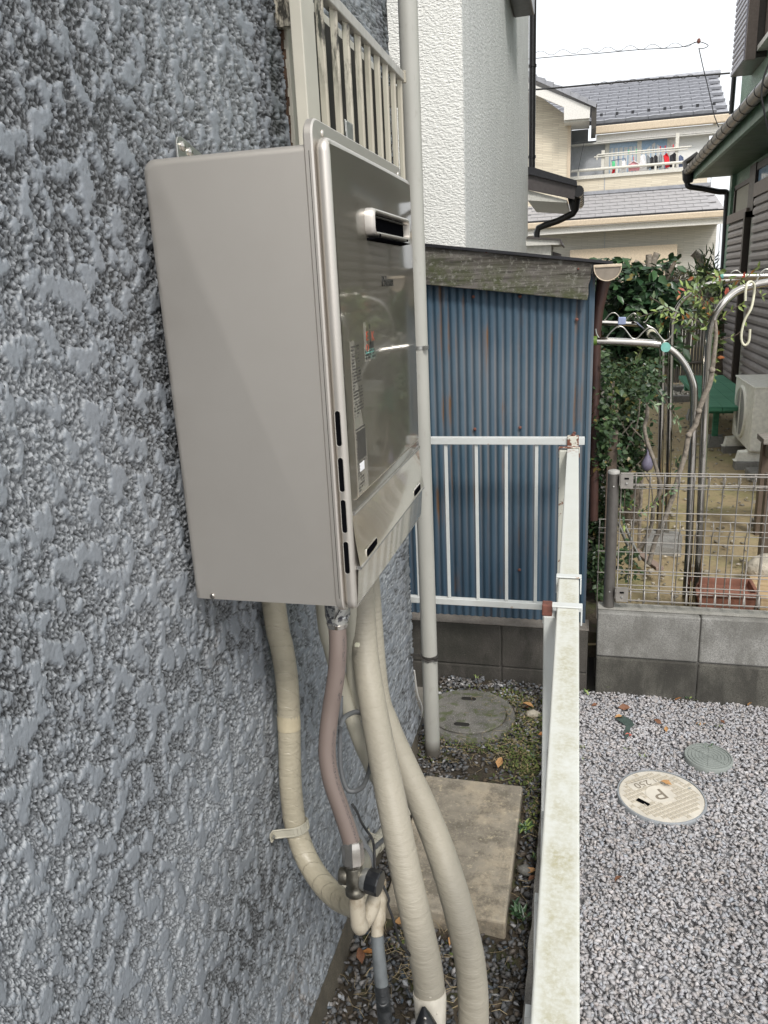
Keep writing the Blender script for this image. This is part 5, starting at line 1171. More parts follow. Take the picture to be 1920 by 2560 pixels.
for k in range(9):
    a = ga0+(ga1-ga0)*k/9; b = ga0+(ga1-ga0)*(k+1)/9
    MB().prism([(a[0], a[1]-.06), (b[0], b[1]-.06), (b[0]+.01, b[1]+.05), (a[0], a[1]+.02)], 'y', YV-.06, YV+1.3).build('verge_tile', M['roof_tile'], FH)
gq = F(1486, 300, YV); MB().box((gq[0]-.06, YV, gq[1]-.16), (gq[0]+.04, YV+1.2, gq[1]+.30)).build('valley_gutter', M['gutter_dark'], FH)
fp = F(1440, 340, 19.9)
# right side rain pipe
rp = [hit(1795, 296, 'y', 19.4), hit(1789, 306, 'y', 19.4), hit(1787, 330, 'y', 19.5)]
MB().tube([tuple(p) for p in rp], .05, 8).build('rain_pipe', M['shutter_brown'], FH, smooth=50)
# balcony laundry gear
lb = thing('balcony_drying_rack', (1, 19.05, 2.2), 'white drying poles and uprights fixed above the far balcony rail', 'drying rack')
YR = 19.08
for (a, b) in (((1508, 376), (1509, 425)), ((1694, 333), (1694, 418))): p0, p1 = hit(*a, 'y', YR), hit(*b, 'y', YR); MB().box((p0[0]-.035, YR-.03, p1[2]), (p0[0]+.035, YR+.03, p0[2])).build('upright', M['white_alu'], lb)
for (a, b, r_) in (((1495, 387), (1729, 366), .016), ((1485, 393), (1720, 373), .014)): MB().tube([hit(*a, 'y', YR-.05), hit(*b, 'y', YR-.05)], r_, 8).build('pole', M['white_alu'], lb, smooth=50)
MB().tube([hit(1495, 387, 'y', YR-.05), hit(1492, 390, 'y', YR-.05), hit(1492, 400, 'y', YR-.05)], .018, 8).build('hook_end', M['white_alu'], lb, smooth=50)
def garment(name, poly, mat, label, cat, y_=YR-.05, grp='laundry on the far balcony', fold=.02):
    pts = [hit(px_, py_, 'y', y_) for px_, py_ in poly]; n_ = len(pts)
    vs = [(p[0], y_-.025+fold*math.sin(i*1.9), p[2]) for i, p in enumerate(pts)]+[(p[0], y_+.025+fold*math.sin(i*2.3), p[2]) for i, p in enumerate(pts)]
    o = MB().add(vs, [tuple(range(n_))[::-1], tuple(range(n_, 2*n_))]+[(k, (k+1) % n_, n_+(k+1) % n_, n_+k) for k in range(n_)]).build(name, M[mat], None, bevel=.008); return tag(o, label, cat, grp)
garment('white_shirt', [(1600, 392), (1607, 386), (1614, 390), (1616, 426), (1598, 428)], 'cloth_white', 'white shirt hanging between the window frame and the dark shirts on the far balcony', 'shirt')
garment('dark_shirt', [(1616, 389), (1620, 387), (1625, 395), (1626, 420), (1618, 424)], 'cloth_grey', 'narrow grey shirt beside the white one on the far balcony', 'shirt')
garment('dark_shirt', [(1625, 396), (1629, 391), (1634, 394), (1635, 422), (1627, 423)], 'cloth_black', 'first black shirt after the grey one in the laundry row', 'shirt')
garment('dark_shirt', [(1635, 390), (1639, 387), (1644, 392), (1645, 421), (1636, 422)], 'cloth_black', 'second black shirt after the grey one, left of the red shirt', 'shirt')
garment('dark_shirt', [(1647, 390), (1652, 384), (1656, 390), (1654, 418), (1646, 421)], 'cloth_grey', 'grey and black shirt touching the red shirt on its left', 'shirt')
garment('red_shirt', [(1658, 389), (1662, 387), (1665, 382), (1669, 386), (1673, 393), (1674, 417), (1664, 421), (1660, 400)], 'cloth_red', 'bright red shirt in the balcony laundry row', 'shirt')
garment('dark_shirt', [(1674, 389), (1680, 386), (1686, 381), (1690, 386), (1689, 417), (1674, 419)], 'cloth_black', 'wide black shirt between the red shirt and the right upright', 'shirt')
garment('blue_shirt', [(1697, 391), (1701, 387), (1708, 393), (1710, 416), (1697, 418)], 'cloth_blue', 'dark blue shirt right of the upright, beside the black gutter', 'shirt')
garment('pink_shirt', [(1571, 412), (1576, 405), (1584, 402), (1594, 408), (1601, 414), (1598, 426), (1572, 428)], 'cloth_pink', 'pink patterned top on a white hanger behind the balcony rail', 'top')
garment('green_cloth', [(1530, 404), (1537, 402), (1538, 416), (1530, 418)], 'cloth_green', 'small bright green cloth on the peg hanger', 'cloth')
garment('red_cloth', [(1532, 419), (1539, 418), (1537, 432), (1529, 434)], 'cloth_red', 'small red cloth hanging under the green one', 'cloth')
garment('white_cloth', [(1555, 403), (1563, 401), (1564, 428), (1554, 430)], 'cloth_white', 'small white cloth at the right of the peg hanger', 'cloth')
ph = thing('peg_hanger', tuple(hit(1545, 398, 'y', YR)), 'dark blue square peg hanger on the far balcony', 'hanger')
for (a, b) in (((1528, 402), (1564, 396)), ((1545, 390), (1545, 404)), ((1530, 402), (1531, 408)), ((1563, 396), (1564, 402))): MB().tube([hit(*a, 'y', YR-.03), hit(*b, 'y', YR-.03)], .009, 6).build('bar', M['cloth_blue'], ph)
hg = thing('clothes_hanger', tuple(hit(1584, 402, 'y', YR)), 'white clothes hanger with red hook above the pink top', 'hanger')
MB().tube([hit(1573, 410, 'y', YR-.09), hit(1584, 402, 'y', YR-.09), hit(1600, 411, 'y', YR-.09)], .008, 6).build('arms', M['cloth_white'], hg); MB().tube([hit(1584, 402, 'y', YR-.09), hit(1583, 392, 'y', YR-.09)], .007, 6).build('hook', M['cloth_red'], hg)
for k, (px_, py_, c) in enumerate(((1605, 374, 'grey'), (1634, 371, 'grey'), (1651, 369, 'red'), (1663, 368, 'red'), (1683, 365, 'red'), (1572, 378, 'green'), (1591, 376, 'green'))):
    p = hit(px_, py_, 'y', YR-.05); o = MB().box((p[0]-.010, YR-.06, p[2]-.05), (p[0]+.010, YR-.04, p[2]+.03)).build('clothes_peg', M['cloth_'+c], None, bevel=.003)
    tag(o, ['grey clothes peg above the white shirt', 'grey clothes peg above the second black shirt', 'leftmost red clothes peg on the balcony pole', 'red clothes peg above the red shirt', 'red clothes peg above the wide black shirt', 'green clothes peg above the pink top', 'green clothes peg beside the window stile'][k], 'clothes peg', 'pegs on the balcony pole')

# =================================================================== overhead wires
def wire(name, pts, y_, r_, label, k=5):
    o = MB().tube(crom([hit(px_, py_, 'y', y_) for px_, py_ in pts], k), r_, 5).build(name, M['black_cable'], None, smooth=60); return tag(o, label, 'cable', 'overhead cables')
wire('overhead_cable', [(1316, 226), (1400, 219), (1500, 210), (1600, 201), (1700, 193), (1825, 183)], 16.2, .016, 'thick black overhead cable running just above the far roof ridge')
wire('overhead_cable', [(1316, 148), (1420, 139), (1500, 133), (1600, 124), (1700, 118), (1745, 105), (1770, 113), (1762, 120), (1748, 122)], 17, .0075, 'thin overhead cable high in the white sky ending near the insulator')
zg = [(1330+i*14, 137-(1330+i*14-1330)*.06-(7 if i % 4 in (1, 2) else -2)) for i in range(0, 31)]
wire('spiral_cable', zg, 17.2, .0045, 'thin wavy cable hanging along the upper overhead cable', 3)
zg2 = [(1480+i*12, 207-(i*12)*.082+(9 if i % 3 == 1 else 1)) for i in range(0, 24)]
wire('spiral_cable', zg2, 16.3, .005, 'looped lashing cable wound below the thick overhead cable', 3)
wire('roof_stay_wire', [(1747, 120), (1758, 170), (1768, 210), (1778, 255), (1786, 290), (1797, 318)], 15.5, .0085, 'thin stay wire slanting down across the far tiled roof')
wire('roof_stay_wire', [(1467, 330), (1457, 370), (1445, 428)], 15.5, .004, 'very thin wire crossing the far grey balcony wall')
p = hit(1747, 101, 'y', 16.9); o = MB().lathe([(.02, -.05), (.035, -.02), (.03, .01), (.02, .03)], (p[0], p[1], p[2]), 10).build('insulator', M['rust'], None); tag(o, 'tiny reddish insulator where the thin cables meet in the sky', 'insulator')

# =================================================================== green house
GH = thing('green_house', (3, 8, 0), 'green stuccoed house on the right with brown louvred shutters and deep green eaves', 'house')
GX = 1.80; GY1 = 11.4; GY0 = 4.2
ZE = hit(1733, 448, 'y', GY1)[2]
MB().box((GX, GY0, 0), (GX+3, GY1, 7)).build('wall', M['green_wall'], GH)
MB().box((GX-.05, GY1-.16, 0), (GX-.001, GY1+.0, ZE)).build('corner_pillar', M['green_wall'], GH)
MB().box((1.306, GY0, ZE), (1.345, GY1+.02, ZE+.15)).build('fascia', M['green_fascia'], GH)
MB().box((1.346, GY0, ZE+.004), (GX-.001, GY1, ZE+.03)).build('soffit', M['green_soffit'], GH)
MB().prism([(1.27, ZE+.16), (GX+.05, ZE+.42), (GX+.05, ZE+.38), (1.27, ZE+.13)], 'y', GY0, GY1+.05).build('eave_roof', M['gutter_dark'], GH)
# gutter made of short lengths
ga_ = np.array([1.235, GY1+.05, hit(1722, 437, 'y', GY1)[2]+.045]); gtop = hit(1930, 197, 'x', 1.235); gb2 = np.array([1.235, gtop[1], gtop[2]])
slp = (gb2[2]-ga_[2])/(gb2[1]-ga_[1]); 
GT = thing('eave_gutter', tuple(ga_), 'dark brown sectioned gutter slanting along the eave of the green house', 'gutter')
nseg = 24; yy0 = ga_[1]; Ly = yy0-GY0
for k in range(nseg):
    a = yy0-Ly*k/nseg; b = yy0-Ly*(k+1)/nseg
    pa = (1.235, a, ga_[2]+(a-ga_[1])*slp); pb_ = (1.235, b, ga_[2]+(b-ga_[1])*slp)
    MB().tube([pa, pb_], .052, 14).build('gutter_length', M['gutter_dark'], GT, smooth=50)
    d = (Vector(pb_)-Vector(pa)).normalized()
    MB().tube([Vector(pa)-d*.008, Vector(pa)+d*.008], .0555, 14).build('gutter_strap', M['black_pipe'], GT, smooth=40)
GP = thing('eave_downpipe', tuple(hit(1725, 460, 'y', GY1)), 'black hopper and downpipe swinging from the eave gutter to the corner of the green house', 'downpipe')
hp = [hit(1722, 425, 'y', GY1+.06), hit(1721, 448, 'y', GY1+.06), hit(1722, 458, 'y', GY1+.06)]
MB().tube(hp, [.085, .072, .050], 12).build('hopper', M['black_pipe'], GP, smooth=35)
MB().tube(crom([hit(1719, 452, 'y', GY1+.06), hit(1719, 462, 'y', GY1+.06), hit(1726, 467, 'y', GY1+.06), hit(1760, 472, 'y', GY1+.06), hit(1795, 479, 'y', GY1+.06), hit(1814, 480, 'y', GY1+.06), hit(1818, 487, 'y', GY1+.06), hit(1817, 510, 'y', GY1+.06)], 4), .036, 12).build('swan_neck', M['black_pipe'], GP, smooth=50)
MB().tube([hit(1817, 500, 'y', GY1+.06), hit(1812, 600, 'y', GY1+.06), hit(1806, 700, 'y', GY1+.06)], .036, 12).build('pipe', M['black_pipe'], GP, smooth=50)
MB().tube([hit(1716, 428, 'y', GY1+.2), hit(1712, 408, 'y', GY1+.3), hit(1745, 385, 'y', GY1+.3)], .038, 10).build('upper_gutter_arm', M['gutter_dark'], GP, smooth=40)
# shutters and windows on wall plane x = GX
def gy(px, py, x_=GX-.06): return hit(px, py, 'x', x_)
def louvre(parent, y0_, y1_, z0_, z1_, n_, x_, mat='shutter_brown', thick=.03, rad=.0):
    ph_ = (z1_-z0_)/n_
    prof = MB().prism([(0, 0), (-thick, ph_*.10), (-thick*1.15, ph_*.5), (-thick*.8, ph_*.86), (0, ph_*.97)], 'y', 0, y1_-y0_) if False else None
    mb = MB(); pf = [(0, .0), (-thick*.9, ph_*.08), (-thick*1.1, ph_*.45), (-thick*.75, ph_*.80), (0, ph_*.93)]
    vs = [(a, 0, b) for a, b in pf]+[(a, y1_-y0_, b) for a, b in pf]; k = len(pf)
    mb.add(vs, [tuple(range(k)), tuple(range(k, 2*k))[::-1]]+[(i, (i+1) % k, k+(i+1) % k, k+i) for i in range(k)])
    repeat(mb, 'louvre_slat', M[mat], parent, [((x_, y0_, z0_+ph_*i),) for i in range(n_)])
zbt_ = .345; ztp_ = hit(1896, 532, 'x', GX-.05)[2]
ya, yb_ = 9.98, 11.10
S1 = thing('shutter', (GX, 10.5, zbt_), 'far narrow brown louvred shutter next to the green corner', 'shutter', 'louvred shutters of the green house')
louvre(S1, ya, yb_, zbt_, ztp_-.02, 22, GX-.045)
MB().box((GX-.044, ya-.04, zbt_-.06), (GX-.002, yb_+.05, ztp_+.02)).build('backing', M['frame_brown'], S1)
MB().box((GX-.10, ya-.09, zbt_-.06), (GX-.0, ya-.01, ztp_+.05)).build('stile', M['frame_brown'], S1)
MB().box((GX-.09, ya-.09, ztp_-.01), (GX-.0, yb_+.06, ztp_+.09)).build('head', M['frame_taupe'], S1)
y2, y3 = 9.86, 9.52
MB().box((GX-.035, y3, zbt_-.03), (GX-.002, y2, ztp_-.02)).build('cream_panel', M['strip_cream'], GH)
S2 = thing('shutter', (GX, 8.5, zbt_), 'near wide brown louvred shutter at the right edge behind the white hook', 'shutter', 'louvred shutters of the green house')
louvre(S2, 7.8, 9.42, zbt_, ztp_+.16, 22, GX-.075)
MB().box((GX-.074, 7.7, zbt_-.06), (GX-.002, 9.46, ztp_+.18)).build('backing', M['frame_brown'], S2); MB().box((GX-.10, 7.66, ztp_+.165), (GX-.0, 9.50, ztp_+.30)).build('head', M['frame_taupe'], S2)
S3 = thing('shutter', (GX, 6.5, zbt_), 'brown louvred shutter of the green house beyond the right edge, mirrored in the heater', 'shutter', 'louvred shutters of the green house')
louvre(S3, 5.4, 7.5, zbt_, ztp_+.16, 22, GX-.075); MB().box((GX-.074, 5.35, zbt_-.06), (GX-.002, 7.58, ztp_+.3)).build('backing', M['frame_brown'], S3)
MB().box((GX-.05, 4.3, zbt_-.35), (GX-.002, 11.15, zbt_-.07)).build('base_beam', M['frame_brown'], GH)
zw1 = hit(1866, 470, 'x', GX)[2]
MB().box((GX-.03, 10.05, ztp_+.10), (GX-.002, 10.95, zw1+.02)).build('fanlight_panel', M['panel_beige'], GH)
MB().box((GX-.05, 10.97, ztp_+.08), (GX-.002, 11.02, zw1+.06)).box((GX-.05, 9.9, zw1+.02), (GX-.002, 11.02, zw1+.07)).box((GX-.06, 9.70, ztp_+.05), (GX-.002, 10.03, zw1+.18)).build('fanlight_frame', M['frame_brown'], GH)
MB().box((GX-.03, 7.6, ztp_+.30), (GX-.002, 9.68, zw1+.10)).build('fanlight_pane', M['glass_sky'], GH); MB().box((GX-.05, 7.6, zw1+.10), (GX-.002, 9.7, zw1+.17)).build('fanlight_head', M['frame_brown'], GH)
# upper floor shutter box, post, panel, sill
UX = 1.58
s_bot = hit(1828, 193, 'x', UX); s_br = hit(1861, 148, 'x', UX)
UB = thing('shutter_box', (UX, s_bot[1], s_bot[2]), 'pale ribbed shutter box jutting from the upper floor of the green house', 'shutter box')
yA, yB, zB = s_br[1], s_bot[1], (s_bot[2]+s_br[2])/2
MB().box((UX+.006, yA, zB), (GX-.001, yB, zB+2.0)).build('casing', M['gutter_dark'], UB)
repeat(MB().prism([(0, 0), (-.012, .008), (-.012, .036), (0, .044)], 'y', 0, yB-yA-.03), 'rib', M['shutter_light'], UB, [((UX+.005, yA+.01, zB+.06+.060*k),) for k in range(30)])
MB().box((UX-.010, yA+.002, zB-.0), (UX+.005, yB, zB+.045)).build('bottom_edge', M['shutter_light'], UB)
MB().box((UX-.012, yA-.002, zB-.005), (UX+.005, yA+.010, zB+2)).build('front_edge', M['shutter_light'], UB); MB().box((UX-.0, yA-.05, zB-.02), (GX-.12, yA-.003, zB+2)).build('end_panel', M['frame_taupe'], UB)
zs_ = hit(1875, 142, 'x', GX-.1)[2]
MB().box((GX-.05, yA-.25, zs_), (GX-.002, yA-.06, zs_+2)).build('window_jamb', M['frame_taupe'], GH); MB().box((GX-.02, yA-2.2, zs_), (GX-.002, yA-.27, zs_+2)).build('upper_blind', M['panel_beige'], GH)
MB().box((GX-.03, yA-1.62, zs_), (GX-.021, yA-1.54, zs_+2)).build('window_mullion', M['white_alu'], GH)
MB().box((GX-.11, 5, zs_-.05), (GX-.001, yA-.03, zs_)).build('window_sill', M['white_alu'], GH)
up = thing('upper_downpipe', tuple(hit(1833, 240, 'y', GY1+.1)), 'short dark downpipe under the upper shutter box', 'downpipe')
MB().tube([hit(1836, 185, 'y', GY1+.12), hit(1828, 285, 'y', GY1+.12)], .030, 10).build('pipe', M['black_pipe'], up, smooth=50)
wire('wall_cable', [(1925, 150), (1908, 200), (1904, 240), (1908, 265), (1925, 350)], 5.5, .006, 'thin grey cable hanging across the eave of the green house', 5)

# =================================================================== garden
def H(px, py, y): return hit(px, py, 'y', y)
def tubepath(pts, y): return [tuple(H(a, b, y if len(c) == 0 else c[0])) for a, b, *c in pts]
# bench
bn = thing('green_bench', (1.2, 7.6, .18), 'low green painted wooden bench table standing against the green house', 'bench')
BZ = .58
for k in range(4):
    x0_ = .975+k*.110; MB().box((x0_, 6.60, BZ-.035), (x0_+.107, 8.72, BZ+random.uniform(0, .003))).build('plank', M['green_bench'], bn, bevel=.004)
for yy_ in (6.95, 8.35): MB().box((1.0, yy_, BZ-.11), (1.40, yy_+.09, BZ-.036)).build('cross_bar', M['green_bench'], bn, bevel=.003)
for xx_, yy_ in ((1.08, 6.98), (1.33, 6.98), (1.08, 8.38), (1.33, 8.38)): MB().box((xx_, yy_, .24), (xx_+.045, yy_+.045, BZ-.04)).build('leg', M['green_bench'], bn, bevel=.003)
for xx_, yy_ in ((1.04, 6.94), (1.30, 6.94), (1.04, 8.34)): MB().loft([[(xx_+a, yy_+b, .16) for a, b in ((0, 0), (.15, 0), (.15, .15), (0, .15))], [(xx_+a, yy_+b, .27) for a, b in ((.02, .02), (.13, .02), (.13, .13), (.02, .13))]]).build('footing', M['block_grey'], bn, bevel=.004)
# air conditioner outdoor unit
ac = thing('air_conditioner_unit', (1.36, 6.5, .3), 'beige air conditioner outdoor unit with round fan grille, by the green bench', 'air conditioner')
ax0, ax1, ay0, ay1, az0, az1 = 1.212, 1.50, 6.12, 6.86, .315, .80
MB().box((ax0, ay0, az0), (ax1, ay1, az1)).build('casing', M['ac_body'], ac, bevel=.012, bseg=3)
MB().box((ax0-.006, ay0-.006, az1-.012), (ax1+.004, ay1+.004, az1+.004)).build('top_panel', M['ac_body'], ac, bevel=.004)
gy_, gz_, gr_ = 6.53, .555, .205
MB().lathe([(gr_, ax0+.001), (gr_, ax0-.012), (gr_-.014, ax0-.018), (gr_-.02, ax0-.012), (gr_-.02, ax0-.002)], (0, gy_, gz_), 36, 'x', False).build('fan_ring', M['ac_body'], ac, smooth=40)
MB().lathe([(gr_-.016, ax0-.001), (gr_-.016, ax0-.003)], (0, gy_, gz_), 36, 'x').build('fan_opening', M['ac_dark'], ac)
fb = MB()
for k in range(-13, 14):
    dz = k*.0145; h_ = math.sqrt(max(0, (gr_-.016)**2-dz**2)); fb.tube([(ax0-.009, gy_-h_, gz_+dz), (ax0-.014, gy_, gz_+dz), (ax0-.009, gy_+h_, gz_+dz)], .0019, 5)
o = fb.build('grille_bars', M['ac_body'], ac); 
MB().tube([(ax0-.016, gy_, gz_-gr_+.02), (ax0-.016, gy_, gz_+gr_-.02)], .004, 6).build('grille_spine', M['ac_body'], ac)
MB().box((ax1-.14, ay0-.001-.0012, az0+.02), (ax1-.138, ay0-.0005, az1-.02)).build('panel_seam', M['ac_dark'], ac); MB().box((ax1-.06, ay0-.014, az0+.12), (ax1-.02, ay0-.0008, az0+.30)).build('valve_cover', M['ac_body'], ac, bevel=.004)
for k in range(4): MB().box((ax0-.002, 6.16, .66-.07*k), (ax0-.0008, 6.27, .672-.07*k)).build('side_mark', M['ink_teal' if k == 0 else 'shutter_brown'], ac) if False else None
for zz_ in (.36, .75): MB().lathe([(.005, 0), (.005, -.003)], (ax0+.18, ay0-.0008, zz_), 8, 'y').build('screw', M['galv'], ac)
for yy_ in (6.16, 6.72):
    MB().prism([(1.12, .235), (1.14, .240), (1.155, .305), (1.205, .310), (1.21, .314), (1.52, .314), (1.55, .24), (1.57, .235)], 'y', yy_, yy_+.085).build('plastic_foot', M['ac_body'], ac, bevel=.004)
    cb = MB().box((1.13, yy_-.02, .13), (1.56, yy_+.10, .2345)).build('concrete_block', M['block_grey'], None, bevel=.006); tag(cb, 'concrete block under the nearer foot of the air conditioner' if yy_ < 6.5 else 'concrete block under the farther foot of the air conditioner', 'block')
pw = MB().prism([(1.235, 5.60), (1.62, 5.45), (1.70, 5.95), (1.31, 5.98), (1.26, 5.85)], 'z', .235, .25).build('board_offcut', M['pale_wood'], None, Matrix and None, bevel=.002); tag(pw, 'pale wooden board offcut lying on blocks near the air conditioner', 'board')
for i, (a, b) in enumerate(((1.17, 5.82), (1.30, 5.60))): o = MB().box((a, b, .14), (a+.10, b+.17, .233)).build('concrete_block', M['block_grey'], None, bevel=.006); tag(o, ['small concrete block just in front of the air conditioner foot', 'small concrete block holding up the pale board'][i], 'block')
# dark table leg and stones at the right edge
tl_ = thing('garden_table', (1.05, 4.35, .18), 'grey wooden garden table with dark legs cut off by the right picture edge', 'table')
tz = hit(1900, 1085, 'y', 4.6)
MB().box((tz[0]-.01, 4.45, tz[2]-.03), (tz[0]+.9, 4.62, tz[2])).build('table_top', M['grey_wood_x'], tl_, bevel=.003)
MB().box((tz[0]+.0, 4.5, .17), (tz[0]+.05, 4.56, tz[2]-.031)).build('leg', M['brown_post'], tl_, bevel=.003)
l2 = hit(1912, 1250, 'y', 3.9); MB().box((l2[0], 3.9, .16), (l2[0]+.045, 3.95, tz[2]-.06)).build('leg', M['brown_post'], tl_, bevel=.003); MB().box((tz[0]-.01+.02, 3.9, tz[2]-.10), (tz[0]+.04, 4.5, tz[2]-.032)).build('rail', M['brown_post'], tl_)
o = MB().box((.98, 4.52, .15), (1.20, 4.72, .225)).build('concrete_block', M['block_grey'], None, bevel=.006); tag(o, 'concrete block beside the dark table leg at the right edge', 'block')
rk = np.array(SV[2])*np.array([.16, .13, .16])
rkp = H(1925, 1425, 3.75); o = npmesh('garden_rock', rk+np.array([rkp[0], rkp[1], .26]), ICO_F, M['pale_stone']); tag(o, 'pale rounded rock at the right edge behind the mesh fence', 'rock')
sb2 = o.modifiers.new('s', 'SUBSURF'); sb2.levels = 2; sb2.render_levels = 2
rkp = H(1850, 1345, 4.6)
# planter trough
pt_ = thing('planter_trough', (.75, 3.28, .19), 'long terracotta planter trough just behind the grey block wall', 'planter')
pa, pb2 = H(1737, 1490, 3.24), H(1889, 1500, 3.24)
def ring_(z_, k): return [(pa[0]+k, 3.19+k, z_), (pb2[0]-k, 3.19+k, z_), (pb2[0]-k, 3.36-k, z_), (pa[0]+k, 3.36-k, z_)]
ptz = hit(1740, 1478, 'y', 3.19)[2]
MB().loft([ring_(.17, .03), ring_(ptz-.02, .004), ring_(ptz-.02, -.004), ring_(ptz, -.004), ring_(ptz, .010), ring_(ptz-.03, .014)], True, True).build('trough', M['terracotta'], pt_, bevel=.002)
o = MB().box((pb2[0]+.01, 3.20, .12), (pb2[0]+.5, 3.45, ptz-.02)).build('wooden_crate', M['pale_wood'], None, bevel=.004); tag(o, 'pale wooden crate right of the terracotta planter behind the wall', 'crate')
o = MB().box((.62, 3.55, .17), (.84, 3.72, .205)).build('flat_board', M['pale_wood'], None, bevel=.003); tag(o, 'flat pale board lying behind the planter', 'board')
# rear stand base, debris
o = MB().loft([[H(1600, 1400, 4.15), H(1705, 1408, 4.15), H(1708, 1345, 4.5), H(1628, 1335, 4.5)], [H(1612, 1372, 4.16)+np.array([0, 0, .03]), H(1700, 1385, 4.16)+np.array([0, 0, .03]), H(1700, 1336, 4.5)+np.array([0, 0, .02]), H(1625, 1330, 4.5)+np.array([0, 0, .02])]]).build('stand_base_block', M['block_grey'], None, bevel=.006); tag(o, 'flat concrete base block at the foot of the rear steel laundry stand', 'block')
o = MB().beam(H(1585, 1375, 4.0), H(1650, 1422, 3.7), .04, .02).build('brick_fragment', simple('tile_pink', (.27, .20, .165), .8), None, bevel=.004); tag(o, 'broken pinkish tile strip leaning behind the mesh fence', 'tile')
for i, (a, b) in enumerate((((1545, 1305), (1570, 1365)), ((1560, 1310), (1600, 1400)))): o = MB().tube([H(*a, 3.5), H(*b, 3.5)], .008, 8).build('steel_rod', M['inox_wire'], None, smooth=50); tag(o, ['short steel rod leaning behind the end post, left one', 'short steel rod leaning behind the end post, right one'][i], 'rod')
# laundry stands
def stand(name, y_, r_, armL, armR, wavs, label):
    t = thing(name, (H(armL[-1][0], 1500, y_)[0], y_, .18), label, 'laundry stand')
    for a in (armL, armR): 
        pts = crom([H(px, py, y_+(dy if True else 0)) for px, py, dy in [(q[0], q[1], q[2] if len(q) > 2 else 0) for q in a]], 6)
        e = pts[-1]; pts.append(np.array([e[0]+.0, e[1], .12])); MB().tube(pts, r_, 16).build('arm_tube', M['inox'], t, smooth=60)
    for wv in wavs: MB().tube(crom([H(px, py, y_) for px, py in wv], 6), .0030, 7).build('wavy_hook', M['inox_wire'], t, smooth=60)
    return t
YS, YS2 = 3.25, 4.45
st1 = stand('laundry_stand', YS, .0152, [(1481, 852), (1560, 855), (1640, 860), (1675, 872), (1706, 902), (1728, 945), (1735, 1000), (1728, 1200), (1722, 1380)],
            [(1960, 700, .05), (1920, 706, .05), (1880, 714, .05), (1840, 730, .03), (1806, 760), (1780, 805), (1770, 860), (1766, 930), (1755, 1200), (1748, 1380)],
            [[(1489, 822), (1492, 836), (1500, 846), (1513, 846), (1527, 830), (1543, 817), (1557, 818), (1568, 830), (1580, 845), (1592, 846), (1606, 832), (1622, 819), (1636, 823), (1648, 838), (1660, 851), (1672, 847), (1688, 824)], [(1858, 714), (1872, 716), (1886, 708), (1895, 695), (1903, 681), (1916, 673), (1932, 678)]],
            'front stainless steel laundry stand with curved arms and wavy hooks over the block wall')
st2 = stand('laundry_stand', YS2, .0150, [(1470, 806), (1540, 808), (1600, 812), (1634, 826), (1650, 856), (1656, 900), (1652, 1100), (1647, 1335)],
            [(1935, 694), (1860, 696), (1795, 706), (1745, 722), (1706, 750), (1685, 788), (1678, 850), (1673, 1100), (1666, 1335)],
            [[(1494, 797), (1503, 804), (1513, 799), (1524, 786), (1536, 782), (1546, 790), (1554, 802), (1563, 802), (1573, 790), (1585, 783), (1595, 790), (1604, 804), (1614, 804), (1624, 790)], [(1736, 690), (1740, 703), (1752, 712), (1762, 708), (1770, 694), (1781, 684), (1794, 690), (1802, 702), (1812, 703), (1820, 694), (1830, 680), (1842, 676), (1852, 683)]],
            'rear stainless steel laundry stand on a flat concrete block under the bushes')
gcp = H(1478, 852, YS); MB().tube([gcp+np.array([-.012, 0, 0]), gcp+np.array([.022, 0, 0])], .0182, 16).build('end_cap', M['green_cap'], st1, smooth=40)
MB().tube([H(1685, 834, YS), H(1690, 822, YS)], .0045, 8).build('hook_tip', M['green_cap'], st1)
lp = thing('laundry_pole', tuple(H(1583, 792, 4.5)), 'short steel laundry pole with teal end cap lying across the stand arms', 'laundry pole')
pA, pB = H(1584, 793, 4.52), H(1664, 868, 3.17)
MB().tube([pA, pB], .0150, 14).build('pole', M['inox'], lp, smooth=50); MB().tube([pB-(pB-pA)*.004, pB+(pB-pA)*.006], [.0185, .0180], 14).build('cap', M['teal_cap'], lp, smooth=40); MB().tube([pA, pA+(pB-pA)*.015], .0175, 14).build('collar', M['strip_cream'], lp, smooth=40)
pm = pA+(pB-pA)*.62; MB().tube([pm, pm+(pB-pA)*.03], .0185, 14).build('collar', M['hook_white'], lp, smooth=40)
lp2 = thing('laundry_pole', tuple(H(1805, 690, 3.9)), 'horizontal pale steel laundry pole crossing the upper right arms', 'laundry pole')
MB().tube([H(1806, 691, 3.9), H(1960, 689, 3.9)], .0125, 14).build('pole', M['inox'], lp2, smooth=50); MB().tube([H(1801, 692, 3.9), H(1808, 691, 3.9)], [.010, .0145], 12).build('cap', M['teal_cap'], lp2, smooth=40)
sh_ = hose('s_hook', [H(*q) for q in ((1863, 752, 3.205), (1864, 728, 3.205), (1868, 710, 3.21), (1877, 704, 3.23), (1885, 712, 3.25), (1885, 735, 3.26), (1878, 770, 3.25), (1862, 800, 3.25), (1854, 830, 3.25), (1854, 852, 3.25), (1862, 863, 3.25), (1872, 853, 3.25), (1875, 823, 3.25))], .0095, 'hook_white', 'long off white plastic S hook hanging on the right steel arm', 'hook', 10, 6)
o = MB().box(H(1555, 802, 4.43)-np.array([.02, .004, .02]), H(1555, 802, 4.43)+np.array([.02, .004, .02])).build('blue_cloth_tie', simple('tie_blue', (.30, .36, .55), .7), None, bevel=.005); tag(o, 'small pale blue tie on the left arm of the rear laundry stand', 'tie')

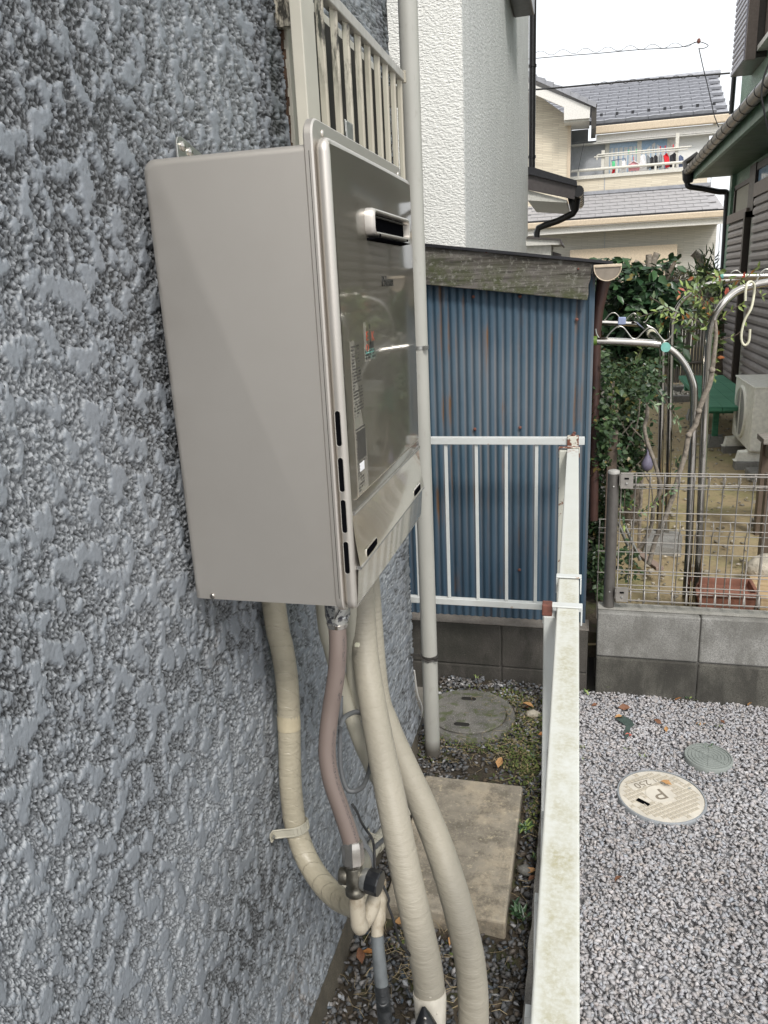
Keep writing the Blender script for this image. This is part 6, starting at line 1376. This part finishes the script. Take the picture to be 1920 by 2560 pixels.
# bamboo fence
bf = thing('bamboo_fence', (.9, 11.2, .2), 'tall weathered bamboo slat fence closing the back of the garden', 'fence')
zf = H(1740, 700, 11.2)[2]
ns = 44
vb = MB().tube([(0, 0, 0), (.004, 0, .7), (0, 0, 1.36)], .0175, 7)
repeat(vb, 'bamboo_slat', M['grey_wood_z'], bf, [((-.2+k*.0372+random.uniform(-.003, .003), 11.2+random.uniform(-.006, .006), .19), (0, 0, random.uniform(0, 3)), (1, 1, random.uniform(.985, 1.02))) for k in range(ns)], smooth=60)
repeat(vb, 'bamboo_slat', M['grey_wood_z'], bf, [((1.44+k*.0372, 11.2, .19),) for k in range(9)], smooth=60)
for z_ in (.46, .92, 1.30, 1.52): MB().tube([(-.2, 11.165, z_), (1.78, 11.165, z_)], .022, 8).build('cross_pole', M['grey_wood_x'], bf, smooth=60)
MB().box((-.2, 11.13, zf-.03), (1.78, 11.27, zf+.01)).build('top_board', M['grey_wood_x'], bf, bevel=.004)
for px_ in (1672, 1500): p = H(px_, 700, 11.1); MB().tube([(p[0], 11.1, .15), (p[0], 11.1, 1.72)], .055, 10).build('post', M['bark_grey'], bf, smooth=50)
# brown post and old timber fence with ivy
ip = thing('ivy_fence', (.13, 3.4, .18), 'brown metal post and old grey timber rail half buried in ivy beside the shed', 'fence')
q = H(1532, 1084, 3.42); MB().box((q[0]-.021, 3.41, -.05), (q[0]+.021, 3.45, q[2])).build('post', M['brown_post'], ip, bevel=.002); MB().box((q[0]-.023, 3.405, q[2]), (q[0]+.023, 3.455, q[2]+.006)).build('post_cap', M['brown_gutter'], ip)
MB().box((q[0]-.020, 3.46, q[2]-.05), (q[0]+.016, 5.6, q[2]-.004)).build('rail', M['grey_wood_y'], ip, bevel=.003); MB().box((q[0]-.012, 3.46, q[2]-.6), (q[0]+.008, 5.6, q[2]-.56)).build('rail', M['grey_wood_y'], ip, bevel=.003)
o = MB().beam(H(1488, 880, 3.7), H(1512, 1000, 3.5), .03, .03).build('timber_pole', M['grey_wood_z'], None, bevel=.003); tag(o, 'grey timber pole slanting behind the brown downpipe', 'pole')

# ---- foliage
LV = LEAF_V.copy()
def leafmat(name, c, rough=.36):
    n = N(name); n.col(n.mix(n.ramp(n.noise(14, 2), [(.3, 0.), (.7, 1.)]), tuple(v*.75 for v in c), tuple(min(1, v*1.25) for v in c))).rough(rough); return n.m
LM = dict(dk=leafmat('leaf_dark', (.022, .055, .024)), dk2=leafmat('leaf_mid', (.045, .095, .038)), ol=leafmat('leaf_olive', (.10, .13, .035), .5), lime=leafmat('leaf_lime', (.22, .29, .08), .5), pale=leafmat('leaf_pale', (.20, .27, .15), .5), red=leafmat('leaf_red', (.33, .055, .03), .5), orange=leafmat('leaf_orange', (.33, .14, .04), .5), brown=leafmat('leaf_brown', (.16, .07, .035), .7), tan=leafmat('leaf_tan', (.40, .22, .09), .7))
def leafobj(key, scale=1.):
    me = bpy.data.meshes.new('leaf'); me.from_pydata([tuple(v) for v in LV], [], [tuple(f) for f in LEAF_F]); me.materials.append(LM[key]); me.shade_smooth(); return me
LME = {k: leafobj(k) for k in LM}
def leafpart(key, p, M3, parent, name='leaf'):
    o = bpy.data.objects.new(name, LME[key]); COL.objects.link(o); m4 = np.eye(4); m4[:3, :3] = M3; m4[:3, 3] = p
    if parent is not None: o.parent = parent; m4[:3, 3] = np.array(p)-np.array(parent['_w'])
    o.matrix_basis = Matrix(m4.tolist()); return o
def cloud(c, rad, n_, rng, shell=.55, lumps=9):
    """points in a lumpy ellipsoid with gaps"""
    cs = rng.normal(size=(lumps, 3)); cs /= np.linalg.norm(cs, axis=1)[:, None]; cs *= rng.uniform(.35, .78, (lumps, 1))
    k = rng.integers(0, lumps, n_); d = rng.normal(size=(n_, 3)); d /= np.linalg.norm(d, axis=1)[:, None]
    p = cs[k]+d*(rng.uniform(.35, 1, (n_, 1))**.5)*.44
    return np.array(c)+p*np.array(rad)
def lcols(n_, rng, a, b, yel=.06, yc=(.22, .18, .05)):
    t = rng.random((n_, 1)); c = np.array(a)*(1-t)+np.array(b)*t; y = rng.random(n_) < yel; c[y] = np.array(yc)*rng.uniform(.6, 1.3, (y.sum(), 1)); return c
def crown(name, parent, pts, L, cols, rng, up=.45, droop=.3, aspect=1.):
    o = scatter(name, LV, LEAF_F, pts, leafmats(len(pts), L, up, rng, droop, aspect), cols, M['leaf'], parent=parent, smooth=True); o['kind'] = 'stuff'; return o
r1 = np.random.default_rng(41)
cm = thing('camellia_tree', tuple(H(1593, 1060, 4.7)*np.array([1, 1, 0])+np.array([0, 0, .18])), 'dark glossy leaved camellia with sawn off upper branches behind the shed gutter', 'tree')
cc_ = H(1600, 770, 4.75)
MB().tube(crom([(cc_[0]+.01, 4.75, .1), H(1592, 1040, 4.75), H(1590, 940, 4.75), H(1600, 860, 4.75), H(1618, 760, 4.75)], 4), list(np.linspace(.05, .026, 17)), 10).build('trunk', M['bark'], cm, smooth=60)
for a in (((1600, 850), (1570, 790), (1545, 740)), ((1605, 820), (1620, 720), (1623, 640)), ((1610, 780), (1650, 720), (1688, 655)), ((1600, 840), (1640, 830), (1670, 800))): MB().tube(crom([H(*q, 4.75) for q in a], 4), [.022, .021, .020, .018, .016, .014, .013, .012, .011], 8).build('branch', M['bark'], cm, smooth=60)
for a, b in (((1623, 668), (1622, 636)), ((1608, 668), (1585, 655)), ((1630, 665), (1642, 632))): MB().tube([H(*a, 4.6), H(*b, 4.6)], [.019, .016], 9).build('cut_stub', M['bark_grey'], cm, smooth=40)
pts = np.vstack([cloud(H(1585, 735, 4.75), (.27, .24, .25), 900, r1), cloud(H(1640, 760, 4.75), (.22, .22, .24), 750, r1), cloud(H(1590, 850, 4.8), (.28, .25, .20), 900, r1), cloud(H(1540, 800, 4.8), (.16, .25, .26), 500, r1), cloud(H(1680, 660, 4.9), (.08, .1, .06), 40, r1), cloud(H(1670, 890, 4.9), (.10, .1, .06), 60, r1)])
crown('crown', cm, pts, .072, lcols(len(pts), r1, (.018, .045, .02), (.055, .11, .045), .04), r1, .5, .3, .95)
front = np.vstack([cloud(H(1580, 720, 4.52), (.22, .06, .22), 130, r1), cloud(H(1640, 740, 4.52), (.19, .06, .22), 110, r1), cloud(H(1580, 810, 4.55), (.22, .06, .16), 50, r1)])
lm_ = leafmats(len(front), .078, .5, r1)
for i in range(len(front)): leafpart('dk2' if r1.random() < .45 else 'dk', front[i], lm_[i], cm)
# ivy hedge
iv = thing('ivy_hedge', (.12, 3.6, .18), 'dense small leaved ivy hedge spilling over the timber fence behind the shed corner', 'hedge')
pl_ = []
for (px_, py_, yy_, rx_, ry_, rz_, n_) in ((1500, 950, 3.7, .10, .3, .16, 500), (1560, 960, 4.0, .16, .3, .13, 600), (1500, 1080, 3.5, .09, .2, .22, 700), (1575, 1070, 3.65, .09, .2, .18, 620), (1500, 1250, 3.55, .06, .12, .30, 520), (1495, 1420, 3.35, .05, .10, .14, 220), (1590, 1160, 3.6, .06, .12, .12, 150), (1560, 1190, 3.58, .06, .10, .16, 220), (1630, 930, 4.3, .08, .2, .09, 110), (1555, 1400, 3.45, .10, .12, .12, 60)):
    pl_.append(cloud(H(px_, py_, yy_), (rx_, ry_, rz_), int(n_*1.9), r1, lumps=14))
pl_ = np.vstack(pl_); crown('foliage', iv, pl_, .029, lcols(len(pl_), r1, (.022, .050, .020), (.085, .135, .055), .05, (.20, .15, .05)), r1, .45, .4, 1.3)
iq = [H(px_, py_, 3.40) for px_, py_ in zip(r1.uniform(1478, 1640, 130), r1.uniform(905, 1200, 130))]
iq = [p for p in iq if not (H(1512, 1000, 3.4)[0] < p[0] < H(1552, 1000, 3.4)[0] and p[2] < q[2]+.02 and p[2] < H(1532, 1090, 3.4)[2])]
lm_ = leafmats(len(iq), .031, .5, r1, .4, 1.3)
for i, p in enumerate(iq): leafpart(random.choice(['dk', 'dk2', 'dk2', 'ol']), p, lm_[i], iv)
for k in range(14): a = H(r1.uniform(1480, 1620), r1.uniform(950, 1200), 3.5); MB().tube(crom([a, a+np.array([r1.normal(0, .05), .02, -.12]), a+np.array([r1.normal(0, .08), .05, -.3])], 4), .003, 5).build('stem', M['bark_grey'], iv)
# second broadleaf bush under the camellia
bb_ = thing('low_bush', tuple(H(1640, 1010, 4.4)), 'low broad leaved bush between the ivy and the rear steel poles', 'bush')
pts = np.vstack([cloud(H(1625, 970, 4.4), (.10, .12, .10), 110, r1), cloud(H(1600, 1000, 4.5), (.1, .1, .1), 50, r1)]); crown('crown', bb_, pts, .05, lcols(len(pts), r1, (.02, .05, .025), (.05, .1, .05), .03), r1, .5, .4)
MB().tube(crom([H(1619, 1010, 4.3), H(1612, 1060, 4.2), (H(1612, 1060, 4.2)[0], 4.2, .15)], 4), .009, 7).build('stem', M['bark_grey'], bb_, smooth=50)
# thin trunks
nd = thing('nandina_shrub', (H(1625, 1400, 3.3)[0], 3.3, .18), 'slender nandina shrub with lime, orange and red leaf sprays over the steel arms', 'shrub')
tp_ = [(1788, 800), (1790, 840), (1786, 880), (1780, 925), (1774, 960), (1757, 998), (1747, 1028), (1739, 1062), (1722, 1088), (1713, 1135), (1698, 1185), (1682, 1240), (1664, 1292), (1640, 1345), (1622, 1410)]
rr_ = np.interp(np.linspace(0, 1, 14*4+1), [0, .3, 1], [.006, .0105, .0095]); MB().tube(crom([H(a, b, 3.17) for a, b in tp_], 4), list(rr_), 9).build('trunk', M['bark_grey'], nd, smooth=60)
for (a, b) in ((1747, 1028), (1722, 1088), (1780, 925)): p = H(a, b, 3.165); MB().lathe([(.004, -.012), (.0125, -.003), (.0125, .004), (.005, .012)], tuple(p), 9).build('knot', M['bark_grey'], nd, smooth=60)
t2_ = [(1619, 1012), (1617, 1045), (1611, 1068), (1618, 1105), (1633, 1145), (1646, 1190), (1652, 1225), (1636, 1262), (1627, 1320), (1600, 1370)]
MB().tube(crom([H(a, b, 3.3) for a, b in t2_], 4), [.008]*37, 8).build('trunk', M['bark_grey'], nd, smooth=60)
r2 = np.random.default_rng(8)
def spray(path, y_, n_, L, keys, parent=nd, spread=1., stem=.0018):
    pth_ = crom([H(a, b, y_) for a, b in path], 6); MB().tube(pth_, stem, 5).build('stem', M['brown_post'], parent)
    P_ = np.array(pth_); 
    for i in range(n_):
        t = (i+.5)/n_; k = int(t*(len(P_)-1)); p = P_[k]; d = P_[min(k+1, len(P_)-1)]-P_[max(k-1, 0)]; d = d/np.linalg.norm(d)
        for s in ((-1, 1) if r2.random() < .85 else (1,)):
            ax = d*.6+np.array([s*.2*r2.normal(), r2.normal()*.45-.2, s*.75*spread+r2.normal()*.25]); ax /= np.linalg.norm(ax)
            nz = np.array([r2.normal()*.3, -.75, .6+.3*r2.normal()]); xx = np.cross(ax, nz); xx /= np.linalg.norm(xx); zz = np.cross(xx, ax); Lx = L*r2.uniform(.55, .95)
            leafpart(keys[r2.integers(0, len(keys))], p, np.stack([xx*Lx*.72, ax*Lx, zz*Lx], 1), parent)
G = ['lime', 'ol', 'lime', 'pale']; GO = ['lime', 'orange', 'lime', 'ol', 'pale', 'lime']; GR = ['red', 'orange', 'lime', 'ol', 'lime']
spray([(1790, 830), (1740, 800), (1680, 775), (1625, 742)], 3.25, 13, .042, G)
spray([(1680, 775), (1640, 780), (1600, 792)], 3.25, 6, .042, G); spray([(1730, 795), (1690, 800), (1650, 778)], 3.25, 6, .038, GO)
spray([(1790, 820), (1760, 760), (1725, 725), (1690, 745)], 3.28, 8, .036, GR); spray([(1790, 810), (1800, 750), (1800, 700), (1785, 690)], 3.3, 7, .042, GO+['pale'])
spray([(1800, 760), (1830, 720), (1870, 690), (1900, 665)], 3.32, 13, .036, GO+['red']); spray([(1780, 800), (1740, 740), (1700, 712)], 3.3, 7, .042, G)
spray([(1795, 810), (1770, 770), (1745, 720), (1740, 700)], 3.27, 7, .04, G); spray([(1650, 800), (1655, 815), (1640, 826)], 3.3, 5, .038, GO)
spray([(1800, 800), (1840, 768), (1862, 760)], 3.25, 4, .034, G); spray([(1870, 700), (1900, 735), (1905, 740)], 3.3, 3, .034, G)
spray([(1610, 870), (1600, 880), (1592, 890)], 3.4, 3, .04, ['lime', 'ol']); spray([(1800, 850), (1850, 830), (1870, 770)], 3.3, 2, .03, ['lime'])
pts = np.vstack([cloud(H(1775, 740, 3.4), (.12, .08, .10), 120, r2), cloud(H(1740, 800, 3.45), (.08, .08, .09), 90, r2), cloud(H(1785, 900, 3.4), (.02, .04, .14), 50, r2)]); crown('crown', nd, pts, .036, lcols(len(pts), r2, (.05, .09, .03), (.20, .26, .08), .12, (.40, .14, .05)), r2)
sp = thing('young_sapling', (H(1700, 1300, 3.4)[0], 3.4, .18), 'thin stemmed sapling with sparse pale leaves in front of the steel poles', 'sapling')
spray([(1640, 970), (1670, 1010), (1690, 1060)], 3.2, 5, .036, ['pale', 'dk2'], sp); spray([(1680, 1020), (1695, 1050), (1700, 1075)], 3.2, 5, .04, ['pale', 'dk2'], sp); spray([(1615, 1010), (1625, 1000), (1640, 1015)], 3.25, 6, .045, ['pale', 'dk2'], sp)
spray([(1590, 1290), (1620, 1270), (1660, 1240)], 3.15, 6, .034, ['pale', 'lime', 'dk2'], sp); spray([(1650, 1250), (1672, 1235), (1690, 1215)], 3.15, 5, .036, ['dk2', 'pale'], sp); spray([(1700, 1180), (1690, 1160), (1700, 1150)], 3.2, 3, .045, ['dk2'], sp)
np_ = thing('leafy_seedling', (H(1560, 1280, 3.1)[0], 3.08, .2), 'light green leafy seedling between the end post and the mesh', 'plant')
for a in ([(1560, 1330), (1560, 1290), (1562, 1225)], [(1560, 1290), (1545, 1260), (1525, 1245)], [(1560, 1280), (1575, 1262), (1590, 1258)], [(1560, 1300), (1545, 1290), (1530, 1288)]): spray(a, 3.06, 5, .036, ['lime', 'pale', 'dk2'], np_)
# shrubs along the back fence and beyond
bs = thing('back_hedge', (.9, 11.5, 1.5), 'small leaved pale hedge showing along the top of the bamboo fence', 'hedge')
pts = np.vstack([cloud(H(px_, 684, 11.6), (.22, .15, .13), 170, r2) for px_ in (1690, 1720, 1755, 1785)]); crown('foliage', bs, pts, .05, lcols(len(pts), r2, (.09, .11, .05), (.33, .34, .22), .2, (.35, .25, .1)), r2)
cy = thing('spiky_shrub', tuple(H(1760, 720, 9.0)), 'dark green upright shrub before the bamboo fence', 'shrub')
pts = np.vstack([cloud(H(1762, 700, 9.0), (.22, .15, .28), 260, r2), cloud(H(1800, 715, 9.3), (.14, .15, .2), 120, r2)]); crown('foliage', cy, pts, .10, lcols(len(pts), r2, (.02, .06, .015), (.06, .12, .03), .03), r2, .1, -1.5, .35)
ct = thing('pruned_trunk', tuple(H(1755, 760, 11.9)), 'grey pruned tree trunk ending in a knobbly fork before the far wall', 'tree')
MB().tube(crom([H(1756, 800, 11.9), H(1755, 700, 11.9), H(1752, 655, 11.9), H(1742, 640, 11.9), H(1733, 632, 11.9)], 4), list(np.linspace(.065, .05, 16))+[.06], 10).build('trunk', M['bark_grey'], ct, smooth=60)
MB().tube([H(1752, 655, 11.9), H(1755, 636, 11.9)], [.05, .045], 9).build('fork', M['bark_grey'], ct, smooth=60)
bt_ = thing('leaning_trunk', tuple(H(1790, 900, 9.5)*np.array([1, 1, 0])+np.array([0, 0, .2])), 'mottled tree trunk between the front steel arm and the green corner', 'tree')
MB().tube(crom([H(1786, 935, 9.5), H(1790, 850, 9.5), H(1797, 780, 9.5)], 4), [.09, .085, .082, .08, .08, .08, .075, .07, .06], 12).build('trunk', M['bark'], bt_, smooth=60)
pts = cloud(H(1790, 840, 9.3), (.08, .08, .35), 130, r2); crown('crown', bt_, pts, .07, lcols(len(pts), r2, (.02, .05, .015), (.05, .1, .03), .03), r2)
lb_ = MB().lathe([(.004, -.035), (.022, -.02), (.026, .0), (.018, .022), (.005, .045), (.006, .075)], tuple(H(1618, 1160, 3.5)), 12).build('lilac_bag', M['lilac'], None, smooth=60); tag(lb_, 'lilac plastic bag hanging among the ivy', 'bag')
for i, (x_, y_, s) in enumerate(((.55, 10.3, .16), (.95, 10.5, .13), (1.25, 10.0, .12))): o = npmesh('garden_rock', SV[3+i]*s+np.array([x_, y_, .24]), ICO_F, M['pale_stone']); tag(o, ['largest pale rock on the white pebble bed by the bamboo fence', 'middle pale rock on the white pebble bed', 'pale rock nearest the bench on the pebble bed'][i], 'rock'); s_ = o.modifiers.new('s', 'SUBSURF'); s_.levels = 1; s_.render_levels = 1

# =================================================================== ground litter, weeds, moss
r3 = np.random.default_rng(77)
def on(px, py, z=.012): return hit(px, py, 'z', z)
ln_ = 0
def deadleaf(px, py, key, L, label, z=.014, curl=1, grp=None):
    p = on(px, py, z); o = leafpart(key, p, np.eye(3), None, 'dead_leaf'); a = r3.uniform(0, 6.28)
    o.rotation_euler = (r3.normal(0, .25)+.1, r3.normal(0, .3), a); o.location = p; o.scale = (L, L, L*2.2*curl); tag(o, label, 'leaf', grp); return o
for px_, py_, k, L_, lb2 in ((1545, 1768, 'brown', .05, 'large crumpled brown leaf on pale gravel near the block wall'), (1560, 1792, 'tan', .042, 'curled orange leaf beside the large brown leaf on the gravel'), (1685, 1752, 'orange', .035, 'orange leaf standing at the foot of the grey wall'), (1560, 1838, 'red', .03, 'small dark red leaf beside the green cloth scrap'),
    (1655, 1810, 'brown', .035, 'reddish brown leaf in the middle of the far gravel'), (1666, 1830, 'tan', .03, 'tan leaf just below the reddish brown one'), (1870, 1765, 'tan', .03, 'tan leaf close to the wall at the right'), (1493, 1760, 'brown', .028, 'small brown leaf on gravel right of the white rail'), (1680, 1962, 'tan', .038, 'dry tan leaf resting on the cream manhole cover'),
    (1556, 2190, 'brown', .034, 'small dry brown leaf on open gravel below the cream cover'), (1812, 1808, 'brown', .026, 'little brown leaf at the upper right of the gravel')): deadleaf(px_, py_, k, L_, lb2, .020 if 'cover' in lb2 and 'resting' in lb2 else .012)
for px_, py_, k, L_, lb2 in ((1335, 1768, 'tan', .05, 'big pale brown leaf by the old round cover'), (1345, 1837, 'orange', .03, 'orange brown leaf on the mossy strip beside the white post'), (1245, 1920, 'tan', .05, 'dry leaf on bare soil just above the slab'), (1320, 1770, 'brown', .035, 'dark leaf beside the stone near the post'), (900, 2380, 'orange', .05, 'orange brown leaf on dark gravel beside the plinth'), (905, 2410, 'brown', .045, 'brown leaf just below the orange one by the plinth'), (985, 2305, 'tan', .045, 'tan leaf on dark gravel between drop pipe and thick pipe'), (1130, 2340, 'tan', .03, 'tan leaf between the two thick pipes'), (1310, 2182, 'tan', .04, 'pale leaf strip between slab and kerb'), (1320, 2200, 'brown', .03, 'brown leaf against the kerb beside the slab')): deadleaf(px_, py_, k, L_, lb2, .022)
o = npmesh('flat_stone', SV[4]*np.array([.03, .026, .03])+on(1333, 1785, .015), ICO_F, M['pale_stone']); tag(o, 'flat tan stone by the old round cover near the white post', 'stone')
o = npmesh('grey_pebble', SV[1]*.024+on(1312, 2175, .02), ICO_F, M['block_grey']); tag(o, 'larger grey pebble in the gap between slab and kerb', 'stone')
def weed(px, py, n_, L, keys, label, z=.01, h=.5, name='weed'):
    p = on(px, py, z); t = thing(name, tuple(p), label, 'weed')
    for i in range(n_):
        a = r3.uniform(0, 6.28); ax = np.array([math.cos(a), math.sin(a), h+r3.uniform(0, .6)]); ax /= np.linalg.norm(ax); nz = np.array([0, 0, 1.]); xx = np.cross(ax, nz); xx /= np.linalg.norm(xx); zz = np.cross(xx, ax); Lx = L*r3.uniform(.6, 1.2)
        leafpart(keys[r3.integers(0, len(keys))], p+np.array([r3.normal(0, L*.35), r3.normal(0, L*.35), r3.uniform(0, L*.3)]), np.stack([xx*Lx*.6, ax*Lx, zz*Lx], 1), t)
weed(1770, 1868, 8, .018, ['dk2', 'lime'], 'small clover growing at the back edge of the grey round cover', .02); weed(1608, 1895, 6, .016, ['ol', 'lime'], 'tiny olive weed on gravel above the cream cover'); weed(1575, 1878, 6, .016, ['ol', 'lime'], 'tiny weed in gravel near the green cloth scrap')
weed(1465, 1735, 8, .024, ['dk2', 'lime'], 'low green weed at the foot of the dark wall end'); weed(1520, 1720, 5, .016, ['lime'], 'bright green sprout on the grey wall foot', .03); weed(1725, 1750, 6, .018, ['lime', 'dk2'], 'small green weed against the grey wall in the middle'); weed(1455, 1870, 6, .018, ['dk2', 'ol'], 'small dark weed beside the white rail, upper'); weed(1458, 1905, 4, .014, ['ol'], 'tiny weed beside the white rail, lower')
weed(1800, 1820, 5, .016, ['ol', 'lime'], 'small yellow green weed at upper right of the gravel'); weed(1748, 1815, 6, .018, ['tan', 'ol'], 'half dry weed tuft above the grey cover')
weed(1312, 2075, 30, .030, ['dk2', 'dk2', 'lime'], 'bright feathery weed between the slab and the kerb, upper', .02); weed(1300, 2290, 34, .028, ['dk2', 'dk2', 'dk'], 'fine green fern like weed at the near right corner of the slab', .02); weed(1335, 2150, 12, .020, ['dk2', 'ol'], 'small weed leaning on the kerb beside the slab', .02)
weed(1193, 1695, 5, .022, ['lime'], 'light green sprout at the foot of the dark wall', .02); weed(1330, 1900, 12, .02, ['dk2', 'ol'], 'moss green weed by the white post foot', .01)
# moss and straw (uncountable)
def region(n_, cx_, cy_, rx_, ry_): a = r3.normal(size=(n_, 2)); return np.stack([cx_+a[:, 0]*rx_, cy_+a[:, 1]*ry_], 1)
mp_ = np.vstack([region(900, -.17, 2.55, .05, .12), region(500, -.16, 2.35, .04, .07), region(260, -.30, 2.42, .09, .02), region(200, -.52, 2.5, .03, .12), region(240, -.25, 2.78, .05, .04), region(160, -.12, 2.1, .02, .06), region(260, -.33, 2.78, .09, .03), region(220, -.25, 2.55, .03, .09), region(120, -.44, 2.47, .08, .015), region(90, -.38, 1.52, .05, .03)])
mp_ = mp_[(mp_[:, 0] < -.10) & (mp_[:, 0] > -.555)]
n_ = len(mp_); P3_ = np.column_stack([mp_, r3.uniform(.004, .016, n_)]); ax = r3.normal(size=(n_, 3)); ax[:, 2] = np.abs(ax[:, 2])*.7; ax /= np.linalg.norm(ax, axis=1)[:, None]; xx = np.cross(ax, [0, 0, 1.]); xx /= np.linalg.norm(xx, axis=1)[:, None]; zz = np.cross(xx, ax); s_ = r3.uniform(.006, .016, n_)[:, None]
o = scatter('moss', LV, LEAF_F, P3_, np.stack([xx*s_, ax*s_, zz*s_], 2), lcols(n_, r3, (.05, .075, .015), (.14, .17, .045), .25, (.25, .2, .1)), M['litter']); stuff(o)
sp_ = np.vstack([region(80, -.28, 2.68, .10, .06), region(60, -.20, 2.45, .07, .10), region(50, -.35, 2.36, .08, .05), region(70, -.40, 1.50, .06, .05), region(40, -.28, 1.45, .05, .05), region(40, -.22, 1.30, .05, .10), region(30, -.13, 1.9, .02, .25), region(26, -.45, 1.35, .05, .1)])
sp_ = sp_[(sp_[:, 0] < -.10) & (sp_[:, 0] > -.545)]; smb = MB()
for (x_, y_) in sp_:
    a = r3.uniform(0, 6.28); L_ = r3.uniform(.02, .06); d = np.array([math.cos(a), math.sin(a), r3.uniform(-.1, .35)]); p = np.array([x_, y_, r3.uniform(.012, .026)]); b = np.array([-d[1], d[0], .5])*L_*r3.uniform(-.3, .3)
    smb.tube([p, p+d*L_*.5+b, p+d*L_], .0006, 3, False)
stuff(smb.build('straw', leafmat('straw', (.33, .26, .15), .8)))
# fine gravel chips hugging the wall feet are part of the gravel; tidy helper properties
for o in bpy.data.objects:
    if '_w' in o: del o['_w']
